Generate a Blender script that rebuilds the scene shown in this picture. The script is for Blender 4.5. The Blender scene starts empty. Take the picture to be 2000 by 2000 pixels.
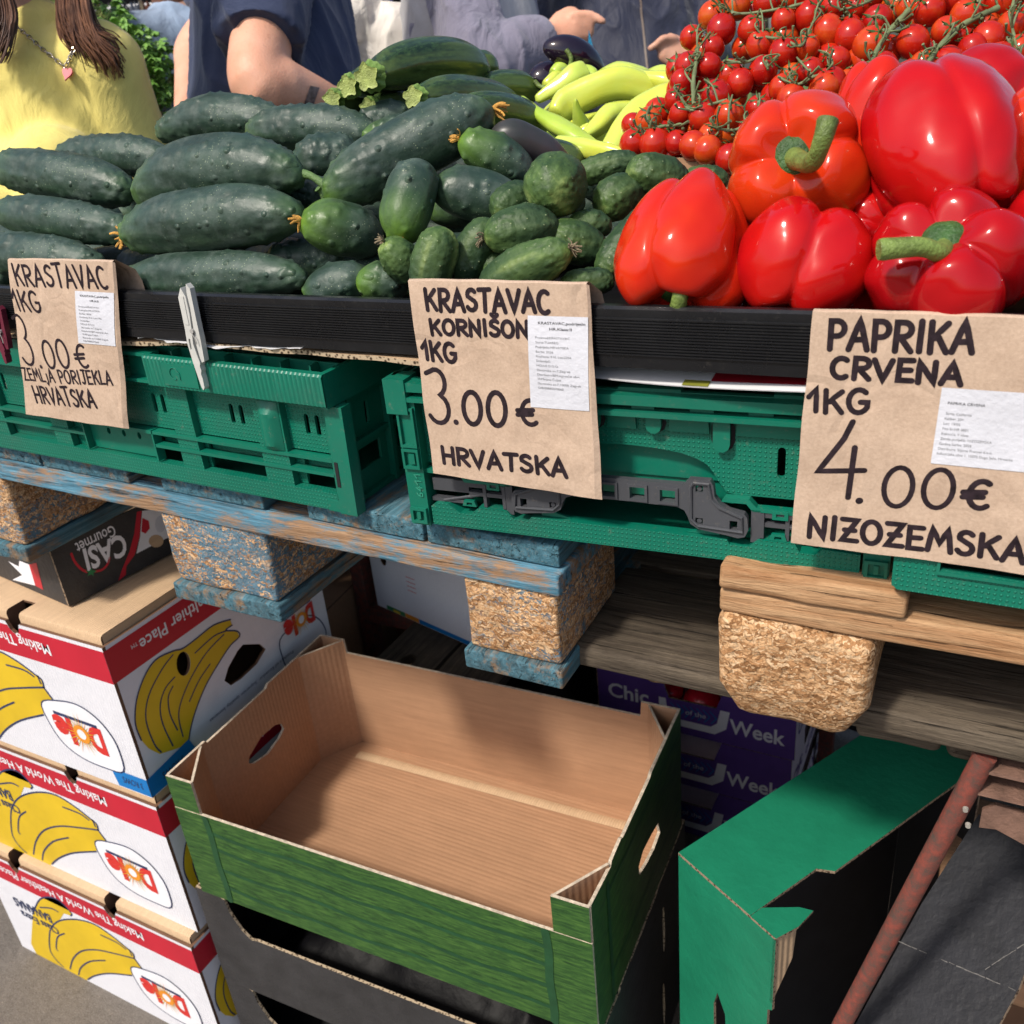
import bpy, math, random
import numpy as np
from mathutils import Vector, Matrix, geometry, noise as mnoise
random.seed(7); RNG = np.random.default_rng(7)
SC = bpy.context.scene; COL = SC.collection
V = Vector
# ---------------------------------------------------------------- camera
CAMP = V((0, -.625, 1.46)); FPX = 1780.0
CR = V((0.88612299, 0.4553002, -0.08653191)); CD = V((0.1296903, -0.42286182, -0.89686583)); CF = V((-0.44493423, 0.78351108, -0.4337556))
cam_d = bpy.data.cameras.new("camera"); cam = bpy.data.objects.new("camera", cam_d); COL.objects.link(cam)
cam_d.sensor_width = 36; cam_d.lens = FPX / 2000 * 36; cam_d.clip_start = .02; cam_d.clip_end = 400
_m = Matrix((CR, -CD, -CF)).transposed().to_4x4(); _m.translation = CAMP; cam.matrix_world = _m
cam_d.dof.use_dof = True; cam_d.dof.focus_distance = .82; cam_d.dof.aperture_fstop = 12
SC.camera = cam
# ---------------------------------------------------------------- light
SUN_DIR = V((-.20, -.60, .78)).normalized()          # towards the sun
w = bpy.data.worlds.new("World"); SC.world = w; w.use_nodes = True
nt = w.node_tree; bg = nt.nodes["Background"]
sky = nt.nodes.new("ShaderNodeTexSky"); sky.sky_type = 'NISHITA'; sky.sun_disc = False
sky.sun_elevation = math.asin(SUN_DIR.z); sky.sun_rotation = math.atan2(SUN_DIR.x, SUN_DIR.y)
sky.air_density = 1.0; sky.dust_density = 3.0; sky.ozone_density = 1.0
nt.links.new(sky.outputs[0], bg.inputs[0]); bg.inputs[1].default_value = .13
sd = bpy.data.lights.new("sun", 'SUN'); sd.energy = 3.1; sd.angle = math.radians(6); sd.color = (1, .93, .83)
sun = bpy.data.objects.new("sun", sd); COL.objects.link(sun)
sun.rotation_euler = (-SUN_DIR).to_track_quat('-Z', 'Y').to_euler(); sun.location = (-2, -3, 5)
SC.view_settings.view_transform = 'Standard'; SC.view_settings.look = 'None'; SC.view_settings.gamma = 1; SC.view_settings.exposure = .36
SC.render.engine = 'CYCLES'
try: SC.cycles.use_denoising = True
except Exception: pass
SC.cycles.max_bounces = 8; SC.cycles.diffuse_bounces = 4; SC.cycles.glossy_bounces = 3; SC.cycles.transmission_bounces = 4
# ---------------------------------------------------------------- pixel -> place helpers (photograph measured on 2000 px)
def ray(px, py): return CR * ((px - 1000) / FPX) + CD * ((py - 1000) / FPX) + CF
def PY(px, py, Y=0.): d = ray(px, py); return CAMP + d * ((Y - CAMP.y) / d.y)
def PX(px, py, X): d = ray(px, py); return CAMP + d * ((X - CAMP.x) / d.x)
def PZ(px, py, Z): d = ray(px, py); return CAMP + d * ((Z - CAMP.z) / d.z)
def PD(px, py, D): return CAMP + ray(px, py) * D
def PP(px, py, o, n): d = ray(px, py); return CAMP + d * ((o - CAMP).dot(n) / d.dot(n))
def depth(p): return (p - CAMP).dot(CF)
# ---------------------------------------------------------------- objects
WM = {}
def base(o): return WM.get(o, Matrix())
def tag(o, label, cat, group=None, kind=None):
    if label: o["label"] = label
    if cat: o["category"] = cat
    if group: o["group"] = group
    if kind: o["kind"] = kind
    return o
def thing(name, label, cat, loc=(0, 0, 0), mat=None, group=None):
    o = bpy.data.objects.new(name, None); COL.objects.link(o)
    m = mat if mat is not None else Matrix.Translation(V(loc))
    o.matrix_world = m; WM[o] = m.copy(); o.empty_display_size = .05
    return tag(o, label, cat, group)
class MB:
    def __init__(s): s.v = []; s.f = []; s.m = []
    def add(s, vs, fs, m=0):
        b = len(s.v); s.v += [tuple(x) for x in vs]
        s.f += [tuple(i + b for i in f) for f in fs]; s.m += [m] * len(fs) if isinstance(m, int) else list(m)
    def box(s, a, b, m=0, R=None):
        x0, y0, z0 = a; x1, y1, z1 = b
        vs = [V((x, y, z)) for z in (z0, z1) for y in (y0, y1) for x in (x0, x1)]
        if R is not None: vs = [R @ q for q in vs]
        s.add(vs, [(0, 2, 3, 1), (4, 5, 7, 6), (0, 1, 5, 4), (1, 3, 7, 5), (3, 2, 6, 7), (2, 0, 4, 6)], m)
    def rbox(s, a, b, r=.004, m=0, R=None, jit=0., n=3):
        # box with rounded edges, subdivided a little, with optional wobble
        a = V(a); b = V(b); c = (a + b) / 2; h = (b - a) / 2; r = min(r, min(h) * .95)
        def axis(hh):
            k = max(2, min(14, int(hh * 2 / .03)))
            return [-hh] + [-hh + r * (1 - math.cos(t)) for t in (.5, 1.05)] + [-hh + r + (2 * hh - 2 * r) * i / k for i in range(k + 1)] + [hh - r * (1 - math.cos(t)) for t in (1.05, .5)] + [hh]
        A = [axis(h[i]) for i in range(3)]
        idx = {}; vs = []; fs = []
        def vert(p):
            k = (round(p[0], 6), round(p[1], 6), round(p[2], 6))
            if k in idx: return idx[k]
            q = V(p); core = V([max(-(h[i] - r), min(h[i] - r, q[i])) for i in range(3)])
            d = q - core
            if d.length > 1e-9: q = core + d.normalized() * r
            q = c + q
            if jit:
                nn = mnoise.noise_vector(q * 28) * jit + mnoise.noise_vector(q * 90) * jit * .35; q = q + nn
            idx[k] = len(vs); vs.append(R @ q if R is not None else q); return idx[k]
        for ax in range(3):
            u, v_ = (ax + 1) % 3, (ax + 2) % 3
            for sgn in (-1, 1):
                for i in range(len(A[u]) - 1):
                    for j in range(len(A[v_]) - 1):
                        ps = []
                        for (ii, jj) in ((i, j), (i + 1, j), (i + 1, j + 1), (i, j + 1)):
                            p = [0, 0, 0]; p[ax] = sgn * h[ax]; p[u] = A[u][ii]; p[v_] = A[v_][jj]; ps.append(vert(p))
                        fs.append(tuple(ps) if sgn > 0 else tuple(ps[::-1]))
        s.add(vs, fs, m)
    def grid(s, P, m=0, closeu=False, closev=False):
        P = np.asarray(P, float); n, k = P.shape[:2]; b = len(s.v)
        s.v += [tuple(x) for x in P.reshape(-1, 3).tolist()]
        fs = []
        for i in range(n if closeu else n - 1):
            for j in range(k if closev else k - 1):
                fs.append((b + i * k + j, b + ((i + 1) % n) * k + j, b + ((i + 1) % n) * k + (j + 1) % k, b + i * k + (j + 1) % k))
        s.f += fs; s.m += [m] * len(fs)
    def tube(s, path, rad, seg=12, m=0, cap=True, ell=None):
        path = [V(p) for p in path]; n = len(path)
        if not hasattr(rad, '__len__'): rad = [rad] * n
        rings = []; up = None
        for i, p in enumerate(path):
            t = (path[min(i + 1, n - 1)] - path[max(i - 1, 0)]).normalized()
            if up is None: up = t.orthogonal().normalized() if ell is None else (V(ell) - t * t.dot(V(ell))).normalized()
            up = (up - t * up.dot(t)).normalized(); si = t.cross(up)
            r = rad[i]; ra, rb = (r if hasattr(r, '__len__') else (r, r))
            rings.append([p + up * (ra * math.cos(2 * math.pi * k / seg)) + si * (rb * math.sin(2 * math.pi * k / seg)) for k in range(seg)])
        b = len(s.v); s.grid([[tuple(q) for q in rg] for rg in rings], m, closev=True)
        if cap:
            e = b + (n - 1) * seg
            s.f += [tuple(b + k for k in range(seg))[::-1], tuple(e + k for k in range(seg))]; s.m += [m, m]
            s.f[-2], s.f[-1] = s.f[-2][::-1], s.f[-1][::-1]
    def plate(s, outer, F, t, holes=(), m=(0, 0, 0)):
        # outline (u, v) with holes, extruded from w=0 back to w=-t on frame F=(origin, ux, uy); m=(front, back, rim)
        o, ux, uy = F; n = ux.cross(uy)
        loops = [list(outer)] + [list(h) for h in holes]
        pl = [[V((p[0], p[1], 0)) for p in lp] for lp in loops]
        tri = geometry.tessellate_polygon(pl); flat = [p for lp in pl for p in lp]; N = len(flat)
        fr = [o + ux * p.x + uy * p.y for p in flat]; bk = [q - n * t for q in fr]
        fs = []; ms = []
        for a in tri:
            p, q, r = (flat[i] for i in a)
            ar = (q - p).cross(r - p).z
            if abs(ar) < 1e-14: continue
            a = tuple(a) if ar > 0 else tuple(a)[::-1]
            fs.append(a); ms.append(m[0])
            if t: fs.append(tuple(i + N for i in a[::-1])); ms.append(m[1])
        if t:
            b = 0
            for li, lp in enumerate(pl):
                k = len(lp); ar = sum(lp[i].x * lp[(i + 1) % k].y - lp[(i + 1) % k].x * lp[i].y for i in range(k))
                ccw = ar > 0
                for i in range(k):
                    a, c = b + i, b + (i + 1) % k
                    q = (a, a + N, c + N, c); 
                    if (li == 0) != ccw: q = q[::-1]
                    fs.append(q); ms.append(m[2])
                b += k
        s.add(fr + (bk if t else []), fs, ms)
    def build(s, name, mats, parent=None, smooth=None, world=True, kind=None, mw=None):
        me = bpy.data.meshes.new(name)
        M = base(parent) if parent is not None else (mw if mw is not None else Matrix())
        vs = s.v
        if world and (parent is not None or mw is not None):
            A = np.array(M.inverted()); P = np.array(vs, float); P = P @ A[:3, :3].T + A[:3, 3]; vs = P.tolist()
        me.from_pydata(vs, [], s.f)
        if not isinstance(mats, (list, tuple)): mats = [mats]
        for q in mats: me.materials.append(q)
        if len(mats) > 1: me.polygons.foreach_set("material_index", s.m)
        if smooth is not None:
            me.polygons.foreach_set("use_smooth", [True] * len(me.polygons))
            if smooth < 179: me.set_sharp_from_angle(angle=math.radians(smooth))
        me.update()
        o = bpy.data.objects.new(name, me); COL.objects.link(o)
        if parent is not None: o.parent = parent; WM[o] = M.copy()
        elif mw is not None: o.matrix_world = mw; WM[o] = mw.copy()
        if kind: o["kind"] = kind
        return o
def catmull(pts, k=6, closed=False):
    pts = [V(p) for p in pts]; n = len(pts); out = []
    rng = range(n) if closed else range(n - 1)
    for i in rng:
        g = (lambda j: pts[j % n]) if closed else (lambda j: pts[max(0, min(n - 1, j))])
        a, b, c, d = g(i - 1), g(i), g(i + 1), g(i + 2)
        for t in [j / k for j in range(k)]:
            out.append(.5 * ((2 * b) + (c - a) * t + (2 * a - 5 * b + 4 * c - d) * t * t + (3 * b - a - 3 * c + d) * t ** 3))
    if not closed: out.append(pts[-1])
    return out
def ellipse(cx, cy, rx, ry, n=20, a0=0): return [(cx + rx * math.cos(a0 + 2 * math.pi * i / n), cy + ry * math.sin(a0 + 2 * math.pi * i / n)) for i in range(n)]
def slot(cx, cy, w, h, n=5):
    r = w / 2; out = []
    for i in range(n + 1): a = math.pi * i / n; out.append((cx + r * math.cos(a), cy + h / 2 - r + r * math.sin(a)))
    for i in range(n + 1): a = math.pi + math.pi * i / n; out.append((cx + r * math.cos(a), cy - h / 2 + r + r * math.sin(a)))
    return out
def rect(x0, y0, x1, y1): return [(x0, y0), (x1, y0), (x1, y1), (x0, y1)]
def frame(o, ux, uy=V((0, 0, 1))): return (V(o), V(ux).normalized(), V(uy).normalized())
EX, EY, EZ = V((1, 0, 0)), V((0, 1, 0)), V((0, 0, 1))
# ---------------------------------------------------------------- materials
class NT:
    def __init__(s, name):
        s.mat = bpy.data.materials.new(name); s.mat.use_nodes = True; s.t = s.mat.node_tree
        s.b = s.t.nodes["Principled BSDF"]; s.tc = None
    def n(s, ty, **k):
        q = s.t.nodes.new("ShaderNode" + ty)
        for a, b in k.items(): setattr(q, a, b)
        return q
    def l(s, a, b): s.t.links.new(a, b)
    def co(s, kind="Object", sc=(1, 1, 1), rot=(0, 0, 0), loc=(0, 0, 0)):
        if s.tc is None: s.tc = s.n("TexCoord")
        m = s.n("Mapping"); m.inputs["Scale"].default_value = sc; m.inputs["Rotation"].default_value = rot; m.inputs["Location"].default_value = loc
        s.l(s.tc.outputs[kind], m.inputs[0]); return m.outputs[0]
    def noise(s, scale, detail=3, rough=.55, co=None, dist=0):
        q = s.n("TexNoise"); q.inputs["Scale"].default_value = scale; q.inputs["Detail"].default_value = detail; q.inputs["Roughness"].default_value = rough; q.inputs["Distortion"].default_value = dist
        s.l(co if co is not None else s.co(), q.inputs["Vector"]); return q.outputs["Fac"]
    def voro(s, scale, co=None, feat='F1', out="Distance"):
        q = s.n("TexVoronoi", feature=feat); q.inputs["Scale"].default_value = scale
        s.l(co if co is not None else s.co(), q.inputs["Vector"]); return q.outputs[out]
    def ramp(s, fac, stops, interp='LINEAR'):
        q = s.n("ValToRGB"); q.color_ramp.interpolation = interp; e = q.color_ramp.elements
        while len(e) < len(stops): e.new(.5)
        for el, (p, c) in zip(e, stops):
            el.position = p; el.color = (*c, 1) if hasattr(c, '__len__') else (c, c, c, 1)
        s.l(fac, q.inputs[0]); return q.outputs[0]
    def mix(s, fac, a, b, blend='MIX'):
        q = s.n("Mix", data_type='RGBA', blend_type=blend)
        for i, x in ((0, fac), (6, a), (7, b)):
            if hasattr(x, 'links'): s.l(x, q.inputs[i])
            elif hasattr(x, '__len__'): q.inputs[i].default_value = (*x, 1)
            else: q.inputs[i].default_value = x
        return q.outputs[2]
    def math(s, op, a, b=0.):
        q = s.n("Math", operation=op)
        for i, x in enumerate((a, b)):
            if hasattr(x, 'links'): s.l(x, q.inputs[i])
            else: q.inputs[i].default_value = x
        return q.outputs[0]
    def sep(s, co): q = s.n("SeparateXYZ"); s.l(co, q.inputs[0]); return q.outputs
    def rnd(s): return s.n("ObjectInfo").outputs["Random"]
    def bump(s, h, dist=.002, strength=1.0):
        q = s.n("Bump"); q.inputs["Distance"].default_value = dist; q.inputs["Strength"].default_value = strength; s.l(h, q.inputs["Height"])
        if s.b.inputs["Normal"].links: s.l(s.b.inputs["Normal"].links[0].from_socket, q.inputs["Normal"])
        s.l(q.outputs[0], s.b.inputs["Normal"])
    def set(s, col=None, rough=None, metal=None, spec=None, coat=None, sss=None):
        def put(nm, x):
            i = s.b.inputs[nm]
            if hasattr(x, 'links'): s.l(x, i)
            elif hasattr(x, '__len__'): i.default_value = (*x, 1) if len(x) == 3 else x
            else: i.default_value = x
        if col is not None: put("Base Color", col)
        if rough is not None: put("Roughness", rough)
        if metal is not None: put("Metallic", metal)
        if spec is not None: put("Specular IOR Level", spec)
        if coat is not None: put("Coat Weight", coat); s.b.inputs["Coat Roughness"].default_value = .08
        if sss is not None:
            put("Subsurface Weight", sss[0]); s.b.inputs["Subsurface Radius"].default_value = sss[1]; s.b.inputs["Subsurface Scale"].default_value = sss[2]
        return s.mat
def plain(name, col, rough=.6, var=.12, scale=30, bump=0., spec=.4, bscale=None):
    q = NT(name); f = q.noise(scale, 4)
    a = tuple(c * (1 - var) for c in col); b = tuple(min(1, c * (1 + var)) for c in col)
    if bump: q.bump(q.noise(bscale or scale * 6, 3), bump)
    return q.set(q.ramp(f, [(.3, a), (.7, b)]), rough, spec=spec)
def m_cucumber(tip=0., nm="cucumber_skin"):
    q = NT(nm); co = q.co(); g = q.sep(q.co("Generated"))
    st = q.noise(38, 4, .6, q.co(sc=(.25, 1, 1))); 
    col = q.ramp(st, [(.3, (.013, .029, .020)), (.55, (.028, .056, .040)), (.8, (.055, .096, .062))])
    bloom = q.ramp(q.noise(42, 6, .7), [(.46, 0.), (.72, .42)])
    col = q.mix(bloom, col, (.125, .158, .142))
    e = q.ramp(g[0], [(0., 1.), (.10, .35), (.26, 0.), (.88, 0.), (1., .35)])
    e2 = q.mix(1., e, q.ramp(q.noise(60, 3, .6, q.co(sc=(.12, 1, 1))), [(.35, .25), (.6, 1.)]), 'MULTIPLY')
    rr = q.ramp(q.rnd(), [(.0, .25), (1., 1.)])
    e2 = q.mix(1., e2, rr, 'MULTIPLY')
    if tip: e2 = q.mix(1., q.ramp(g[0], [(0., 1.), (.18, .8), (.52, .12), (.75, 0.)]), q.ramp(q.noise(48, 3, .6, q.co(sc=(.10, 1, 1))), [(.3, .35), (.6, 1.)]), 'MULTIPLY')
    col = q.mix(e2, col, (.10, .20, .022)); low = q.ramp(g[2], [(.0, .55), (.4, 0.)]); lm = q.ramp(q.noise(22, 3, .6, q.co(sc=(.3, 1, 1))), [(.45, 0.), (.62, 1.)]); col = q.mix(q.math('MULTIPLY', low, lm), col, (.05, .10, .022))
    spk = q.ramp(q.voro(330), [(.10, 1.), (.16, 0.)]); spk = q.mix(1., spk, q.ramp(q.noise(24, 2), [(.5, 0.), (.62, 1.)]), 'MULTIPLY')
    col = q.mix(spk, col, (.30, .36, .22))
    wv = q.ramp(q.voro(62, feat='SMOOTH_F1'), [(.02, 1.), (.22, 0.)]); wm = q.ramp(q.noise(14, 2), [(.42, 0.), (.58, 1.)]); wb = q.math('MULTIPLY', wv, wm); q.bump(wb, .0022)
    q.bump(q.noise(120, 3), .0007); q.bump(q.noise(26, 2, .5, q.co(sc=(.4, 1, 1))), .0035); q.bump(q.noise(70, 2, .5, q.co(sc=(.25, 1, 1))), .0012)
    return q.set(q.mix(q.math('MULTIPLY', wb, .35), col, (.10, .14, .10)), q.ramp(q.noise(40, 3), [(.3, .36), (.7, .58)]), spec=.42)
def m_gherkin():
    q = NT("gherkin_skin"); g = q.sep(q.co("Generated"))
    st = q.noise(46, 4, .65, q.co(sc=(.16, 1, 1)))
    dark = q.ramp(st, [(.35, (.010, .028, .013)), (.60, (.024, .055, .022)), (.8, (.075, .12, .04))])
    lite = q.ramp(st, [(.36, (.026, .062, .016)), (.54, (.085, .15, .035)), (.68, (.24, .32, .09))])
    e = q.ramp(g[0], [(0., 1.), (.35, .55), (.75, .05)])
    r = q.rnd(); e = q.mix(1., e, q.ramp(r, [(0., .45), (.6, 1.)]), 'MULTIPLY')
    col = q.mix(e, dark, lite)
    vr = q.voro(150); spk = q.ramp(vr, [(.06, 1.), (.11, 0.)]); col = q.mix(q.math('MULTIPLY', spk, .6), col, (.34, .40, .20))
    q.bump(q.ramp(q.voro(150, feat='SMOOTH_F1'), [(.0, 1.), (.42, 0.)]), .0009); q.bump(q.noise(240, 2), .0006)
    return q.set(col, q.ramp(q.noise(30, 3), [(.3, .45), (.7, .65)]), spec=.35)
def m_zucchini():
    q = NT("zucchini_skin"); g = q.sep(q.co("Generated"))
    sp = q.noise(260, 3, .7, q.co(sc=(.35, 1, 1))); st = q.noise(30, 4, .6, q.co(sc=(.1, 1, 1)))
    col = q.ramp(sp, [(.42, (.012, .030, .012)), (.62, (.035, .075, .024)), (.8, (.11, .16, .06))])
    side = q.ramp(q.math('ADD', st, 0.), [(.44, 0.), (.56, .75)])
    col = q.mix(side, col, (.085, .13, .03))
    q.bump(q.noise(160, 2), .0004)
    return q.set(col, .26, spec=.55)
def m_simple_fruit(name, stops, rough, scale=12, spec=.5, coat=.0, streak=1., sss=None, bump=.0006, bsc=45):
    q = NT(name); f = q.noise(scale, 2, .5, q.co(sc=(1, 1, streak)))
    f = q.math('ADD', q.math('MULTIPLY', f, .6), q.math('MULTIPLY', q.rnd(), .4))
    col = q.ramp(f, stops)
    if bump: q.bump(q.noise(bsc, 2), bump)
    return q.set(col, rough, spec=spec, coat=coat, sss=sss)
def m_plastic(name, col, dots=False, rough=.36, dirt=1.):
    q = NT(name); d = q.ramp(q.noise(14, 5, .65), [(.52, 0.), (.78, .45 * dirt)]); fine = q.ramp(q.noise(180, 3, .7), [(.6, 0.), (.8, .35 * dirt)])
    c = q.mix(d, q.ramp(q.noise(5, 2), [(.3, tuple(x * .85 for x in col)), (.7, tuple(x * 1.12 for x in col))]), tuple(x * .55 + .03 for x in col))
    c = q.mix(fine, c, (.22, .19, .15))
    if dots:
        co = q.sep(q.co())
        def cell(a): return q.math('ABSOLUTE', q.math('SUBTRACT', q.math('FRACT', q.math('MULTIPLY', a, 255.)), .5))
        x = cell(q.math('ADD', co[0], q.math('MULTIPLY', co[1], .5))); z = cell(co[2])
        r = q.math('SQRT', q.math('ADD', q.math('MULTIPLY', x, x), q.math('MULTIPLY', z, z)))
        hb = q.ramp(r, [(.12, 1.), (.26, 0.)])
        q.bump(hb, .0011); c = q.mix(q.math('MULTIPLY', hb, .5), c, tuple(min(1, x * 2.2 + .03) for x in col))
    q.bump(q.noise(300, 2), .0001)
    return q.set(c, q.ramp(q.noise(30, 3), [(.3, rough - .06), (.7, rough + .14)]), spec=.45)
def m_wood(name, a, b, axis=0, paint=None, cover=.5, rough=.75, dirt=.35):
    q = NT(name); sc = [1, 1, 1]; sc[axis] = .06
    gr = q.noise(110, 6, .75, q.co(sc=tuple(sc)), dist=.5); fine = q.noise(520, 3, .7, q.co(sc=tuple(sc))); sc3 = [1, 1, 1]; sc3[axis] = .025; crk = q.ramp(q.noise(150, 3, .6, q.co(sc=tuple(sc3)), dist=.3), [(.33, 1.), (.39, 0.)])
    col = q.mix(q.math('MULTIPLY', fine, .6), q.ramp(gr, [(.36, a), (.64, b)]), tuple(x * .45 for x in a)); col = q.mix(q.math('MULTIPLY', crk, .6), col, tuple(x * .18 for x in a))
    if paint:
        sc2 = [1, 1, 1]; sc2[axis] = .3
        f = q.math('ADD', q.math('MULTIPLY', q.noise(38, 6, .75, q.co(sc=tuple(sc2))), .75), q.math('MULTIPLY', q.noise(9, 3), .25))
        mk = q.ramp(f, [(cover - .05, 0.), (cover + .04, 1.)])
        pc = q.ramp(gr, [(.3, tuple(x * .40 for x in paint)), (.5, paint), (.72, tuple(min(1, x * 1.7 + .03) for x in paint))]); pc = q.mix(q.ramp(fine, [(.55, 0.), (.75, .55)]), pc, tuple(.6 * x + .4 * y for x, y in zip(b, paint)))
        col = q.mix(mk, pc, col)
    dk = q.ramp(q.noise(7, 5, .7), [(.45, 0.), (.8, dirt)]); col = q.mix(dk, col, tuple(x * .3 for x in a))
    q.bump(gr, .003); q.bump(fine, .0009); q.bump(q.math('SUBTRACT', 1., crk), .004)
    return q.set(col, rough, spec=.22)
def m_chip(name, paint=None, cover=.55):
    q = NT(name)
    v1 = q.n("TexVoronoi", feature='F1'); v1.inputs["Scale"].default_value = 400; v1.inputs["Randomness"].default_value = 1
    nz = q.n("TexNoise"); nz.inputs["Scale"].default_value = 110; q.l(q.co(), nz.inputs["Vector"])
    ad = q.n("VectorMath", operation='MULTIPLY_ADD'); q.l(nz.outputs["Color"], ad.inputs[0]); ad.inputs[1].default_value = (.016, .016, .016); q.l(q.co(sc=(.32, .32, 1.)), ad.inputs[2])
    q.l(ad.outputs[0], v1.inputs["Vector"])
    hue = q.n("SeparateColor"); q.l(v1.outputs["Color"], hue.inputs[0])
    col = q.ramp(hue.outputs[0], [(0., (.28, .135, .055)), (.3, (.50, .265, .12)), (.65, (.68, .41, .21)), (1., (.80, .56, .34))])
    crack = q.ramp(v1.outputs["Distance"], [(.45, 1.), (.85, .6)]); col = q.mix(1., col, crack, 'MULTIPLY')
    if paint:
        f = q.math('ADD', q.math('MULTIPLY', hue.outputs[1], .22), q.math('ADD', q.math('MULTIPLY', q.noise(14, 4, .65), .50), q.math('MULTIPLY', q.noise(150, 4, .8, q.co(sc=(.5, .5, 1.))), .28)))
        mk = q.ramp(f, [(cover - .07, .92), (cover + .04, 0.)])
        col = q.mix(mk, col, paint)
    big = q.ramp(q.noise(9, 4), [(.4, 0.), (.75, .35)]); col = q.mix(big, col, (.10, .055, .028))
    q.bump(hue.outputs[2], .0022); q.bump(q.noise(170, 4, .75), .004); q.bump(q.noise(45, 3), .006)
    return q.set(col, .9, spec=.15)
def m_card(name, col, axis=1, flute=230., rough=.8, bump=.0005, var=.12):
    q = NT(name); co = q.sep(q.co())
    s = q.math('SINE', q.math('MULTIPLY', co[axis], flute * 6.283))
    f = q.noise(8, 5, .65); sc = [1, 1, 1]; sc[1 - axis if axis < 2 else 0] = .05
    line = q.noise(150, 4, .75, q.co(sc=tuple(sc)))
    c = q.ramp(q.math('ADD', q.math('MULTIPLY', f, .35), q.math('MULTIPLY', line, .65)), [(.3, tuple(x * (1 - var) for x in col)), (.7, tuple(min(1, x * (1 + var)) for x in col))])
    st = q.ramp(q.noise(5, 5, .7), [(.55, 0.), (.85, .3)]); c = q.mix(st, c, tuple(x * .6 for x in col))
    if bump: q.bump(s, bump); q.bump(q.noise(30, 3), .0012)
    return q.set(c, rough, spec=.25)
def m_edge(name, a=(.42, .33, .22), b=(.05, .032, .02)):
    q = NT(name); n = q.voro(260.); c = q.ramp(n, [(.25, b), (.5, a)])
    return q.set(c, .9, spec=.1)
def m_printwood(name):
    q = NT(name); co = q.co()
    gr = q.noise(330, 4, .75, q.co(sc=(.10, .10, 1)), dist=.5)
    base_ = q.ramp(gr, [(.36, (.010, .042, .011)), (.5, (.028, .085, .018)), (.62, (.052, .128, .025)), (.8, (.08, .165, .034))])
    q.bump(q.noise(25, 2), .0008)
    return q.set(base_, .42, spec=.4)
def m_cloth(name, col, rough=.85, fold=.02, fs=6., var=.12):
    q = NT(name); f = q.noise(5, 3)
    w_ = q.noise(fs * 2.6, 3, .5, q.co(sc=(1, 1, .6)), dist=1.5)
    q.bump(w_, fold * .8); q.bump(q.noise(700, 2), .0006)
    c = q.ramp(f, [(.3, tuple(x * (1 - var) for x in col)), (.7, tuple(min(1, x * (1 + var)) for x in col))])
    q.b.inputs["Sheen Weight"].default_value = .25
    return q.set(c, rough, spec=.2)
GREENP = (.002, .135, .085)
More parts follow.
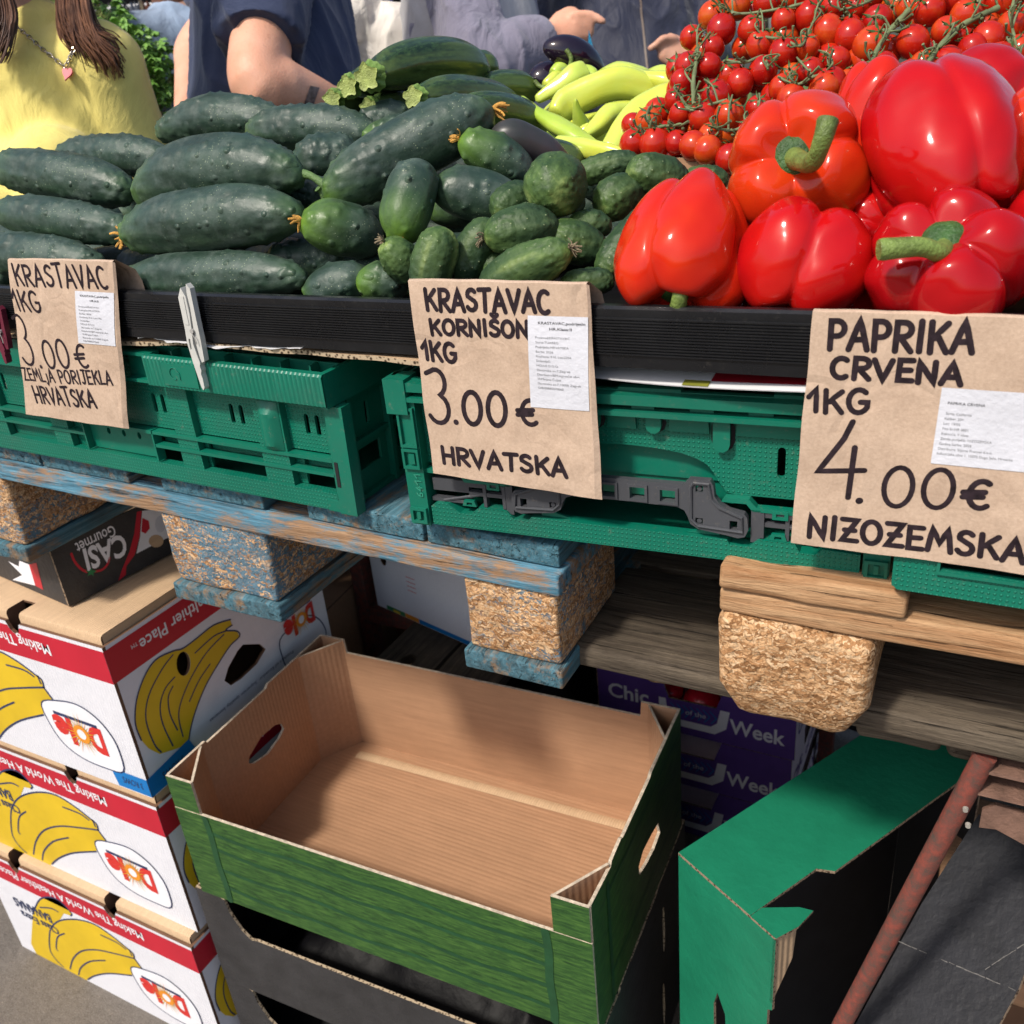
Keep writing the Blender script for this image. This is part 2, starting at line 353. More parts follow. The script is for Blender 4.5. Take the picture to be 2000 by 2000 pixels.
M = dict(
 cucumber=m_cucumber(), cuketip=m_cucumber(1., "cucumber_skin_with_green_tip"), gherkin=m_gherkin(), zucchini=m_zucchini(),
 zucflesh=plain("zucchini_stem_flesh", (.30, .36, .10), .5, .3, 90, .001), zucstem=plain("zucchini_stem", (.14, .24, .05), .4, .3, 60, .001),
 eggplant=plain("eggplant_skin", (.012, .006, .016), .12, .3, 9, spec=.6),
 purple=m_simple_fruit("purplish_cucumber_skin", [(.25, (.012, .022, .018)), (.55, (.03, .034, .032)), (.8, (.055, .045, .05))], .38, 30, .45),
 yellow=m_simple_fruit("yellow_pepper_skin", [(.2, (.34, .49, .05)), (.55, (.50, .62, .10)), (.9, (.64, .64, .06))], .20, 26, .5, .2, sss=(.12, (1, .8, .1), .006)),
 bell=m_simple_fruit("red_pepper_skin", [(.15, (.30, .003, .006)), (.45, (.42, .004, .006)), (.8, (.50, .012, .005))], .12, 22, .35, .0, sss=(.02, (1, .1, .05), .004), bump=.0012, bsc=30),
 bello=m_simple_fruit("orange_red_pepper_skin", [(.25, (.44, .005, .005)), (.5, (.52, .018, .005)), (.8, (.58, .052, .007))], .12, 22, .35, .0, sss=(.02, (1, .1, .05), .004), bump=.0012, bsc=30),
 tomato=m_simple_fruit("tomato_skin", [(.25, (.34, .006, .005)), (.45, (.44, .018, .006)), (.62, (.50, .05, .008)), (.8, (.54, .10, .010))], .14, 1.2, .4, .0, sss=(.03, (1, .2, .05), .003), bump=0),
 vine=plain("tomato_vine", (.13, .165, .075), .6, .3, 60, .0005), calyx=plain("tomato_calyx", (.05, .09, .02), .6, .3, 60),
 pstem=plain("pepper_stem", (.14, .20, .045), .45, .45, 70, .0014), pcalyx=plain("pepper_calyx", (.032, .085, .018), .5, .45, 70, .0016),
 dryfl=plain("dried_flower", (.48, .25, .05), .8, .5, 90, .001), drygrey=plain("withered_flower", (.20, .16, .10), .9, .4, 90, .001),
 cstem=plain("cucumber_stem", (.09, .16, .05), .6, .3, 90, .001),
 green=m_plastic("green_plastic", GREENP), greend=m_plastic("green_dotted_plastic", GREENP, True),
 grey=m_plastic("grey_plastic", (.055, .058, .066)), black=m_plastic("black_plastic", (.006, .0065, .008), rough=.27, dirt=.25), blackm=m_plastic("matt_black_plastic", (.008, .008, .009), rough=.6),
 kraft=None, ink=plain("marker_ink", (.022, .014, .018), .7, .5, 160, spec=.15), print_=plain("grey_print", (.20, .20, .21), .7, .1), printd=plain("dark_print", (.06, .06, .065), .7, .1),
 sticker=plain("white_sticker", (.60, .61, .66), .55, .04, 40, .0006),
 peg=plain("peg_plastic", (.50, .50, .47), .42, .08, 60), pegred=plain("maroon_peg_plastic", (.12, .012, .03), .42, .1),
 bwood=m_wood("blue_painted_wood_across", (.30, .17, .09), (.50, .33, .2), 0, (.082, .215, .30), .52), bwoody=m_wood("blue_painted_wood_deep", (.22, .14, .085), (.38, .27, .17), 1, (.055, .15, .195), .555, dirt=.6),
 rwood=m_wood("raw_wood_across", (.38, .19, .085), (.66, .42, .23), 0, dirt=.45), rwoody=m_wood("raw_wood_deep", (.30, .19, .09), (.50, .37, .21), 1, dirt=.6),
 gwood=m_wood("weathered_wood_across", (.065, .05, .037), (.20, .16, .115), 0, dirt=.75), gwoody=m_wood("weathered_wood_deep", (.05, .04, .03), (.15, .12, .085), 1, dirt=.7),
 chip=m_chip("chipboard"), chipb=m_chip("chipboard_with_blue_paint", (.085, .20, .28), .525), chipr=m_chip("chipboard_with_traces_of_blue", (.085, .20, .28), .455), chipd=m_chip("dark_chipboard", (.16, .11, .07), .6),
 card=m_card("brown_cardboard", (.38, .215, .122), flute=130., bump=.00016, var=.17), cardx=m_card("brown_cardboard_across", (.42, .235, .125), 0), cardl=m_card("pale_cardboard", (.52, .36, .22), 0, bump=.0003),
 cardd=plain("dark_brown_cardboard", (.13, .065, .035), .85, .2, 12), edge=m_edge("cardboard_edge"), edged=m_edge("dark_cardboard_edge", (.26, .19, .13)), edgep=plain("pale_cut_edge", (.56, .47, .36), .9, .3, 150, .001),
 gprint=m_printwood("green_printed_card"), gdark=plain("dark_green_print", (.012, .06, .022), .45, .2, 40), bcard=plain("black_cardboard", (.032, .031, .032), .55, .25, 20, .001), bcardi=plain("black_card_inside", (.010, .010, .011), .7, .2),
 gcard=plain("green_cardboard", (.010, .165, .088), .38, .14, 14, .0008), scard=plain("slate_cardboard", (.013, .0135, .017), .55, .3, 16, .001), scratch=plain("scratch_white", (.11, .105, .10), .8, .4, 200),
 white=m_card("white_printed_card", (.68, .68, .72), 0, 160, .5, .0003, .04), red=plain("red_print", (.46, .012, .03), .42, .08, 9), yel=plain("banana_yellow_print", (.62, .42, .015), .45, .12, 10), navy=plain("navy_print", (.022, .035, .10), .45, .1), sky=plain("blue_print", (.004, .16, .46), .4, .1), whitep=plain("white_print", (.74, .74, .77), .5, .05), orange=plain("orange_print", (.72, .26, .02), .5, .1), redp=plain("bright_red_print", (.58, .03, .025), .45, .08), grn=plain("green_print", (.02, .18, .06), .5, .2),
 purplec=plain("purple_cardboard", (.095, .045, .25), .5, .1), silver=plain("silver_print", (.72, .72, .80), .5, .06), pinkc=plain("pale_pink_card", (.80, .68, .74), .55, .06), apple=plain("apple_skin", (.50, .012, .03), .25, .4, 20, spec=.5),
 steel=None, rust=plain("rusty_steel", (.16, .09, .065), .7, .4, 50, .001), 
 bag=plain("black_plastic_bag", (.004, .004, .005), .5, .2, 30, .0015, bscale=40, spec=.12),
 paper=plain("glossy_paper", (.68, .68, .69), .35, .05), magred=plain("magazine_red", (.30, .008, .02), .35, .2), olive=plain("magazine_olive", (.20, .20, .03), .4, .2),
)
def _kraft():
    q = NT("kraft_paper"); f = q.noise(22, 5, .6); fib = q.noise(420, 3, .7)
    col = q.ramp(q.math('ADD', q.math('MULTIPLY', f, .55), q.math('MULTIPLY', fib, .45)), [(.38, (.43, .31, .225)), (.62, (.55, .41, .305))])
    v = q.n('TexVoronoi', feature='DISTANCE_TO_EDGE'); v.inputs['Scale'].default_value = 15; nz = q.n('TexNoise'); nz.inputs['Scale'].default_value = 18; q.l(q.co(), nz.inputs['Vector']); ad = q.n('VectorMath', operation='MULTIPLY_ADD'); q.l(nz.outputs['Color'], ad.inputs[0]); ad.inputs[1].default_value = (.07, .07, .07); q.l(q.co(sc=(1, 1, .55)), ad.inputs[2]); q.l(ad.outputs[0], v.inputs['Vector'])
    q.bump(q.ramp(v.outputs['Distance'], [(.0, 0.), (.12, 1.)]), .0012, .6); q.bump(q.noise(20, 3, .5, q.co(sc=(1, 1, .5))), .004); q.bump(fib, .0003); return q.set(col, .75, spec=.25)
M['kraft'] = _kraft()
def _steel():
    q = NT("red_painted_steel"); f = q.noise(85, 8, .8)
    col = q.ramp(f, [(.40, (.08, .055, .045)), (.50, (.15, .05, .038)), (.60, (.23, .055, .038)), (.8, (.17, .065, .05))])
    q.bump(f, .0012); return q.set(col, .6, spec=.35)
M['steel'] = _steel()
# ================================================================ setting
mb = MB(); mb.add([(-30, -8, 0), (30, -8, 0), (30, 45, 0), (-30, 45, 0)], [(0, 1, 2, 3)])
def _asph():
    q = NT("asphalt"); g = q.noise(420, 4, .75); f = q.noise(3, 5); s = q.noise(60, 6, .7)
    col = q.mix(q.ramp(g, [(.42, 0.), (.68, .8)]), q.ramp(s, [(.3, (.105, .09, .078)), (.7, (.20, .175, .15))]), (.34, .30, .25)); spk = q.ramp(q.voro(75), [(.06, .8), (.10, 0.)]); col = q.mix(spk, col, (.40, .33, .26))
    col = q.mix(q.ramp(f, [(.4, 0.), (.8, .35)]), col, (.08, .07, .06)); q.bump(g, .003); q.bump(s, .004); return q.set(col, .9, spec=.25)
ground = mb.build("ground", _asph(), kind="structure")
# ================================================================ pallets
def wob(x): return 1.0852 - .026 * (x + .66)          # the blue pallet has a slight tilt
TILT = math.atan(.026)
def tiltR(px, pz): 
    T = Matrix.Translation((px, 0, pz)); return T @ Matrix.Rotation(TILT, 4, 'Y') @ T.inverted()
RT = tiltR(-.66, 1.0852)
bp = thing("wooden_pallet", "blue painted worn pallet under the left green crate", "pallet", (-.74, .6, .933))
for (x0, x1) in ((-1.17, -1.016), (-1.012, -.863), (-.81, -.661), (-.602, -.461), (-.457, -.318)):
    k = MB(); k.rbox((x0, .012, 1.066 + 0), (x1, 1.2, 1.0885), .0022, R=RT, jit=.0005); k.build("deck_board", M['bwoody'], bp, 40)
for y0 in (0., .53, 1.06):
    k = MB(); k.rbox((-1.19, y0, 1.0425), (-.314, y0 + .145, 1.0645), .0028, R=RT, jit=.0011); k.build("stringer_board", M['bwood'], bp, 40)
for x0, x1, zt in ((-1.192, -1.093, 1.055), (-.816, -.663, 1.0455), (-.418, -.322, 1.0355)):
    for y0 in (.004, .53, 1.06):
        k = MB(); k.rbox((x0, y0, .9555), (x1, y0 + .145, zt), .005, jit=.0026); k.build("block", M['chipb' if -.9 < x0 < -.7 else 'chipr'], bp, 50)
    k = MB(); k.rbox((x0 - .006, -.002, .933), (x1 + .004, 1.2, .955), .003, jit=.0009); k.build("bottom_board", M['bwoody'], bp, 40)
rp = thing("wooden_pallet", "bare pale pallet with rounded chipboard block under the right crates", "pallet", (.25, .6, .957))
for (x0, x1) in ((-.170, -.033), (.062, .2), (.24, .38), (.42, .56)):
    k = MB(); k.rbox((x0, -.004, 1.0735), (x1, 1.2, 1.096), .0045, jit=.0026); k.build("deck_board", M['rwoody'] if x0 > 0 else M['rwood'], rp, 40)
for y0 in (.0, .53, 1.06):
    k = MB(); k.rbox((-.171, y0, 1.049), (.63, y0 + .145, 1.072), .004, jit=.0018); k.build("stringer_board", M['rwood'], rp, 40)
for x0, x1 in ((-.170, -.066), (.2, .345), (.5, .6)):
    for y0 in (.006, .53, 1.06):
        k = MB(); k.rbox((x0 - (.002 if y0 < .1 else 0), y0 - (.012 if y0 < .1 else 0), .9445 if y0 < .02 and x0 < 0 else .9575), (x1 + (.016 if x0 < 0 else 0), y0 + .13, 1.0485), .012 if y0 < .1 else .01, jit=.004); cx_ = (x0 + x1) / 2 + .005
        if y0 < .1: k.v = [(cx_ + (p[0] - cx_) * (1 - .42 * max(0, (.992 - p[2]) / .048) ** 2.2), p[1] + .014 * max(0, (.985 - p[2]) / .04) ** 2 * (p[1] < .05), p[2]) for p in k.v]
        k.build("block", M['chip'], rp, 60)
lp = thing("wooden_pallet", "dark weathered pallet lying as a table top above the green carton", "pallet", (.2, .6, .83))
for y0, y1 in ((.040, .205), (.213, .36), (.372, .53), (.545, .70), (.715, .87), (.885, 1.05)):
    k = MB(); k.rbox((-.335, y0, .9315), (.95, y1, .9555), .006, jit=.0018); k.build("deck_board", M['gwood'], lp, 40)
for x0, x1, mt in ((-.27, -.13, 'chipd'), (-.066, .005, 'gwood'), (.008, .06, 'gwood'), (.5, .6, 'gwood')):
    for y0 in (.085, .6):
        k = MB(); k.rbox((x0, y0, .895 if mt == 'chipd' else .885), (x1, y0 + .12, .9305), .008, jit=.003); k.build("block", M[mt], lp, 50)
# small litter on the deck boards
k = MB(); k.tube([(-.193, .155, .9585), (-.165, .16, .9595), (-.145, .157, .958)], [.004, .0025, .005], 6)
tag(k.build("straw_stalk", M['kraft'], smooth=60), "pale dry stalk lying on the dark weathered boards", "stalk")
# trestles
tr = thing("trestle", "red painted rusty steel trestle with slanted tube leg at right", "trestle", (.0, .1, 0))
a, b = PY(1905, 1512, .05), PY(1645, 2000, .05); d = (b - a).normalized()
k = MB(); k.tube([a + (a - b) * .06, a, b, a + d * ((a.z + .0) / -d.z)], .0090, 20); k.build("leg", M['steel'], tr, 60)
bolt = MB()
for px, py in ((1886, 1579), (1891, 1610)):
    c = PY(px, py, .038); bolt.tube([c, c + V((0, -.003, 0))], [.0025, .002], 10)
bolt.build("bolt", plain("bolt_head", (.28, .26, .23), .5, .2), tr, 40)
k = MB(); z1, z0 = PY(1900, 1502, .045).z, PY(1900, 1545, .045).z
for (p0, p1) in (((.028, .045, z1 - .002), (.9, .085, z1 + .001)), ((.028, .083, z0), (.9, .086, z1 - .0025)), ((.028, .045, z0 - .003), (.9, .085, z0 - .0005))): k.box(p0, p1)
k.build("rail", M['rust'], tr)
k = MB(); pts = [(1918, 1583), (1945, 1572), (2000, 1590), (2060, 1600), (2060, 1660), (2000, 1650), (1945, 1620), (1912, 1616)]
k.plate([(PY(x, y, .06).x, PY(x, y, .06).z) for x, y in pts][::-1], (V((0, .06, 0)), EX, EZ), .004); k.build("gusset", M['rust'], tr)
for xx in (.75,):
    k = MB(); k.tube([(xx, .07, .87), (xx + .1, .07, 0)], .0112, 14); k.build("leg", M['steel'], tr, 60)
k = MB(); k.box((.03, .75, .85), (.9, .79, .883)); k.tube([(.05, .77, .86), (.05, .77, 0)], .0112, 12); k.tube([(.86, .77, .86), (.86, .77, 0)], .0112, 12); k.build("rear_frame", M['steel'], tr, 50)
tl = thing("trestle", "red steel trestle post with cross bar behind the empty green box", "trestle", (-1.09, .65, 0))
k = MB(); k.box((-1.108, .635, 0), (-1.078, .665, .932)); k.build("post", M['steel'], tl)
k = MB(); k.box((-1.077, .637, .452), (-.952, .66, .487)); k.build("cross_bar", M['steel'], tl)
k = MB(); k.box((-1.077, .637, .899), (-.62, .66, .931)); k.build("top_rail", M['steel'], tl)
tm = thing("trestle", "red steel trestle frame under the far end of the blue pallet", "trestle", (-.7, 1.05, 0))
k = MB(); k.box((-1.2, 1.04, .899), (-.2, 1.07, .931)); k.box((-1.2, 1.04, 0), (-1.17, 1.07, .898)); k.box((-.23, 1.04, 0), (-.2, 1.07, .898)); k.build("frame", M['steel'], tm)
# ================================================================ green crates
C1M = Matrix.Translation((-1.145, 0, wob(-1.145) + .0045)) @ Matrix.Rotation(TILT, 4, 'Y')
def crate_long():
    t = thing("produce_crate", "long green plastic crate with slots on the blue pallet", "crate", mat=C1M)
    W, Dp, H = .60, .40, .14
    lo = MB(); G, D_ = 0, 1
    def loc(q): return q
    F = (V((0, 0, 0)), EX, EZ)
    # front panel, set 8 mm in, with slots
    holes = []
    for cx in (.03, .106, .182, .258, .367, .476, .572):
        for dx in (-.0065, .0065): holes.append(slot(cx + dx, .084, .0055, .0215))
    for cx in (.278, .302, .326): holes.append(ellipse(cx, .044, .0028, .0042, 10))
    for a0, a1 in ((.0, .065), (.36, .385), (.43, .5), (.553, .588)):
        for zz in (.037, .023): holes.append(rect(a0 + .004, zz, a1, zz + .009))
    for cx in (.01, .59):
        pass
    bays = [.004, .07, .145, .22, .345, .42, .525, .596]
    for a0, a1 in zip(bays, bays[1:]):
        hb = [slot(cx + dx, .084, .0055, .0215) for cx in (.03, .106, .182, .282, .367, .476, .572) for dx in (-.0065, .0065) if a0 < cx < a1]
        lo.plate(rect(a0, .0565, a1, .132), (V((0, .0100, 0)), EX, EZ), .003, hb, (1, 0, 0))
    lo.plate(rect(.248, .0205, .355, .0512), (V((0, .0075, 0)), EX, EZ), .003, [ellipse(cx, .043, .0028, .0042, 10) for cx in (.278, .302, .326)], (0, 0, 0))
    for a0, a1 in ((.07, .248), (.392, .425), (.5, .553)): lo.plate(rect(a0, .0186, a1, .0512), (V((0, .0112, 0)), EX, EZ), .003, m=(1, 0, 0))
    for a0, a1 in ((.004, .07), (.355, .392), (.425, .5), (.553, .596)): lo.plate(rect(a0, .0375, a1, .0505), (V((0, .0162, 0)), EX, EZ), .003, m=(1, 0, 0))
    # rails
    for zz, t_ in ((.0515, .0035), (.0365, .0035)):
        lo.box((.0, .0, zz), (.245, .0105, zz + t_)); lo.box((.357, .0, zz), (.5985, .0105, zz + t_))
    lo.box((.246, -.0005, .0515), (.356, .0104, .0555)); lo.box((.2455, -.0006, .02), (.2475, .0103, .051)); lo.box((.3555, -.0006, .02), (.3575, .0103, .051))
    lo.box((.0, .0, .0), (.5985, .0107, .0185), 1)
    # broad ribs
    for x0, x1 in ((.07, .102), (.392, .418), (.508, .54), (.19, .215)):
        lo.plate([(x0, .0186), (x1 + .003, .0186), (x1, .108), (x0 - .002, .108)], (V((0, .002, 0)), EX, EZ), .0078, m=(1, 0, 0))
        lo.box((x1 - .0025, .0021, .056), (x1 + .0012, .0099, .108))
    bul = [[(.513 + .026 * i / 8, .0015 - .007 * math.sin(math.pi * i / 8) * min(1, 2.2 * math.sin(math.pi * min(1, j / 9 + .05))), .056 + .05 * j / 9) for i in range(9)] for j in range(10)]
    lo.grid([r[::-1] for r in bul][::-1], 0)
    # rim with fine vertical ribs
    n = 300; P = []
    xs = [.386 + (.612 - .386) * i / n for i in range(n + 1)]
    for zz, off in ((.1115, 0), (.114, -.004), (.1425, -.0045), (.1445, -.003), (.1447, .004)):
        P.append([(x, off - .009 + (.0005 * math.sin(x * 2 * math.pi / .0052) if .113 < zz < .1435 else 0), zz) for x in xs])
    lo.grid(P, 0)
    for x0, x1 in ((.0, .095), (.25, .345)):
        lo.box((x0, -.011, .1115), (x1, -.004, .1445))
    lo.box((.345, -.005, .112), (.3865, .009, .1155)); lo.box((.345, -.005, .1405), (.3865, .009, .1440)); lo.box((.345, .004, .1156), (.3864, .008, .1404))
    lo.box((.095, -.005, .112), (.25, .009, .1155)); lo.box((.095, -.005, .1405), (.25, .009, .1440)); lo.box((.095, .004, .1156), (.25, .008, .1404))
    # cells along the top of the rim
    for i in range(17): x = .012 + i * .0355; lo.box((x, .0093, .128), (x + .002, .0215, .1443))
    lo.box((.0, .0217, .126), (.612, .024, .1446)); lo.box((.0, .0093, .1255), (.612, .0216, .1277))
    # the two ends and back
    for xe, sg in ((.6, 1), (0., -1)):
        Fe = (V((xe + .012 * sg, -.011 if sg > 0 else Dp + .011, 0)), EY * sg, EZ)
        lo.plate(rect(0, .1115, Dp + .022, .1445), Fe, .006)
        Fw = (V((xe, .0 if sg > 0 else Dp, 0)), EY * sg, EZ)
        hl = [slot(.06 + i * .07, .083, .006, .024) for i in range(5)] + [rect(.03, .028, .075, .05), rect(.105, .028, .15, .05), rect(.2, .028, .36, .05)]
        lo.plate(rect(.0, 0, Dp, .112), Fw, .003, hl, (0, 0, 0))
        for yy in (.0, .022, .085, .16, .3, .392): lo.plate(rect(yy, .0, yy + .006, .1113), (Fw[0] + V((sg * .008, 0, 0)), Fw[1], Fw[2]), .0078)
        for zz in (.0, .058, .105): lo.plate(rect(.0065, zz, Dp, zz + .005), (Fw[0] + V((sg * .006, 0, 0)), Fw[1], Fw[2]), .0058)
    lo.plate(rect(0, 0, .6, .144), (V((.6, Dp, 0)), -EX, EZ), .003)
    lo.box((.004, .014, .002), (.596, Dp - .004, .006))
    # corner post and foot at the right end
    lo.box((.5992, -.002, -.001), (.6195, .012, .1105)); lo.box((.585, -.0015, .0), (.599, .0, .012))
    lo.box((.6012, -.0026, .028), (.6052, -.0012, .054), 2)
    o = lo.build("body", [M['green'], M['greend'], M['bcardi']], t, 30, world=False)
    e = MB(); e.plate(rect(.412, .117, .458, .14), (V((0, -.0142, 0)), EX, EZ), .0012); 
    e.build("plate", M['green'], t, world=False)
    g = MB(); ring = catmull([(.4285 + .006 * math.cos(a), -.0145, .130 + .006 * math.sin(a)) for a in [x * .5 for x in range(11)]], 3); g.tube(ring, .0006, 6); g.tube([(.4355, -.0145, .124), (.4355, -.0145, .131), (.432, -.0145, .134)], .0006, 6)
    g.build("moulded_mark", M['green'], t, 60, world=False)
    return t
crate_long()
C2T = math.radians(3.5); C2M = Matrix.Translation((-.452, .0, 1.0925)) @ Matrix.Rotation(C2T, 4, 'Z')
def crate_short():
    t = thing("produce_crate", "green folding crate with grey latch bridging the two pallets", "crate", mat=C2M)
    W, Dp = .40, .60; lo = MB(); gr = MB()
    FZ = lambda y: (V((0, y, 0)), EX, EZ)
    # upper lip of the rim, and the ledge under it
    lo.box((-.012, -.011, .1285), (.412, .0, .1365)); lo.box((-.012, -.0, .124), (.412, .010, .1285)); lo.box((-.010, -.012, .1195), (.41, .004, .1235)); lo.box((.0, .0042, .1195), (.4, .010, .1239))
    lo.box((-.012, .0002, .1287), (.412, .006, .1372))
    for cx in (.07, .11, .21, .256, .30, .36): lo.box((cx - .002, -.004, .1236), (cx + .016, .0001, .1283))
    for cx in (.12, .226, .345): lo.box((cx - .03, .0002, .1372), (cx + .02, .008, .1392))
    # dotted upper panel with the sweeping cut-out, mirrored left and right
    R = [(.205, .0895), (.225, .0885), (.245, .086), (.258, .082), (.266, .0775), (.271, .071), (.276, .0625), (.281, .0555), (.288, .0545), (.372, .0545), (.386, .058)]
    up = [(.386, .114), (.014, .114)] + [(.4 - x, z) for x, z in R[::-1]] + R
    hs = [slot(.322, .0845, .006, .025), slot(.078, .0845, .006, .025)]
    lo.plate(up[::-1], FZ(.0035), .004, [h for h in hs], (1, 0, 0))
    # bevelled band above it
    for x0, x1 in ((.02, .088), (.112, .158), (.186, .21), (.236, .268), (.288, .386)):
        lo.plate([(x0, .105), (x1, .105), (x1 - .001, .1165), (x0 + .001, .1165)], FZ(.0), .0033, m=(0, 0, 0))
    # recessed panel behind the handle
    lo.plate([(.1, .06), (.3, .06), (.3, .1), (.1, .1)], FZ(.014), .003); lo.plate([(.12, .04), (.135, .06), (.27, .06), (.285, .04)], FZ(.0165), .003)
    # tabs
    for cx, z0, wd in ((.225, .1035, .0125), (.278, .092, .013), (.175, .1035, .0125), (.122, .092, .013)):
        lo.plate(slot(cx, (z0 + .121) / 2, wd, .121 - z0), FZ(-.0042), .0035); lo.plate(slot(cx, (z0 + .120) / 2 - .0012, wd + .005, .121 - z0), FZ(.0028), .0005, m=(2, 2, 2))
    # stepped strip under the dotted panel
    st = [(.281, .0545), (.30, .0545), (.306, .048), (.345, .048), (.35, .0545), (.386, .0545), (.386, .0505), (.352, .0505), (.348, .0445), (.303, .0445), (.298, .0505), (.2785, .0505)]
    for mir in (0, 1):
        o_ = [((.4 - x) if mir else x, z) for x, z in st]; lo.plate(o_ if mir else o_[::-1], FZ(-.004), .0072)
        xx = .318 if not mir else .074; lo.plate([(xx, .04), (xx + .012, .04), (xx + .012, .047), (xx, .047)], FZ(-.005), .003, [rect(xx + .003, .042, xx + .009, .045)])
    # bottom rail with stepped top edge
    bt = [(.016, .0), (.384, .0), (.384, .0185), (.356, .0195), (.352, .0145), (.340, .0145), (.336, .0215), (.308, .0215), (.301, .0145), (.286, .0145), (.284, .0185), (.115, .0185), (.112, .0145), (.098, .0145), (.092, .0215), (.064, .0215), (.056, .0145), (.045, .0145), (.034, .0225), (.022, .0225), (.016, .0185)]
    lo.plate(bt, FZ(-.006), .012, m=(1, 0, 0))
    for xx in (.048, .316): lo.plate([(xx, .0218), (xx + .014, .0218), (xx + .012, .0275), (xx + .002, .0275)], FZ(-.005), .003, [[(xx + .004, .0228), (xx + .010, .0228), (xx + .0095, .0255), (xx + .0045, .0255)]])
    lo.plate([(.123, .019), (.150, .019), (.137, .0225), (.128, .045), (.1235, .045)], FZ(-.001), .003); lo.plate([(.277, .019), (.25, .019), (.263, .0225), (.272, .045), (.2765, .045)][::-1], FZ(-.001), .003)
    # corner posts
    for x0 in (-.005, .386):
        lo.box((x0, -.008, -.001), (x0 + .019, .010, .1185))
        lo.plate(rect(x0 + .0012, .002, x0 + .0178, .0172), FZ(-.0115), .0032, [rect(x0 + .004, .0045, x0 + .0155, .0145)]); lo.box((x0 + .008, -.0112, .006), (x0 + .0115, -.0085, .0135))
        lo.plate(rect(x0 + .0012, .056, x0 + .0178, .075), FZ(-.0115), .0032, [rect(x0 + .0035, .059, x0 + .0155, .0725)]); lo.box((x0 + .008, -.0112, .061), (x0 + .0135, -.0085, .0705))
        lo.plate(rect(x0 + .0012, .0765, x0 + .0178, .1135), FZ(-.0112), .003, [rect(x0 + .0035, .079, x0 + .0155, .111)])
        lo.box((x0 - .007, -.0125, .108), (x0 + .014, .012, .1395))
    # sides and back
    for xe, sg in ((.4, 1), (0., -1)):
        Fw = (V((xe, .01 if sg > 0 else Dp, 0)), EY * sg, EZ)
        lo.plate(rect(0, 0, Dp - .01, .139), Fw, .003, [slot(.1 + i * .1, .08, .007, .03) for i in range(5)])
        for yy in (.02, .12, .25, .4, .56): lo.plate(rect(yy, .0, yy + .008, .138), (Fw[0] + V((sg * .006, 0, 0)), Fw[1], Fw[2]), .0058)
        lo.plate(rect(-.02, .112, Dp, .1395), (Fw[0] + V((sg * .0105, 0, 0)), Fw[1], Fw[2]), .004)
    lo.plate(rect(0, 0, .4, .139), (V((.4, Dp, 0)), -EX, EZ), .003); lo.box((.004, .018, .002), (.396, Dp - .004, .006))
    lo.build("body", [M['green'], M['greend'], M['bcardi']], t, 30, world=False)
    # grey latch handle
    RH = [(.2, .0645), (.25, .0648), (.2545, .070), (.271, .0702), (.2735, .066), (.2745, .057), (.279, .0505), (.286, .0465), (.2975, .0443), (.3, .041), (.301, .031), (.2985, .0245), (.293, .0228), (.285, .0242), (.262, .027), (.2555, .031), (.253, .038), (.2505, .0425), (.245, .0448), (.2, .0455)]
    out = RH + [(.4 - x, z) for x, z in RH[::-1][:-0 or None]]
    out = [p for i, p in enumerate(out) if i == 0 or (V(p) - V(out[i - 1])).length > 1e-5]
    if (V(out[0]) - V(out[-1])).length < 1e-5: out = out[:-1]
    hh = []
    for cx in (.1625, .1875, .2125, .2375): hh.append(rect(cx - .0062, .0488, cx + .0062, .0592))
    for xx in (.2595, .1345): hh += [rect(xx, .0595, xx + .006, .065), rect(xx, .0315, xx + .006, .037)]
    for xx in (.2865, .1075): hh.append(rect(xx, .0295, xx + .006, .0375))
    gr.plate(out[::-1], FZ(-.0095), .006, hh)
    fr = lambda x0, z0, x1, z1: gr.plate(rect(x0 - .0022, z0 - .0022, x1 + .0022, z1 + .0022), FZ(-.0112), .0016, [rect(x0, z0, x1, z1)])
    for cx in (.1625, .1875, .2125, .2375): fr(cx - .0062, .0488, cx + .0062, .0592)
    gr.tube([(.258, -.0105, .0675), (.270, -.0105, .0675), (.272, -.0105, .055), (.278, -.0105, .0485), (.296, -.0105, .0415), (.297, -.0105, .029), (.262, -.0105, .0305), (.256, -.0105, .036), (.256, -.0105, .064), (.258, -.0105, .0675)], .0013, 6)
    gr.tube([(.142, -.0105, .0675), (.130, -.0105, .0675), (.128, -.0105, .055), (.122, -.0105, .0485), (.104, -.0105, .0415), (.103, -.0105, .029), (.138, -.0105, .0305), (.144, -.0105, .036), (.144, -.0105, .064), (.142, -.0105, .0675)], .0013, 6)
    for c in ((.2625, .0622), (.2625, .0342), (.1375, .0622), (.1375, .0342)): gr.plate(ellipse(*c, .002, .002, 10), FZ(-.0085), .003)
    gr.build("latch_handle", M['grey'], t, 35, world=False)
    for mir in (0, 1):
        s2 = MB()
        def X(a, b): return (.4 - b, .4 - a) if mir else (a, b)
        for a, b, z0, z1, y in ((.302, .309, .018, .046, -.004), (.309, .345, .040, .0445, -.003), (.309, .345, .032, .0355, -.003), (.309, .312, .0225, .044, -.0045), (.328, .331, .022, .044, -.0035), (.346, .382, .033, .0445, -.001), (.346, .384, .0225, .026, -.002)):
            x0, x1 = X(a, b); s2.box((x0, y, z0), (x1, y + .006, z1))
        x0, x1 = X(.33, .372); s2.tube([(x0 if mir else x1, -.002, .024), (x1 if mir else x0, -.002, .034)], .0014, 6)
        s2.build("latch_guide", M['grey'], t, 35, world=False)
    # moulded number on the left post
    n = MB()
    for i, ch in enumerate("6411"): stroke_text(n, ch, lambda u, v: V((.0105 - v, -.0092, .028 + .0062 * i + u)), 0, 0, .006, .0009, 0, wd=.0045)
    n.build("moulded_number", plain("worn_green_edge", (.03, .26, .17), .5, .2), t, world=False)
    return t
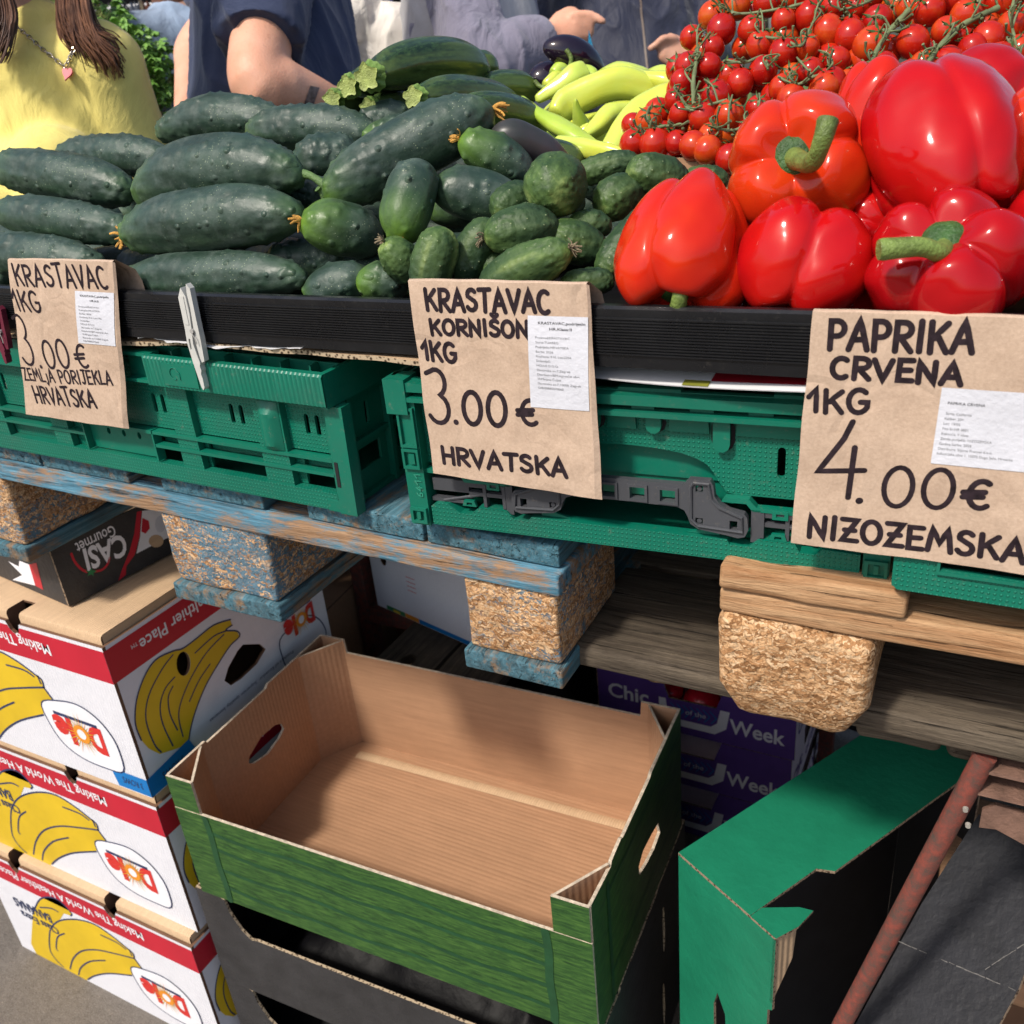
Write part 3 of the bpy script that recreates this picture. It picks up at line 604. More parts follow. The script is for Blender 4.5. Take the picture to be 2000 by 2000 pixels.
# ---------------------------------------------------------------- hand lettering: strokes on a unit cell (x 0..w, y 0..1)
def arc(cx, cy, rx, ry, a0, a1, n=12): return [(cx + rx * math.cos(math.radians(a0 + (a1 - a0) * i / n)), cy + ry * math.sin(math.radians(a0 + (a1 - a0) * i / n))) for i in range(n + 1)]
GL = {
 'K': (.62, [[(.06, 1), (.08, 0)], [(.58, .96), (.12, .45), (.30, .52), (.60, .02)]]),
 'R': (.60, [[(.06, 0), (.07, .98), (.3, .98)] + arc(.3, .74, .25, .24, 80, -90, 8) + [(.14, .48)], [(.2, .48), (.58, 0)]]),
 'A': (.66, [[(.0, 0), (.33, 1), (.64, 0)], [(.14, .33), (.54, .35)]]),
 'S': (.54, [arc(.28, .75, .22, .23, 35, 200, 8) + arc(.26, .26, .25, .25, 75, -155, 9)]),
 'T': (.62, [[(.0, .98), (.62, 1.0)], [(.33, .98), (.30, 0)]]),
 't': (.62, [[(.0, 1.1), (.62, 1.14)], [(.33, 1.1), (.30, 0)]]),
 'V': (.62, [[(.0, 1), (.30, 0), (.62, 1)]]), 'C': (.60, [arc(.34, .5, .32, .5, 55, 305, 14)]),
 '1': (.34, [[(.0, .62), (.24, 1), (.26, 0)]]), 'G': (.66, [arc(.34, .5, .32, .5, 50, 330, 14) + [(.62, .46), (.40, .46)]]),
 '3': (.56, [[(.04, .93)] + arc(.27, .76, .22, .24, 120, -70, 9) + arc(.25, .27, .27, .27, 62, -150, 10)]),
 '.': (.20, [[(.08, .03), (.10, .03)]]), '0': (.62, [arc(.31, .5, .28, .5, 90, 452, 22)]), 'O': (.68, [arc(.34, .5, .31, .5, 100, 462, 20)]),
 'E': (.54, [[(.50, .98), (.06, .97), (.05, .02), (.52, .02)], [(.06, .5), (.44, .52)]]), '€': (.66, [arc(.42, .5, .28, .5, 55, 305, 14), [(.0, .58), (.5, .60)], [(.0, .40), (.46, .42)]]),
 'Z': (.58, [[(.02, .98), (.54, .98), (.05, .02), (.58, .02)]]), 'z': (.58, [[(.02, .98), (.54, .98), (.05, .02), (.58, .02)], [(.12, .5), (.48, .5)]]),
 'M': (.78, [[(.0, 0), (.12, 1), (.38, .35), (.64, 1), (.76, 0)]]), 'L': (.50, [[(.05, 1), (.04, .02), (.48, .04)]]), 'J': (.50, [[(.12, 1), (.48, 1)], [(.36, 1), (.35, .2)] + arc(.2, .18, .15, .18, 0, -150, 6)]),
 'j': (.3, [[(.2, .62), (.2, .0), (.08, -.22), (-.02, -.1)]]), 'P': (.56, [[(.06, 0), (.07, .98), (.28, .98)] + arc(.28, .72, .26, .26, 80, -90, 8) + [(.1, .46)]]),
 'I': (.22, [[(.1, 1), (.1, 0)]]), 'N': (.64, [[(.04, 0), (.05, 1), (.56, 0), (.58, 1)]]), 'Š': (.54, [arc(.28, .75, .22, .23, 35, 200, 8) + arc(.26, .26, .25, .25, 75, -155, 9), [(.12, 1.38), (.3, 1.16), (.46, 1.36)]]),
 'H': (.62, [[(.05, 1), (.06, 0)], [(.58, 1), (.57, 0)], [(.06, .5), (.58, .5)]]), '4': (.70, [[(.44, 1.0), (.34, .78), (.0, .32), (.66, .35)], [(.50, .66), (.46, -.04)]]), '6': (.5, [[(.42, .95), (.2, .75), (.06, .4)] + arc(.25, .24, .2, .24, 170, -190, 12)]),
 ' ': (.35, [])}
def ribbon(mb, pts, wd, put, off, m=0):
    # mitred stroke with round ends; pts in 2D, put(u, v, off) -> 3D
    P = [V((p[0], p[1])) for p in pts]; Q = [P[0]]
    for p in P[1:]:
        if (p - Q[-1]).length > 1e-5:
            k = max(1, int((p - Q[-1]).length / (wd * 1.2))); a = Q[-1]
            Q += [a + (p - a) * (i / k) for i in range(1, k + 1)]
    if len(Q) < 2: Q.append(Q[0] + V((1e-4, 0)))
    h = wd / 2; n = len(Q); L = []; Rr = []
    for i in range(n):
        t0 = (Q[i] - Q[i - 1]).normalized() if i else (Q[1] - Q[0]).normalized()
        t1 = (Q[i + 1] - Q[i]).normalized() if i < n - 1 else t0
        t = t0 + t1; t = t.normalized() if t.length > .3 else t0
        c = max(.55, t.dot(t0)); nn = V((-t.y, t.x)) * (h / c)
        L.append(Q[i] + nn); Rr.append(Q[i] - nn)
    t = (Q[1] - Q[0]).normalized(); a = math.atan2(t.y, t.x)
    cap0 = [Q[0] + V((math.cos(a + math.pi / 2 + math.pi * j / 6), math.sin(a + math.pi / 2 + math.pi * j / 6))) * h for j in range(1, 6)]
    t = (Q[-1] - Q[-2]).normalized(); a = math.atan2(t.y, t.x)
    cap1 = [Q[-1] + V((math.cos(a - math.pi / 2 + math.pi * j / 6), math.sin(a - math.pi / 2 + math.pi * j / 6))) * h for j in range(1, 6)]
    vs = L + Rr + cap0 + cap1; fs = [(i + 1, i, n + i, n + i + 1) for i in range(n - 1)]
    fs.append((0,) + tuple(2 * n + j for j in range(5)) + (n,)); fs.append((2 * n - 1,) + tuple(2 * n + 5 + j for j in range(5)) + (n - 1,))
    mb.add([put(p.x, p.y, off) for p in vs], fs, m)
def stroke_text(mb, s, put2, x, y, h, wd_stroke, m=0, wd=None, gap=.16, jit=0., total=None):
    # writes s from (x, y), letter height h; put2(u, v[, off])
    tot = sum(GL[c][0] + gap for c in s) - gap; sx = (total / tot) if total else (wd / tot if wd else h)
    r = random.Random(len(s) * 7 + int(h * 1e5)); k = 0; cx = x
    for c in s:
        w_, st = GL[c]; dy = r.uniform(-jit, jit) * h; sc = 1 + r.uniform(-jit, jit); sk = r.uniform(-jit, jit) * .8
        for p in st:
            q = [(cx + sx * (a + sk * b) , y + dy + h * sc * b) for a, b in p]
            def put(u, v, o, _f=put2):
                try: return _f(u, v, o)
                except TypeError: return _f(u, v)
            ribbon(mb, q, wd_stroke, put, k * .000012, m); k += 1
        cx += sx * (w_ + gap)
crate_short()
# third crate, at the right edge
t = thing("produce_crate", "green crate in the lower right corner of the display behind the paprika sign", "crate", (-.035, .06, 1.098))
k = MB(); o0 = PY(1745, 1100, -.012); z0 = PY(1745, 1150, -.012).z
C3 = Matrix.Translation((o0.x, -.012, z0))
k.plate([(0, .004), (.004, 0), (.4, 0), (.4, .14), (0, .14)], (V((o0.x, -.012, z0)), EX, EZ), .004, [rect(.03, .021, .1, .033), rect(.15, .021, .3, .033)], (1, 0, 0))
k.box((o0.x, -.0078, z0), (o0.x + .004, .58, z0 + .14)); k.box((o0.x + .396, -.0078, z0), (o0.x + .4, .58, z0 + .14)); k.box((o0.x + .0042, .576, z0), (o0.x + .3958, .58, z0 + .14)); k.box((o0.x + .0042, -.0078, z0 + .002), (o0.x + .3958, .5758, z0 + .006))
k.plate(rect(.028, .018, .305, .036), (V((o0.x, -.0145, z0)), EX, EZ), .0022, [rect(.03, .0205, .303, .0335)], (0, 0, 0))
k.build("body", [M['green'], M['greend']], t, 30)
# ================================================================ display tray with ribbed black front
t = thing("display_tray", "long black plastic tray with ribbed front edge holding the vegetables", "tray", (-.5, 0, 1.253))
k = MB(); prof = [(-.004, 1.2535), (-.0075, 1.2545), (-.008, 1.262)]
for i in range(13):
    z = 1.2645 + i * .0022; prof += [(-.0082, z), (-.0098, z + .0003), (-.0098, z + .0013), (-.0082, z + .0016)]
prof += [(-.0085, 1.2955), (-.0085, 1.2985), (-.006, 1.3005), (.0, 1.3005), (.002, 1.2985), (.002, 1.262)]
xs = [-1.35 + i * .05 for i in range(37)]
k.grid([[(x, y + .0008 * math.sin(x * 9), z + .0012 * math.sin(x * 5 + 1)) for x in xs] for y, z in prof][::-1], 0)
k.build("front_edge", M['black'], t, 30)
k = MB(); k.box((-1.35, .0025, 1.256), (.45, .95, 1.261)); k.box((-1.354, .0, 1.256), (-1.3505, .95, 1.3)); k.box((.4505, .0, 1.256), (.454, .95, 1.3)); k.box((-1.35, .9505, 1.256), (.45, .954, 1.3))
k.build("tray_base", M['blackm'], t)
# card and paper between tray and crates
k = MB(); rr = random.Random(3)
def edge_sheet(x0, x1, yf, zf, depth_, th, mat, nm, lab, cat, seed, sag=.004, mats=None):
    r = random.Random(seed); n = 60; k = MB(); top = []; 
    ph = [r.uniform(0, 6) for _ in range(4)]
    def wy(u): return .003 * math.sin(u * 9 + ph[0]) + .002 * math.sin(u * 23 + ph[1]) + .0015 * math.sin(u * 61 + ph[3])
    def wz(u): return sag * math.sin(u * 7 + ph[2]) + sag * .5 * math.sin(u * 19 + ph[0])
    A = []; B = []
    for j, yy in enumerate((0, .01, .03, depth_)):
        A.append([(x0 + (x1 - x0) * i / n, yf + yy + (wy(i / n) if j < 1 else wy(i / n) * (.6 if j == 1 else 0)), zf + (wz(i / n) * (1, .6, .2, 0)[j])) for i in range(n + 1)])
    Bm = [[(p[0], p[1], p[2] - th) for p in row] for row in A]
    k.grid(A, 0); k.grid(Bm[::-1], 0); k.grid([Bm[0], A[0]], 1)
    return tag(k.build(nm, mats or [M['cardl'], M['edge']], smooth=50), lab, cat)
edge_sheet(-1.2, -.42, -.006, 1.2485, .5, .004, None, "cardboard_sheet", "torn corrugated cardboard sheet between the black tray and the left crate", "cardboard", 4, .0022)
edge_sheet(-.76, -.55, -.008, 1.2515, .3, .0006, None, "paper_sheet", "crumpled white paper strip under the black tray beside the clothespin", "paper", 8, .0016, [M['paper'], M['paper']])
k = MB()
def mag(u, v):  # wavy glossy page
    x = -.46 + .5 * u; return (x, -.004 + .018 * math.sin(u * 5 + .4) * (1 - v) * .4 + v * .3, 1.2445 + .0035 * math.sin(u * 8 + 1.0) * (1 - v) + .006 * min(1, v * 9))
P = [[mag(i / 50, (j / 6) ** 2) for i in range(51)] for j in range(7)]
k.grid(P, 0); 
Q = [[(p[0], p[1], p[2] - .0006) for p in r_] for r_ in P]; k.grid(Q[::-1], 0)
for a, b, c, e, mi in ((28, 50, 1, 4, 1), (14, 16, 0, 1, 2), (26, 28, 0, 1, 2)):
    k.grid([[(P[j][i][0], P[j][i][1], P[j][i][2] + .0007) for i in range(a, b + 1)] for j in range(c, e + 1)], mi)
tag(k.build("magazine_page", [M['paper'], M['magred'], M['olive']], smooth=60), "glossy white and red printed page sticking out under the black tray", "paper")
# ================================================================ printed text (built-in font turned into flat faces)
_TX = {}
def TXT(s, bold=0., shear=0.):
    k = (s, bold, shear)
    if k in _TX: return _TX[k]
    cu = bpy.data.curves.new("t", 'FONT'); cu.body = s; cu.size = 1; cu.resolution_u = 3; cu.offset = bold; cu.shear = shear
    ob = bpy.data.objects.new("t", cu); COL.objects.link(ob)
    dg = bpy.context.evaluated_depsgraph_get(); me = ob.evaluated_get(dg).to_mesh()
    vs = [(v.co.x, v.co.y) for v in me.vertices]; fs = [tuple(p.vertices) for p in me.polygons]
    ob.evaluated_get(dg).to_mesh_clear(); bpy.data.objects.remove(ob); bpy.data.curves.remove(cu)
    xs = [v[0] for v in vs] or [0]; x0 = min(xs)
    _TX[k] = ([(x - x0, y) for x, y in vs], fs, max(xs) - x0); return _TX[k]
def text(mb, s, put, h, width=None, bold=0., m=0, shear=0.):
    # put(tx, ty) with cap height h; width stretches the line
    vs, fs, w_ = TXT(s, bold, shear); cap = .72; sy = h / cap; sx = (width / w_) if width else sy
    mb.add([put(x * sx, y * sy) for x, y in vs], fs, m)
# ================================================================ price signs on folded paper bags
def sign(z, corners, lines, stick, stick_lines, label, seed, right_flap=True):
    sc, ox, oy = z; f = lambda x, y: (ox + x * sc, oy + y * sc); YS = -.0165
    t = thing("price_sign", label, "sign", PY(*f(*corners[0]), YS), group="handwritten price signs")
    C = [PY(*f(*c), YS) for c in corners]                   # TL TR BR BL
    r = random.Random(seed); ph = [r.uniform(0, 6) for _ in range(5)]
    Zt = max(C[0].z, C[1].z); Zb = min(C[2].z, C[3].z)
    def ys(X, Z):
        q = (Zt - Z) / (Zt - Zb)
        return YS - .0012 * q + .0005 * math.sin(X * 55 + ph[0] + Z * 12) + .0006 * math.sin(Z * 70 + ph[1] + X * 25) + .0009 * math.sin(X * 21 + ph[2]) * q
    n = 26; P = []; rows = 30
    for i in range(rows + 1):
        v = i / rows; a = C[0].lerp(C[3], v); b = C[1].lerp(C[2], v); row = []
        for j in range(n + 1):
            p = a.lerp(b, j / n); row.append((p.x + .0003 * math.sin(v * 17 + ph[3]) * (1 if j in (0, n) else 0), ys(p.x, p.z), p.z + .0002 * math.sin(j * .8 + ph[4]) * (1 if i in (0, rows) else 0)))
        P.append(row)
    k = MB(); k.grid(P, 0)
    top = P[0]; fold = []                                    # bag goes over the tray edge and down inside
    for dy, dz in ((0, 0), (.0022, .0012), (.0045, .0008), (.022, -.0105), (.026, -.022), (.027, -.040)):
        fold.append([(x + dy * .12, y + dy, z_ + dz + (.0016 * math.sin(j * .5 + ph[1]) if dy > .02 else 0)) for j, (x, y, z_) in enumerate(top)])
    k.grid(fold[::-1], 0)
    bk = [[(x + .0016 + (.0035 if j == n else 0) * (i / rows), y + .0016 + .0010 * i / rows, z_ - .0012) for j, (x, y, z_) in enumerate(r_)] for i, r_ in enumerate(P)]
    k.grid([r_[::-1] for r_ in bk], 0); k.grid([[P[i][n] for i in range(rows + 1)], [bk[i][n] for i in range(rows + 1)]], 0)
    k.build("paper_bag", M['kraft'], t, 70)
    ink = MB()
    for s, x0, y0, x1, y1, h, wd in lines:
        a, b = PY(*f(x0, y0), YS), PY(*f(x1, y1), YS); hh = (PY(*f(x0, y0 - h), YS) - a).length; sw = wd * sc * depth(a) / FPX
        ux = (b - a); L = ux.length; ux = ux / L; uy = V((0, 0, 1))
        def put(u, v, off=0, a=a, ux=ux): 
            X, Z = a.x + ux.x * u, a.z + ux.z * u + v; return V((X, ys(X, Z) - .0002 - off, Z))
        stroke_text(ink, s, put, 0, 0, hh, sw, jit=.03, total=L)
    ink.build("lettering", M['ink'], t)
    S = [PY(*f(*c), YS) for c in stick]; sm = MB(); Q = []
    for i in range(13):
        a = S[0].lerp(S[3], i / 12); b = S[1].lerp(S[2], i / 12)
        Q.append([(lambda p: (p.x, ys(p.x, p.z) - .0005, p.z))(a.lerp(b, j / 10)) for j in range(11)])
    sm.grid(Q, 0); st = sm.build("sticker", M['sticker'], t, 60)
    pr = MB(); d0 = (S[1] - S[0]); W = d0.length; ux = d0 / W; dn = (S[3] - S[0]); H = dn.length; dn = dn / H
    for s, u, v, h, wd, bold in stick_lines:
        o = S[0] + ux * (u * W) + dn * (v * H)
        def put(x, y, o=o): X, Z = o.x + ux.x * x, o.z + ux.z * x + y; return (X, ys(X, Z) - .0007, Z)
        text(pr, s, put, h * H, wd * W, bold, 1 if bold else 0)
    pr.build("print", [M['print_'], M['printd']], st)
    return t
L1 = ["Proizvod:KRASTAVAC", "Podrijetlo:HRVATSKA", "Berba: 2026", "Kvaliteta: II kl. Lot:1701", "Dobavljac:", "HOLUS D.O.O.", "Slavonska av.7,Zagreb", "Distribuira:BIM trgovacki obrt", "Vl.Mirjana Culjak", "Slavonska av.7,10000 Zagreb", "OIB:00885070060"]
W1 = [.55, .55, .32, .58, .27, .38, .56, .72, .44, .70, .43]
sign((.3623, 0, 480), [(42, 75), (605, 85), (668, 982), (148, 905)],
     [("KRAStAVAC", 98, 213, 588, 232, 98, 16), ("1KG", 92, 347, 236, 360, 96, 16), ("3", 140, 645, 210, 650, 238, 16), (".", 226, 650, 236, 651, 40, 22), ("00", 262, 652, 394, 655, 128, 16), ("€", 424, 655, 488, 656, 108, 16), ("ZEMLjA PORIJEKLA", 138, 724, 610, 748, 58, 11), ("HRVAtSKA", 200, 843, 530, 870, 76, 15)],
     [(405, 242), (614, 254), (630, 540), (425, 524)], [("KRASTAVAC,podrijetlo", .14, .10, .035, .74, .012), ("HR,kl.II", .40, .185, .035, .22, .012)] + [(s, .09 + .005 * i, .30 + .066 * i, .03, w_, 0) for i, (s, w_) in enumerate(zip(L1, W1))],
     "paper bag price sign reading KRASTAVAC with ZEMLJA PORIJEKLA, at the left by the clothespin", 1)
L2 = ["Proizvod:KRASTAVAC", "Sorta:TUAREG", "Podrijetlo:HRVATSKA", "Berba: 2026.", "Kvaliteta: II kl. Lot:2204", "Dobavljač:", "HOLUS D.O.O.", "Slavonska av.7,Zagreb", "Distribuira:BIM,trgovački obrt", "Vl.Mirjana Čuljak", "Slavonska av.7,10000 Zagreb", "OIB:00885070060"]
W2 = [.58, .39, .56, .31, .60, .25, .38, .58, .73, .42, .75, .45]
sign((.3623, 600, 480), [(545, 187), (1503, 208), (1557, 1362), (686, 1222)],
     [("KRASTAVAC", 648, 345, 1310, 360, 110, 25), ("KORNIŠON", 672, 476, 1196, 490, 78, 23), ("1KG", 628, 610, 808, 628, 98, 24), ("3", 674, 948, 790, 955, 282, 26), (".", 806, 946, 818, 947, 60, 32), ("00", 855, 958, 1082, 966, 172, 28), ("€", 1140, 962, 1252, 966, 128, 26), ("HRVATSKA", 738, 1166, 1404, 1240, 84, 24)],
     [(1191, 374), (1513, 386), (1523, 890), (1206, 868)], [("KRASTAVAC,podrijetlo", .18, .085, .028, .78, .012), ("HR,Klasa:II", .37, .145, .028, .37, .012)] + [(s, .13 + .002 * i, .235 + .0496 * i, .024, w_, 0) for i, (s, w_) in enumerate(zip(L2, W2))],
     "paper bag price sign reading KRASTAVAC KORNIŠON hanging in the middle", 2)
L3 = ["Sorta: California", "Kaliber: 20+", "Lot: 19/05", "Fito br:HR 0851", "Kakvoća: II klasa", "Zemlja porijekla: NIZOZEMSKA", "Godina berbe: 2026", "Distribuira: Stjema Promet d.o.o.", "Industrijska ulica 1, 10370 Dugo Selo, Hrvatska"]
W3 = [.34, .25, .22, .34, .36, .68, .43, .72, 1.0]
sign((.4141, 1200, 480), [(938, 307), (2010, 343), (2030, 1562), (832, 1395)],
     [("PAPRIKA", 1008, 488, 1688, 506, 138, 28), ("CRVENA", 1022, 622, 1634, 655, 95, 27), ("1KG", 915, 776, 1196, 790, 102, 25), ("4", 955, 1170, 1182, 1180, 350, 26), (".", 1150, 1202, 1162, 1202, 50, 34), ("00", 1254, 1222, 1592, 1238, 182, 24), ("€", 1636, 1232, 1770, 1238, 128, 28), ("NIzOzEMSKA", 916, 1366, 1928, 1492, 100, 25)],
     [(1545, 668), (2000, 694), (1990, 1070), (1492, 1024)], [("PAPRIKA CRVENA", .09, .21, .036, .40, .006)] + [(s, .085 - .004 * i, .345 + .066 * i, .034, w_ * .82, 0) for i, (s, w_) in enumerate(zip(L3, W3))],
     "paper bag price sign reading PAPRIKA CRVENA under the red peppers", 3)
# ---------------------------------------------------------------- clothespins
def peg(px, name, label, mat, Y, sc=1.):
    o = PY(*px[0], Y); e = PY(*px[1], Y); t = thing(name, label, "clothespin", o)
    ax = (e - o); L = ax.length; ay = ax / L; sx = V((-ay.z, 0, ay.x)); sx = -sx if sx.x < 0 else sx
    A = [(.0, .0), (.10, -.005), (.40, -.004), (.55, -.0045), (.75, -.0015), (1., .0035), (1.03, .0055), (1.0, .0075), (.9, .0072), (.86, .0062), (.82, .0074), (.78, .0064), (.74, .0076), (.68, .006), (.55, .003), (.40, .0045), (.25, .0055), (.08, .0045)]
    k = MB(); F = (o, -sx, ay); pts = [(-s * sc, a * L) for a, s in A]
    k.plate(pts, F, .007, [slot(.0008, .56 * L, .0022, .011)]); k.plate([(-.002, .08 * L), (-.0028, .36 * L), (.0022, .36 * L), (.003, .08 * L)], (o - V((0, .0006, 0)), -sx, ay), .0005)
    k.build("front_jaw", mat, t, 30)
    B = [(-.04, .0065), (.0, .0105), (.3, .0115), (.5, .0125), (.72, .0125), (.74, .009), (.7, .0075), (.55, .0055), (.4, .006), (.2, .0065), (.05, .0055)]
    k = MB(); k.plate([(-s * sc, a * L) for a, s in B], (o + V((0, .0012, 0)), -sx, ay), .006); k.build("rear_jaw", mat, t, 30)
    k = MB(); c = o + ay * (.42 * L) + sx * .005; k.tube([c + V((0, -.0012, 0)), c + V((0, .003, 0))], .0022, 10); k.tube([c + sx * -.001 + V((0, -.001, 0)), c + sx * .003 + ay * .006 + V((0, -.0012, 0)), c + sx * .004 + ay * .012 + V((0, -.001, 0))], .0005, 6); k.build("spring", plain("peg_spring", (.35, .34, .32), .35, .1), t, 40)
    return t
peg(((352, 562), (388, 755)), "clothespin", "white plastic clothespin clipped on the black tray edge", M['peg'], -.020)
peg(((-14, 600), (4, 705)), "clothespin", "maroon clothespin half out of view at the left edge", M['pegred'], -.020)
# ================================================================ banana cartons
BW, BD, BH = .54, .43, .262
z4b = lambda x, y: (x * .3623, 1440 + y * .3623)
def uvF(x, y): q = PY(*z4b(x, y)); return (q.x + 1.0, q.z - .276)
zc = lambda x, y: (x * .3623, 960 + y * .3623)
def uvS(x, y): q = PX(*zc(x, y), -1.0); return (q.y, q.z - .556)
YELF = [(-38, 300), (-5, 200), (50, 172), (110, 192), (172, 258), (168, 276), (130, 268), (110, 320), (200, 295), (300, 310), (400, 370), (490, 440), (520, 465), (530, 497), (575, 560), (522, 562), (520, 615), (400, 622), (320, 650), (274, 690), (180, 655), (60, 600), (0, 575), (-38, 500)]
LNF = [[(530, 499), (420, 485), (320, 478), (240, 500), (195, 560), (180, 645)], [(370, 540), (290, 560), (240, 610), (230, 660)], [(140, 400), (105, 430), (100, 500), (110, 520)], [(60, 460), (70, 530), (110, 590), (175, 648)], [(340, 375), (430, 410), (480, 445)], [(60, 460), (65, 380), (110, 320), (200, 295), (300, 310), (400, 370), (490, 440), (520, 465), (530, 497)], [(-38, 300), (-5, 200), (50, 172), (110, 192), (172, 258), (168, 276)], [(0, 250), (60, 245), (100, 262)], [(575, 560), (530, 500)], [(520, 615), (400, 622), (320, 650), (274, 690)], [(500, 445), (515, 480)]]
OVF = [(515, 560), (600, 565), (700, 597), (790, 662), (860, 740), (905, 820), (925, 915), (840, 890), (720, 830), (620, 750), (550, 650)]
YELS = [(760, 1340), (728, 1250), (735, 1120), (780, 990), (840, 905), (930, 860), (985, 845), (1060, 790), (1150, 720), (1240, 690), (1250, 720), (1215, 748), (1275, 752), (1290, 780), (1240, 830), (1180, 920), (1110, 1040), (1060, 1160), (1030, 1260), (1015, 1345), (1000, 1370), (860, 1415), (800, 1385)]
LNS = [[(930, 880), (870, 960), (800, 1100), (785, 1230), (830, 1360), (868, 1405)], [(1215, 752), (1150, 780), (1050, 870)], [(940, 1000), (890, 1060), (862, 1150), (875, 1250), (930, 1370)], [(1205, 770), (1110, 870), (1030, 1000), (975, 1130), (962, 1220), (985, 1320)], [(1130, 930), (1070, 1020), (1020, 1130)], [(930, 1050), (905, 1110), (915, 1200), (955, 1285)], [(760, 1340), (728, 1250), (735, 1120), (780, 990), (840, 905), (930, 860), (985, 845), (1060, 790), (1150, 720), (1240, 690)], [(1250, 720), (1215, 748), (1275, 752), (1290, 780), (1240, 830), (1180, 920), (1110, 1040), (1060, 1160), (1030, 1260), (1015, 1345)]]
HANDS = [(1310, 825), (1400, 822), (1432, 850), (1385, 930), (1300, 1010), (1245, 1045), (1210, 1020), (1230, 950), (1280, 860)]
ROUND = ellipse(988, 928, 38, 66, 16)
OVS = [(1508, 800), (1580, 720), (1660, 668), (1720, 690), (1755, 750), (1748, 800), (1720, 850), (1640, 915), (1555, 950), (1520, 890)]
def dole(k, put, x, y, Wd, Hh):
    # the upside-down emblem: text, bar and sun; (x, y) is where the first letter's base starts, reading backwards
    P = lambda a, b, l: put(x - a, y - b, l)
    text(k, "D", lambda a, b: P(a, b, 4), Hh, Wd * .30, .055, 4); text(k, "le", lambda a, b: P(a + Wd * .60, b, 4), Hh, Wd * .40, .055, 4)
    cx, cy = Wd * .44, Hh * .42; r = random.Random(5)
    for i in range(26):
        a = i * 2 * math.pi / 26; L = Hh * (.60 + .34 * r.random()); w_ = .07
        k.add([P(cx + Hh * .1 * math.cos(a - .3), cy + Hh * .1 * math.sin(a - .3), 5 + (i % 4) * .25), P(cx + L * math.cos(a), cy + L * math.sin(a), 5 + (i % 4) * .25), P(cx + Hh * .1 * math.cos(a + .3), cy + Hh * .1 * math.sin(a + .3), 5 + (i % 4) * .25)], [(0, 1, 2)], 5 if i % 2 else 1)
    k.add([P(*p, 6.2) for p in ellipse(cx, cy, Hh * .36, Hh * .36, 18)], [tuple(range(18))], 5); k.add([P(*p, 6.6) for p in ellipse(cx, cy, Hh * .20, Hh * .20, 14)], [tuple(range(14))], 2)
def orient(fs, vs, n): return fs
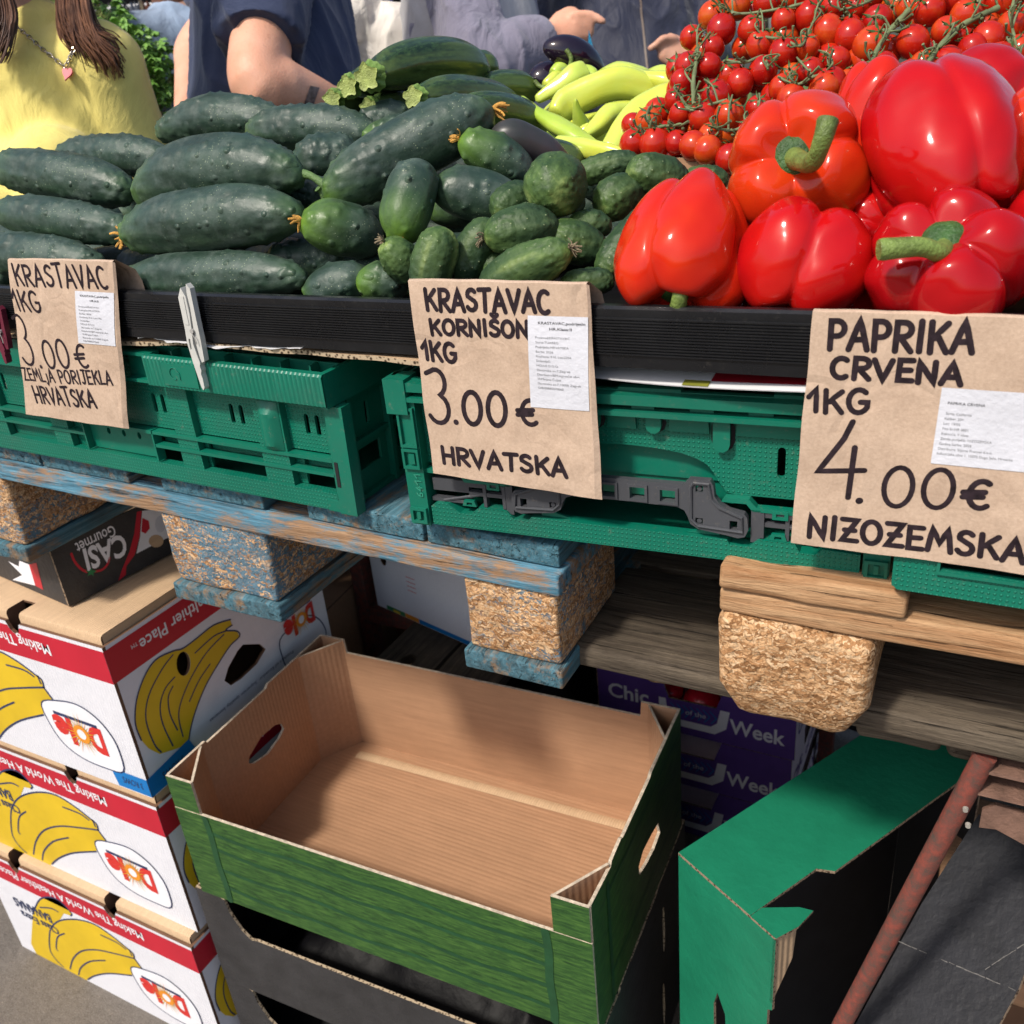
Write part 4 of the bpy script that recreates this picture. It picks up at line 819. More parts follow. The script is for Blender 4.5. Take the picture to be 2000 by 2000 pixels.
def banana_box(z0, dy, label, top=False):
    o = V((-1.0, dy, z0)); t = thing("banana_box", label, "box", o + V((-BW / 2, BD / 2, 0)), group="stacked banana cartons")
    k = MB(); Ff = (o + V((-BW, 0, 0)), EX, EZ)
    nt = [BW - .19, BW - .44]
    out = [(0, 0), (BW, 0), (BW, BH)]
    for n in nt: out += [(n + .018, BH), (n + .012, BH - .014), (n + .004, BH - .021), (n - .006, BH - .014), (n - .012, BH)]
    out += [(0, BH)]
    k.plate(out, Ff, .005, m=(0, 1, 1))
    hs = [[uvS(*p) for p in HANDS], [uvS(*p) for p in ROUND]]
    Fs = (o + V((0, .0052, 0)), EY, EZ); sh = lambda h: [(a - .0052, b) for a, b in h]
    k.plate(rect(0, 0, BD - .0052, BH), Fs, .005, [sh(h) for h in hs], (0, 1, 1))
    k.plate(rect(0, 0, BW - .0052, BH), (o + V((-.0052, BD, 0)), -EX, EZ), .005, m=(0, 1, 1))
    k.plate(rect(0, 0, BD - .0104, BH), (o + V((-BW, BD - .0052, 0)), -EY, EZ), .005, m=(0, 1, 1))
    k.box((o.x - BW + .006, o.y + .006, z0 + .002), (o.x - .006, o.y + BD - .006, z0 + .006), 1)
    # folded rims in corrugated brown
    k.build("outer_sleeve", [M['white'], M['cardd'], M['edge']], t)
    k = MB(); T = BH + .0135; y0 = o.y + .0065
    segs = [(-BW + .008, -.44 - .016), (-.44 + .014, -.19 - .014), (-.19 + .014, -.0065)]
    for a, b in segs:
        k.grid([[(o.x + a, y0 + d, z0 + h), (o.x + b, y0 + d, z0 + h)] for d, h in ((0, BH - .02), (0, T - .006), (.0016, T - .002), (.005, T), (.03, T + .0002))], 0)
        for xx in (a, b if b < -.1 else b): k.add([(o.x + xx, y0, z0 + BH - .02), (o.x + xx, y0, z0 + T - .006), (o.x + xx, y0 + .005, z0 + T), (o.x + xx, y0 + .03, z0 + T), (o.x + xx, y0 + .03, z0 + BH - .02)], [(0, 1, 2, 3, 4)], 1)
    k.plate(rect(-BW + .008, .0365, -.0065, BD - .008), (o + V((0, 0, z0 * 0 + T + .0002)), EX, EY), .0035, m=(0, 1, 1))
    k.add([(o.x - .0063, y0 + .002, z0 + BH - .01), (o.x - .0063, o.y + BD - .008, z0 + BH - .01), (o.x - .0063, o.y + BD - .008, z0 + T - .0005), (o.x - .0063, y0 + .003, z0 + T - .0005)], [(0, 1, 2, 3)], 0)
    k.build("inner_box", [M['cardl'], M['cardd']], t, 35)
    # artwork
    AF, AS = MB(), MB(); pf = lambda u, v, l: V((o.x + u, o.y - .00032 * l, z0 + v)); ps = lambda u, v, l: V((o.x + .00032 * l, o.y + u, z0 + v))
    def poly(pts, put, l, m, holes=()):
        a = AF if put is pf else AS
        loops = [[V((p[0], p[1], 0)) for p in lp] for lp in [pts] + list(holes)]; flat = [p for lp in loops for p in lp]; fs = []
        for tr_ in geometry.tessellate_polygon(loops):
            ar = (flat[tr_[1]] - flat[tr_[0]]).cross(flat[tr_[2]] - flat[tr_[0]]).z
            if abs(ar) > 1e-12: fs.append(tr_ if ar > 0 else tr_[::-1])
        a.add([put(p.x, p.y, l) for p in flat], fs, m)
    band = [(-BW, .203), (0, .203), (0, .256)]
    for n in (-.19, -.44): band += [(n + .0165, .256), (n + .012, .248), (n + .004, .241), (n - .006, .248), (n - .010, .256)]
    poly(band + [(-BW, .256)], pf, 1, 0); poly(rect(0, .203, BD, .256), ps, 1, 0)
    cr = lambda P: [(max(-BW + .001, p[0]), max(.0, p[1])) for p in P]
    poly(cr([uvF(*p) for p in catmull_2d(YELF)]), pf, 1, 1)
    for L in LNF: 
        pts = [p for p in [uvF(*q) for q in smooth2(L)] if p[1] > .001]; ribbon(AF, pts, .0033, pf_wrap(pf, 2), 0, 3)
    ov = smooth2([uvF(*p) for p in OVF], True); poly(ov, pf, 2.6, 2); ribbon(AF, ov + [ov[0]], .0024, pf_wrap(pf, 3.3), 0, 3)
    b0, b1 = (-.166, .108), (-.072, .1065); poly([(b0[0], b0[1]), (b1[0], b1[1]), (b1[0], b1[1] + .006), (b0[0], b0[1] + .006)], pf, 4, 3)
    dole(AF, pf, -.066, .104, .108, .046)
    text(AF, "Making The World A Healthier Place", lambda x, y: pf(-.118 - x, .240 - y, 2), .019, .37, .012, 2)
    text(AF, "Class Extra", lambda x, y: pf(-.378 - x, .128 - y, 3.1), .019, .105, .02, 3); text(AF, "BANANAS", lambda x, y: pf(-.385 - x, .160 - y, 3.1), .024, .105, .02, 3)
    hh = [[uvS(*p) for p in HANDS], [uvS(*p) for p in ROUND]]
    poly([uvS(*p) for p in YELS], ps, 1.6, 1, [hh[1]])
    for L in LNS: ribbon(AS, [uvS(*q) for q in smooth2(L)], .0024, pf_wrap(ps, 2.4), 0, 3)
    ov = smooth2([uvS(*p) for p in OVS], True); ribbon(AS, ov + [ov[0]], .0024, pf_wrap(ps, 2), 0, 3)
    poly([(.325, .106), (.395, .106), (.395, .111), (.325, .111)], ps, 2, 3); dole(AS, ps_shift(ps), .398, .102, .078, .036)
    text(AS, "Making The World A Healthier Place", lambda x, y: ps(.425 - x, .240 - y, 2), .019, .37, .012, 2); text(AS, "TM", lambda x, y: ps(.052 - x, .240 - y, 2), .006, None, 0, 2)
    text(AS, "Product of Ecuador  Superior quality bananas", lambda x, y: ps(.33 - x, .045 - y, 2), .006, .20, 0, 3)
    for i in range(3): text(AS, ("BANANAS", "CAVENDISH", "PREMIUM")[i], lambda x, y: ps(.425 - x, .198 - .011 * i - y, 2), .007, .06, 0, 4)
    if top:
        poly([(-.068, .002), (0, .002), (0, .034), (-.074, .034)], pf, 1.6, 6); poly([(0, .002), (.098, .002), (.085, .043), (0, .034)], ps, 2.9, 6)
        text(AF, "3 ROWS", lambda x, y: pf(-.012 - x, .024 - y, 2.4), .012, .042, .01, 3); text(AS, "3 ROWS", lambda x, y: ps(.068 - x, .026 - y, 3.6), .012, .042, .01, 3)
    for a in (AF, AS): a.build("printing", [M['red'], M['yel'], M['whitep'], M['navy'], M['redp'], M['orange'], M['sky']], t)
    return t
def smooth2(L, closed=False): return [(p.x, p.y) for p in catmull([V((a, b, 0)) for a, b in L], 4, closed)]
def catmull_2d(L): return L
def pf_wrap(f, l): return lambda u, v, off: f(u, v, l + off / .00032 * .3)
def ps_shift(f): return f
banana_box(.0, -.02, "lowest banana carton of the stack, standing on the asphalt")
banana_box(.276, .0, "middle banana carton of the stack of three, with a brown inner rim showing")
banana_box(.556, .0, "topmost banana carton of the stack, with a blue strip at its lower corner", True)
# ---------------------------------------------------------------- black tray on top of the banana cartons
t = thing("vegetable_carton", "black printed carton with red and white pattern on the banana cartons, reading CASI", "box", (-1.45, .25, .834))
zq = lambda x, y: (x * .20704, 980 + y * .20704)
B0 = PZ(*zq(655, 988), .835); B0b = PZ(*zq(460, 940), .835); BR_ = PZ(*zq(1110, 752), .835)
ux = (BR_ - B0); ux.z = 0; ux.normalize(); wx = V((ux.y, -ux.x, 0)); HB = .094
k = MB(); k.plate(rect(-.0, 0, .30, HB), (B0, ux, EZ), .004, m=(0, 0, 1)); k.plate(rect(-.40, 0, -.0045, HB), (B0, -wx if wx.x < 0 else wx, EZ), .004, m=(0, 0, 1))
nx = wx if wx.x > 0 else -wx
k.plate(rect(0, 0, .40, HB), (B0 + ux * .3 , -nx, EZ), .004, m=(0, 0, 1)); k.plate(rect(0, 0, .292, HB), (B0 - nx * .4 + ux * .296, -ux, EZ), .004, m=(0, 0, 1)); 
k.plate(rect(-.396, .004, -.004, .296), (B0 + V((0, 0, .004)), nx, ux), .003, m=(1, 1, 1))
k.build("body", [M['bcard'], M['edged']], t)
a = MB(); a2 = MB(); pr = lambda u, v, l: B0 + ux * u + EZ * v + nx * (.0004 * l); pq = lambda u, v, l: B0 + nx * u + EZ * v - ux * (.0004 * l)
def uvR(x, y): q = PP(*zq(x, y), B0, nx) - B0; return (q.dot(ux), q.z)
def uvQ(x, y): q = PP(*zq(x, y), B0, ux) - B0; return (q.dot(nx), q.z)
def fill(a, pts, put, l, m):
    lp = [[V((*p, 0)) for p in pts]]; a.add([put(*p, l) for p in pts], [tuple(x) for x in geometry.tessellate_polygon(lp)], m)
fill(a, [uvR(*p) for p in [(1290, 95), (1335, 85), (1315, 330), (1270, 500), (1190, 610), (1185, 690), (1112, 750), (1150, 640), (1220, 470), (1265, 300)]], pr, 1, 0)
fill(a, [uvR(*p) for p in [(1340, 85), (1560, 60), (1600, 330), (1400, 430), (1285, 490), (1320, 330)]], pr, 1, 1)
fill(a, [uvR(*p) for p in [(1340, 150), (1400, 180), (1410, 250), (1370, 300), (1330, 280)]], pr, 2, 0); fill(a, [uvR(*p) for p in ellipse(1470, 370, 70, 60, 14)], pr, 2, 4); fill(a, [uvR(*p) for p in ellipse(1510, 210, 50, 80, 14)], pr, 2, 3)
b0, b1 = uvR(1150, 330), uvR(800, 480)
def put_c(x, y, l=2, s=uvR(1165, 300), e=uvR(775, 455)):
    d = V((e[0] - s[0], e[1] - s[1])); d.normalize(); p = V((-d.y, d.x)); q = V(s) + d * x + p * y; return pr(q.x, q.y, l)
Lw = (V(uvR(1165, 300)) - V(uvR(775, 455))).length
text(a, "CASI", lambda x, y: put_c(x, y), .034, Lw, .03, 1); 
def put_g(x, y, s=uvR(1065, 215), e=uvR(700, 395)):
    d = V((e[0] - s[0], e[1] - s[1])); d.normalize(); p = V((-d.y, d.x)); q = V(s) + d * x + p * y; return pr(q.x, q.y, 2)
text(a, "Gourmet", put_g, .018, (V(uvR(1065, 215)) - V(uvR(700, 395))).length, .01, 1)
ribbon(a, [uvR(*p) for p in smooth2([(670, 490), (700, 560), (760, 630), (815, 660)])], .0035, lambda u, v, o_: pr(u, v, 2), 0, 0); ribbon(a, [uvR(*p) for p in smooth2([(1030, 530), (1010, 590), (960, 640), (900, 655)])], .0035, lambda u, v, o_: pr(u, v, 2), 0, 0)
fill(a, [uvR(*p) for p in [(855, 620), (870, 645), (915, 650), (875, 670), (880, 700), (855, 680), (820, 700), (835, 670), (800, 650), (840, 650)]], pr, 3, 2)
fill(a2, [uvQ(*p) for p in [(275, 590), (345, 575), (410, 830), (335, 790)]], pq, 1, 0); fill(a2, [uvQ(*p) for p in [(80, 560), (180, 610), (185, 555), (275, 590), (335, 790), (120, 735), (210, 690)]], pq, 1, 1)
[q.build("printing", [M['red'], M['whitep'], M['grn'], M['sticker'], M['cardl']], t) for q in (a, a2)]
# ================================================================ the empty green box and the black trays under it
YAW = math.radians(2.2); GU = V((math.cos(YAW), math.sin(YAW), 0)); GW = V((-math.sin(YAW), math.cos(YAW), 0))
def tray_box(name, label, o, W, D, H, front, post, mats, group=None, hole=None, back=None, extra=None):
    """open fruit tray: low front, tall corner posts with folded triangular columns, tall ends"""
    t = thing(name, label, "box", o + GU * W / 2 + GW * D / 2, group=group); th = .004
    Fr = lambda u, w_, v=0: o + GU * u + GW * w_ + EZ * v
    k = MB(); k.plate(front, (Fr(0, 0), GU, EZ), th, m=(0, 1, 2)); k.build("front_panel", mats, t)
    for nm, u0, sg in (("end_panel", W, 1), ("end_panel", 0, -1)):
        F = (Fr(u0, th + .0002) if sg > 0 else Fr(u0, D - .0002), GW * sg, EZ); L = D - th - .0004
        o_ = [(0, 0), (L, 0), (L, H)]
        if sg > 0: o_ += [(L * .62, H), (L * .60, H - .004), (L * .30, H - .003), (L * .285, H + .001), (L * .19, H - .001), (L * .18, H - .007), (0, H)]
        else: o_ += [(L * .80, H), (L * .79, H - .005), (L * .42, H - .005), (L * .405, H), (0, H)]
        k = MB(); hs = [hole[0 if sg > 0 else 1]] if hole else []
        k.plate(o_, F, th, hs, (0, 1, 2)); k.build(nm, mats, t)
    bh = back or H - .026
    k = MB(); k.plate([(th, 0), (W - th, 0), (W - th, H), (W - .05, H), (W - .052, bh), (.06, bh), (.058, H), (th, H)], (Fr(W, D), -GU, EZ), th, m=(0, 1, 2)); k.build("back_panel", mats, t)
    k = MB(); k.plate(rect(th, th, W - th, D - th), (Fr(0, 0, .006), GU, GW), .004, m=(1, 1, 1))
    k.build("base_panel", mats, t)
    for (u, w_, du, dw) in ((0, 0, 1, 1), (W, 0, -1, 1), (0, D, 1, -1), (W, D, -1, -1)):
        a = Fr(u + du * post, w_ + dw * (th + .0002)); b = Fr(u + du * (th + .0003), w_ + dw * (post + .022)); x = (b - a); L = x.length; x.normalize()
        if x.cross(EZ).dot(Fr(W / 2, D / 2) - a) < 0: a, x = b, -x
        k = MB(); k.plate(rect(0, .0045, L, H - .0015), (a + EZ * .006 - EZ * .006, x, EZ), .0035, m=(1, 1, 2)); 
        if dw > 0: 
            a2 = Fr(u + du * .001, 0) if du > 0 else Fr(W - post, 0); k.plate(rect(.0, front_h(front) + .001, post - .001, H), (a2 + GW * .0, GU, EZ), .004, m=(0, 1, 2))
        k.build("corner_post", mats, t)
    return t, Fr
def front_h(f): return sorted(p[1] for p in f)[-1]
gm = [M['gprint'], M['card'], M['edgep']]
GO = V((-.955, 0, .388)); GWd, GD, GH = .637, .372, .226
def gy(px, py, X): q = PX(px, py, X); return q.y, q.z
hR = [(lambda q: (q[0] - .024 - .004, q[1] - .388))(gy(1200 + x * .4141, 1360 + y * .4141, -.311)) for x, y in ((262, 615), (272, 660), (240, 740), (200, 810), (165, 860), (162, 820), (185, 745), (230, 665))]
hL = [(lambda q: (GD - .0002 - q[0], q[1] - .388))(gy(x * .3623, 960 + y * .3623, -.945)) for x, y in ((1375, 1440), (1372, 1475), (1400, 1478), (1480, 1425), (1545, 1340), (1570, 1290), (1555, 1263), (1520, 1270), (1440, 1335))]
gbx, GFr = tray_box("fruit_tray", "empty open cardboard tray printed like green wood planks, brown inside", GO, GWd, GD, GH, [(0, 0), (GWd, 0), (GWd, .168), (GWd * .5, .1685), (0, .168)], .048, gm, hole=(hR, hL))
k = MB()
for v in (.028, .066, .103, .138):
    ribbon(k, [(u, v + .0022 * math.sin(u * 14 + v * 70) + .002 * math.sin(u * 37)) for u in [.06 + (GWd - .12) * i / 40 for i in range(41)]], .0065, lambda u, vv, o_: GFr(u, -.0004, vv), 0)
for u in (.056, GWd - .058): ribbon(k, [(u + .0012 * math.sin(i), .004 + .16 * i / 10) for i in range(11)], .011, lambda uu, vv, o_: GFr(uu, -.0008, vv), 0)
for v in (.05, .10, .15, .19): ribbon(k, [(w_, v + .002 * math.sin(w_ * 30)) for w_ in [.06 + .3 * i / 20 for i in range(21)] if v > .18 or w_ < .06 or w_ > .0], .005, lambda w_, vv, o_: GFr(GWd + .0004, w_, vv), 0) if v in (.05, .19) else None
ribbon(k, [(.056, .004 + .2 * i / 10) for i in range(11)], .009, lambda w_, vv, o_: GFr(GWd + .0006, w_, vv), 0)
k.build("printed_planks", M['gdark'], gbx)
k = MB()                                                   # raised fold strip along the back of the floor
k.box((0, 0, 0), (1, 1, 1)); k = MB()
P0 = [[GFr(.06 + (GWd - .1) * i / 20, GD - .045 + .0 * i, .0066) + EZ * h + GW * d for i in range(21)] for d, h in ((0, 0), (.006, .0018), (.012, .0018), (.018, 0))]
k.grid([[tuple(p) for p in r_] for r_ in P0], 0); k.build("fold_strip", M['cardl'], gbx, 60)
bmats = [M['bcard'], M['bcardi'], M['edge']]
def bfront(W, H, lo): 
    L = [(0, 0), (W, 0), (W, H), (W - .05, H), (W - .056, H - .03), (W - .075, H - lo + .012), (W - .1, H - lo)]
    L += [(.10, H - lo), (.088, H - lo - .003), (.073, H - lo + .012), (.058, H - .03), (.055, H - .006), (.047, H - .002), (0, H)]; return L
def black_tray(o, H, label):
    return tray_box("fruit_tray", label, o, .655, .385, H, bfront(.655, H, .075), .05, bmats, hole=([(.26 + .02 * math.cos(a) * .3 , .10 + .05 * math.sin(a)) for a in [x * .523 for x in range(12)]], [(.2 + .045 * math.cos(a), .12 + .012 * math.sin(a)) for a in [x * .523 for x in range(12)]]))
_fh = front_h
front_h = lambda f: _fh(f) - .002 if len(f) > 6 else _fh(f)
black_tray(V((-.972, .002, .178)), .2085, "black cardboard tray right under the empty green box")
black_tray(V((-.975, .004, .004)), .1725, "lowest black cardboard tray, standing on the ground under another black tray")
k = MB(); bagm = []
for i in range(46):
    row = []
    for j in range(24):
        u, w_ = .05 + .55 * i / 45, .03 + .31 * j / 23; e = min(i, 45 - i, j * 2, (23 - j) * 2) / 10.; n_ = mnoise.noise(V((u * 14, w_ * 14, 3))) * .5 + abs(mnoise.noise(V((u * 42, w_ * 42, 9)))) * .55
        row.append(tuple(V((-.972, .002, .178)) + GU * u + GW * w_ + EZ * (.016 + min(1, e) * (.055 + .045 * n_))))
    bagm.append(row)
k.grid(bagm, 0); tag(k.build("plastic_bag", M['bag'], smooth=60), "crumpled glossy black plastic bag inside the upper black tray", "bag")
# ================================================================ green carton lying on its side
A_ = PZ(1325, 1665, .62); D_ = PZ(1465, 1788, .62); d1 = (D_ - A_); d1.z = 0; TD = d1.length; d1.normalize(); dl = V((-d1.y, d1.x, 0))
t = thing("green_carton", "plain green cardboard tray lying on its side with its open black inside facing out", "box", A_ + V((.05, .2, -.62)))
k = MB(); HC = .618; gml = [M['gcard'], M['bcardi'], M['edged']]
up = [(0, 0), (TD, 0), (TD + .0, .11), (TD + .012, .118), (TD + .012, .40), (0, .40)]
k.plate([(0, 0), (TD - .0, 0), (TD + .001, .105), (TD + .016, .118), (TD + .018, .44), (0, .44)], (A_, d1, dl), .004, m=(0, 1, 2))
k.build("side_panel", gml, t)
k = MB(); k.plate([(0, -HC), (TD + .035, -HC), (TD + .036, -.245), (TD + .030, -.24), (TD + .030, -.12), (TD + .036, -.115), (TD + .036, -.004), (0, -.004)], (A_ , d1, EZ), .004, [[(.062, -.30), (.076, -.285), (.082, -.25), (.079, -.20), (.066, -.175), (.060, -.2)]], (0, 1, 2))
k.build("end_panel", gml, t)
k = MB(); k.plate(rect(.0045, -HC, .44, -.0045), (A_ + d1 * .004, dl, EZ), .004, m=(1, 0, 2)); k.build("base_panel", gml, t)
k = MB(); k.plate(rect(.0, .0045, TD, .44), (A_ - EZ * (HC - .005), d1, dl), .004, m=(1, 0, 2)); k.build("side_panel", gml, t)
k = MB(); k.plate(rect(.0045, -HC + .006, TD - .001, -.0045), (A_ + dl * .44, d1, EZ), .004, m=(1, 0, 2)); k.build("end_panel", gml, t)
k = MB(); e0 = A_ + d1 * (TD + .0362); f1 = PZ(1568, 1808, .612); 
k.plate([(0, 0), (.0, -.0), (-.036, 0), (-.036, .018), (-.012, .05), (0.0, .058), (.004, .03)][1:], (e0 - EZ * .0008, d1, dl), .003, m=(0, 1, 2))
k.plate([(0, 0), (.034, 0), (.030, -.05), (0, -.10)], (e0 - EZ * .004 - d1 * .001, dl, EZ), .003, m=(1, 1, 2)); k.build("corner_flap", [M['gcard'], M['cardl'], M['edged']], t)
# dark sheet leaning at the right
P1, P2, P3 = PY(1885, 1625, .27), PY(1690, 1990, .10), PY(1955, 1990, .10); uxs = (P3 - P2).normalized(); uys = (P1 - P2); uys = (uys - uxs * uys.dot(uxs)).normalized()
H_ = (P1 - P2).dot(uys); W_ = (P3 - P2).length
nS = uxs.cross(uys)
def uvP(x, y): q = PP(x, y, P2, nS) - P2; return (q.dot(uxs), q.dot(uys))
k = MB(); k.plate([uvP(*p) for p in ((1655, 2030), (1640, 2120), (1925, 2120), (1952, 2000), (1990, 1930), (2100, 1640), (1990, 1630), (1912, 1590), (1800, 1765))], (P2, uxs, uys), .004, m=(0, 0, 1))
def pS(u, v, o_): return P2 + uxs * u + uys * v + nS * .0005
tS = k.build("cardboard_sheet", [M['scard'], M['edged']]); tag(tS, "creased slate black cardboard sheet leaning behind the red trestle leg", "cardboard")
k = MB(); r = random.Random(2)
for a, b, n_ in (((1752, 1838), (1985, 1935), 16), ((1925, 1893), (2000, 1845), 6)):
    for i in range(n_):
        if r.random() < .28: continue
        u0, u1 = i / n_, (i + r.uniform(.6, 1)) / n_; q = lambda s: uvP(a[0] + (b[0] - a[0]) * s, a[1] + (b[1] - a[1]) * s + r.uniform(-.8, .8))
        ribbon(k, [q(u0), q(u1)], .0006 + .0006 * r.random(), pS, 0)
k.build("crease", M['scratch'], tS)
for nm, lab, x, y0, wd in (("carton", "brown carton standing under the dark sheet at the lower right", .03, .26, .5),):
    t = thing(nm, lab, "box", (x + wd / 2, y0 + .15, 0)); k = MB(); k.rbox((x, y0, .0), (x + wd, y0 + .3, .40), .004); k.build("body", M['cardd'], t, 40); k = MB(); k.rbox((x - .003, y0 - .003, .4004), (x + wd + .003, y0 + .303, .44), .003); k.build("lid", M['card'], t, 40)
# ================================================================ apple trays
def chic(z0, x1, Y, label, rows=1, H=.128):
    W = .39; o = V((x1 - W, Y, z0)); t = thing("apple_tray", label, "box", o + V((W / 2, .3, 0)), group="apple trays under the stall")
    k = MB(); k.plate([(0, 0), (W, 0), (W, H), (W * .66, H), (W * .62, H * .62), (W * .38, H * .62), (W * .34, H), (0, H)], (o, EX, EZ), .004, m=(0, 0, 2))
    k.plate([(.0042, 0), (.58, 0), (.58, H), (.46, H), (.445, H * .45), (.135, H * .45), (.12, H), (.0042, H)], (o + V((W, 0, 0)), EY, EZ), .004, m=(1, 1, 2)); k.plate([(.0042, 0), (.58, 0), (.58, H), (.0042, H)][::-1], (o, EY, EZ), .004, m=(1, 1, 2))
    k.plate(rect(0, 0, W - .0084, H), (o + V((W - .0042, .58, 0)), -EX, EZ), .004, m=(0, 0, 2)); k.plate(rect(.0042, .0042, W - .0042, .57), (o + V((0, 0, .006)), EX, EY), .004, m=(1, 1, 1))
    k.build("body", [M['purplec'], M['pinkc'], M['edged']], t)
    a = MB(); b_ = MB(); pf = lambda u, v, l: o + V((u, -.0005 * l, v)); ps = lambda u, v, l: o + V((W + .0005 * l, u, v))
    text(a, "Chic", lambda x, y: pf(.022 + x, .052 + y, 1), .034, .085, .02, 0); text(a, "Week", lambda x, y: pf(.268 + x, .030 + y, 1), .034, .104, .02, 0)
    fill(a, [(.112, .078), (.128, .078), (.130, .035), (.15, .018), (.24, .018), (.262, .036), (.268, .078), (.25, .078), (.244, .045), (.232, .034), (.158, .034), (.146, .045), (.142, .078)], pf, 1.5, 0)
    for i in range(7): ribbon(a, [(.155 + .013 * i, .042), (.165 + .013 * i, .056), (.152 + .013 * i, .07)], .002, lambda u, v, o_: pf(u, v, 2), 0, 2)
    text(a, "of the", lambda x, y: pf(.182 + x, .050 + y, 2), .012, .04, 0, 0)
    text(b_, "Chic", lambda x, y: ps(.025 + x, .035 + y, 1), .034, .09, .02, 1); text(b_, "of the Week", lambda x, y: ps(.15 + x, .02 + y, 1), .024, .24, .02, 1)
    for q in (a, b_): q.build("printing", [M['silver'], M['purplec'], M['sky']], t)
    return o, W, H
def apples(o, W, H, n, lab):
    k = MB(); R_ = .037
    k.grid([[(R_ * max(.001, math.sin(a)) * (1 + .04 * math.cos(b * 5) * (math.cos(a) < 0)) * math.cos(b), R_ * max(.001, math.sin(a)) * math.sin(b), R_ * (.9 * math.cos(a) - .25 * math.exp(-(math.sin(a) / .3) ** 2) * (1 if math.cos(a) > 0 else -1))) for b in [2 * math.pi * j / 18 for j in range(18)]] for a in [math.pi * i / 12 for i in range(13)]], 0, closev=True)
    first = None; i = 0
    for yy in (.05, .125, .2, .275, .35, .425):
        for xx in (.05, .125, .2, .275, .345):
            if xx < .2 and yy > .06: continue
            p = o + V((xx, yy, .055 + .006 * math.sin(i * 2.1))); i += 1
            if first is None: first = k.build("apple", M['apple'], smooth=60, mw=Matrix.Translation(p), world=False); q = first; SHADE.append(q)
            else: q = first.copy(); COL.objects.link(q); q.location = p
            q.rotation_euler = (.4 * math.sin(i), .5 * math.cos(i * 1.7), i); tag(q, lab, "apple", "apples in the purple trays")
SHADE = []
for i, lab in enumerate(("bottom purple apple tray of the stack under the stall", "second purple apple tray from the bottom of its stack", "third purple apple tray, its WEEK lettering seen beside the green carton", "topmost purple apple tray under the dark boards")):
    a_ = chic(.004 + .1295 * i - .012 + .01, -.238 + .004 * i, .75, lab)
    if i > 1: apples(*a_, 0, "dark red apple in the " + ("third" if i == 2 else "topmost") + " purple tray of the stack")
# ================================================================ dim things at the back under the stall
t = thing("wooden_pallet", "dark old pallet with a round hole behind the empty green box", "pallet", (-.7, .8, .36))
for i, x0 in enumerate((-.945, -.815)):
    k = MB(); hol = [ellipse(*(lambda q: (q.x, q.y))(PZ(796, 1290, .5)), .014, .02, 18)] if i == 0 else []
    k.plate(rect(x0, .395, x0 + .122, 1.1), (V((0, 0, .5)), EX, EY), .02, hol, (0, 1, 0)); k.build("deck_board", [M['gwoody'], M['bcardi']], t)
for y0 in (.42, .72, 1.0):
    k = MB(); k.rbox((-.945, y0, .38), (-.69, y0 + .09, .4795), .006, jit=.002); k.build("bearer", M['gwood'], t, 40)
k = MB(); k.rbox((-.945, .42, .0), (-.69, 1.09, .3795), .006); tag(k.build("plastic_crate", M['blackm'], smooth=40), "black crate under the dark old pallet", "crate")
def carton(name, lab, o, ux, W, D, H, mats, art=None, holes=(), group=None):
    uy = V((-ux.y, ux.x, 0)); t = thing(name, lab, "box", o + ux * W / 2 + uy * D / 2, group=group); k = MB()
    k.plate(rect(0, 0, W, H), (o, ux, EZ), .004, holes, (0, 1, 1)); k.plate(rect(.0042, 0, D, H), (o + ux * W, uy, EZ), .004, m=(0, 1, 1)); k.plate(rect(.0042, 0, W, H), (o + ux * W + uy * D, -ux, EZ), .004, m=(0, 1, 1)) if False else k.plate(rect(0, 0, W - .0042, H), (o + ux * (W - .0042) + uy * D, -ux, EZ), .004, m=(0, 1, 1)); k.plate(rect(0.0042, 0, D - .0042, H), (o + uy * D, -uy, EZ), .004, m=(0, 1, 1))
    k.plate(rect(.0042, .0042, W - .0042, D - .0042), (o + EZ * (H - .002), ux, uy), .004, m=(0, 1, 1)); k.plate(rect(.0042, .0042, W - .0042, D - .0042), (o + EZ * .006, ux, uy), .004, m=(0, 1, 1))
    k.build("body", mats, t)
    if art:
        a = MB(); art(a, lambda u, v, l: o + ux * u + EZ * v - uy * (.0004 * l)); a.build("printing", [M['yel'], M['grn'], M['orange'], M['sky'], M['redp']], t)
    return t
O_ = PZ(757, 1190, .502); O2 = PZ(905, 1256, .502); u_ = (O2 - O_); u_.z = 0; u_.normalize(); O_ = O_ - u_ * .03
def art_w(a, P):
    fill(a, rect(.03, .001, .085, .011), P, 1, 1); fill(a, rect(.0855, .001, .125, .011), P, 1, 2); fill(a, rect(.1255, .001, .335, .011), P, 1, 3); fill(a, rect(.05, .0015, .07, .0075), P, 2, 0)
    for i in range(4): fill(a, rect(.105, .07 + .010 * i, .13, .0715 + .010 * i), P, 1, 4)
carton("carton", "white carton with a round hole and blue lower edge, standing on the dark old pallet", O_, u_, .34, .35, .30, [M['white'], M['cardd']], art_w, [ellipse(.043, .118, .0085, .012, 16)])
carton("carton", "white carton with an orange and yellow printed edge, beyond the red post", V((-1.46, .86, .25)), V((.97, .24, 0)).normalized(), .45, .3, .40, [M['white'], M['cardd']], lambda a, P: (fill(a, rect(.0, .001, .45, .012), P, 1, 0), fill(a, rect(.0, .0125, .012, .39), P, 1, 2)))
carton("carton", "brown carton standing on the ground behind the banana cartons", V((-1.40, .47, .0)), V((1, .1, 0)).normalized(), .30, .28, .53, [M['card'], M['cardd']])
carton("carton", "plain brown carton lying under the white carton with the orange edge", V((-1.5, .85, .0)), V((.97, .24, 0)).normalized(), .5, .32, .247, [M['cardx'], M['cardd']])
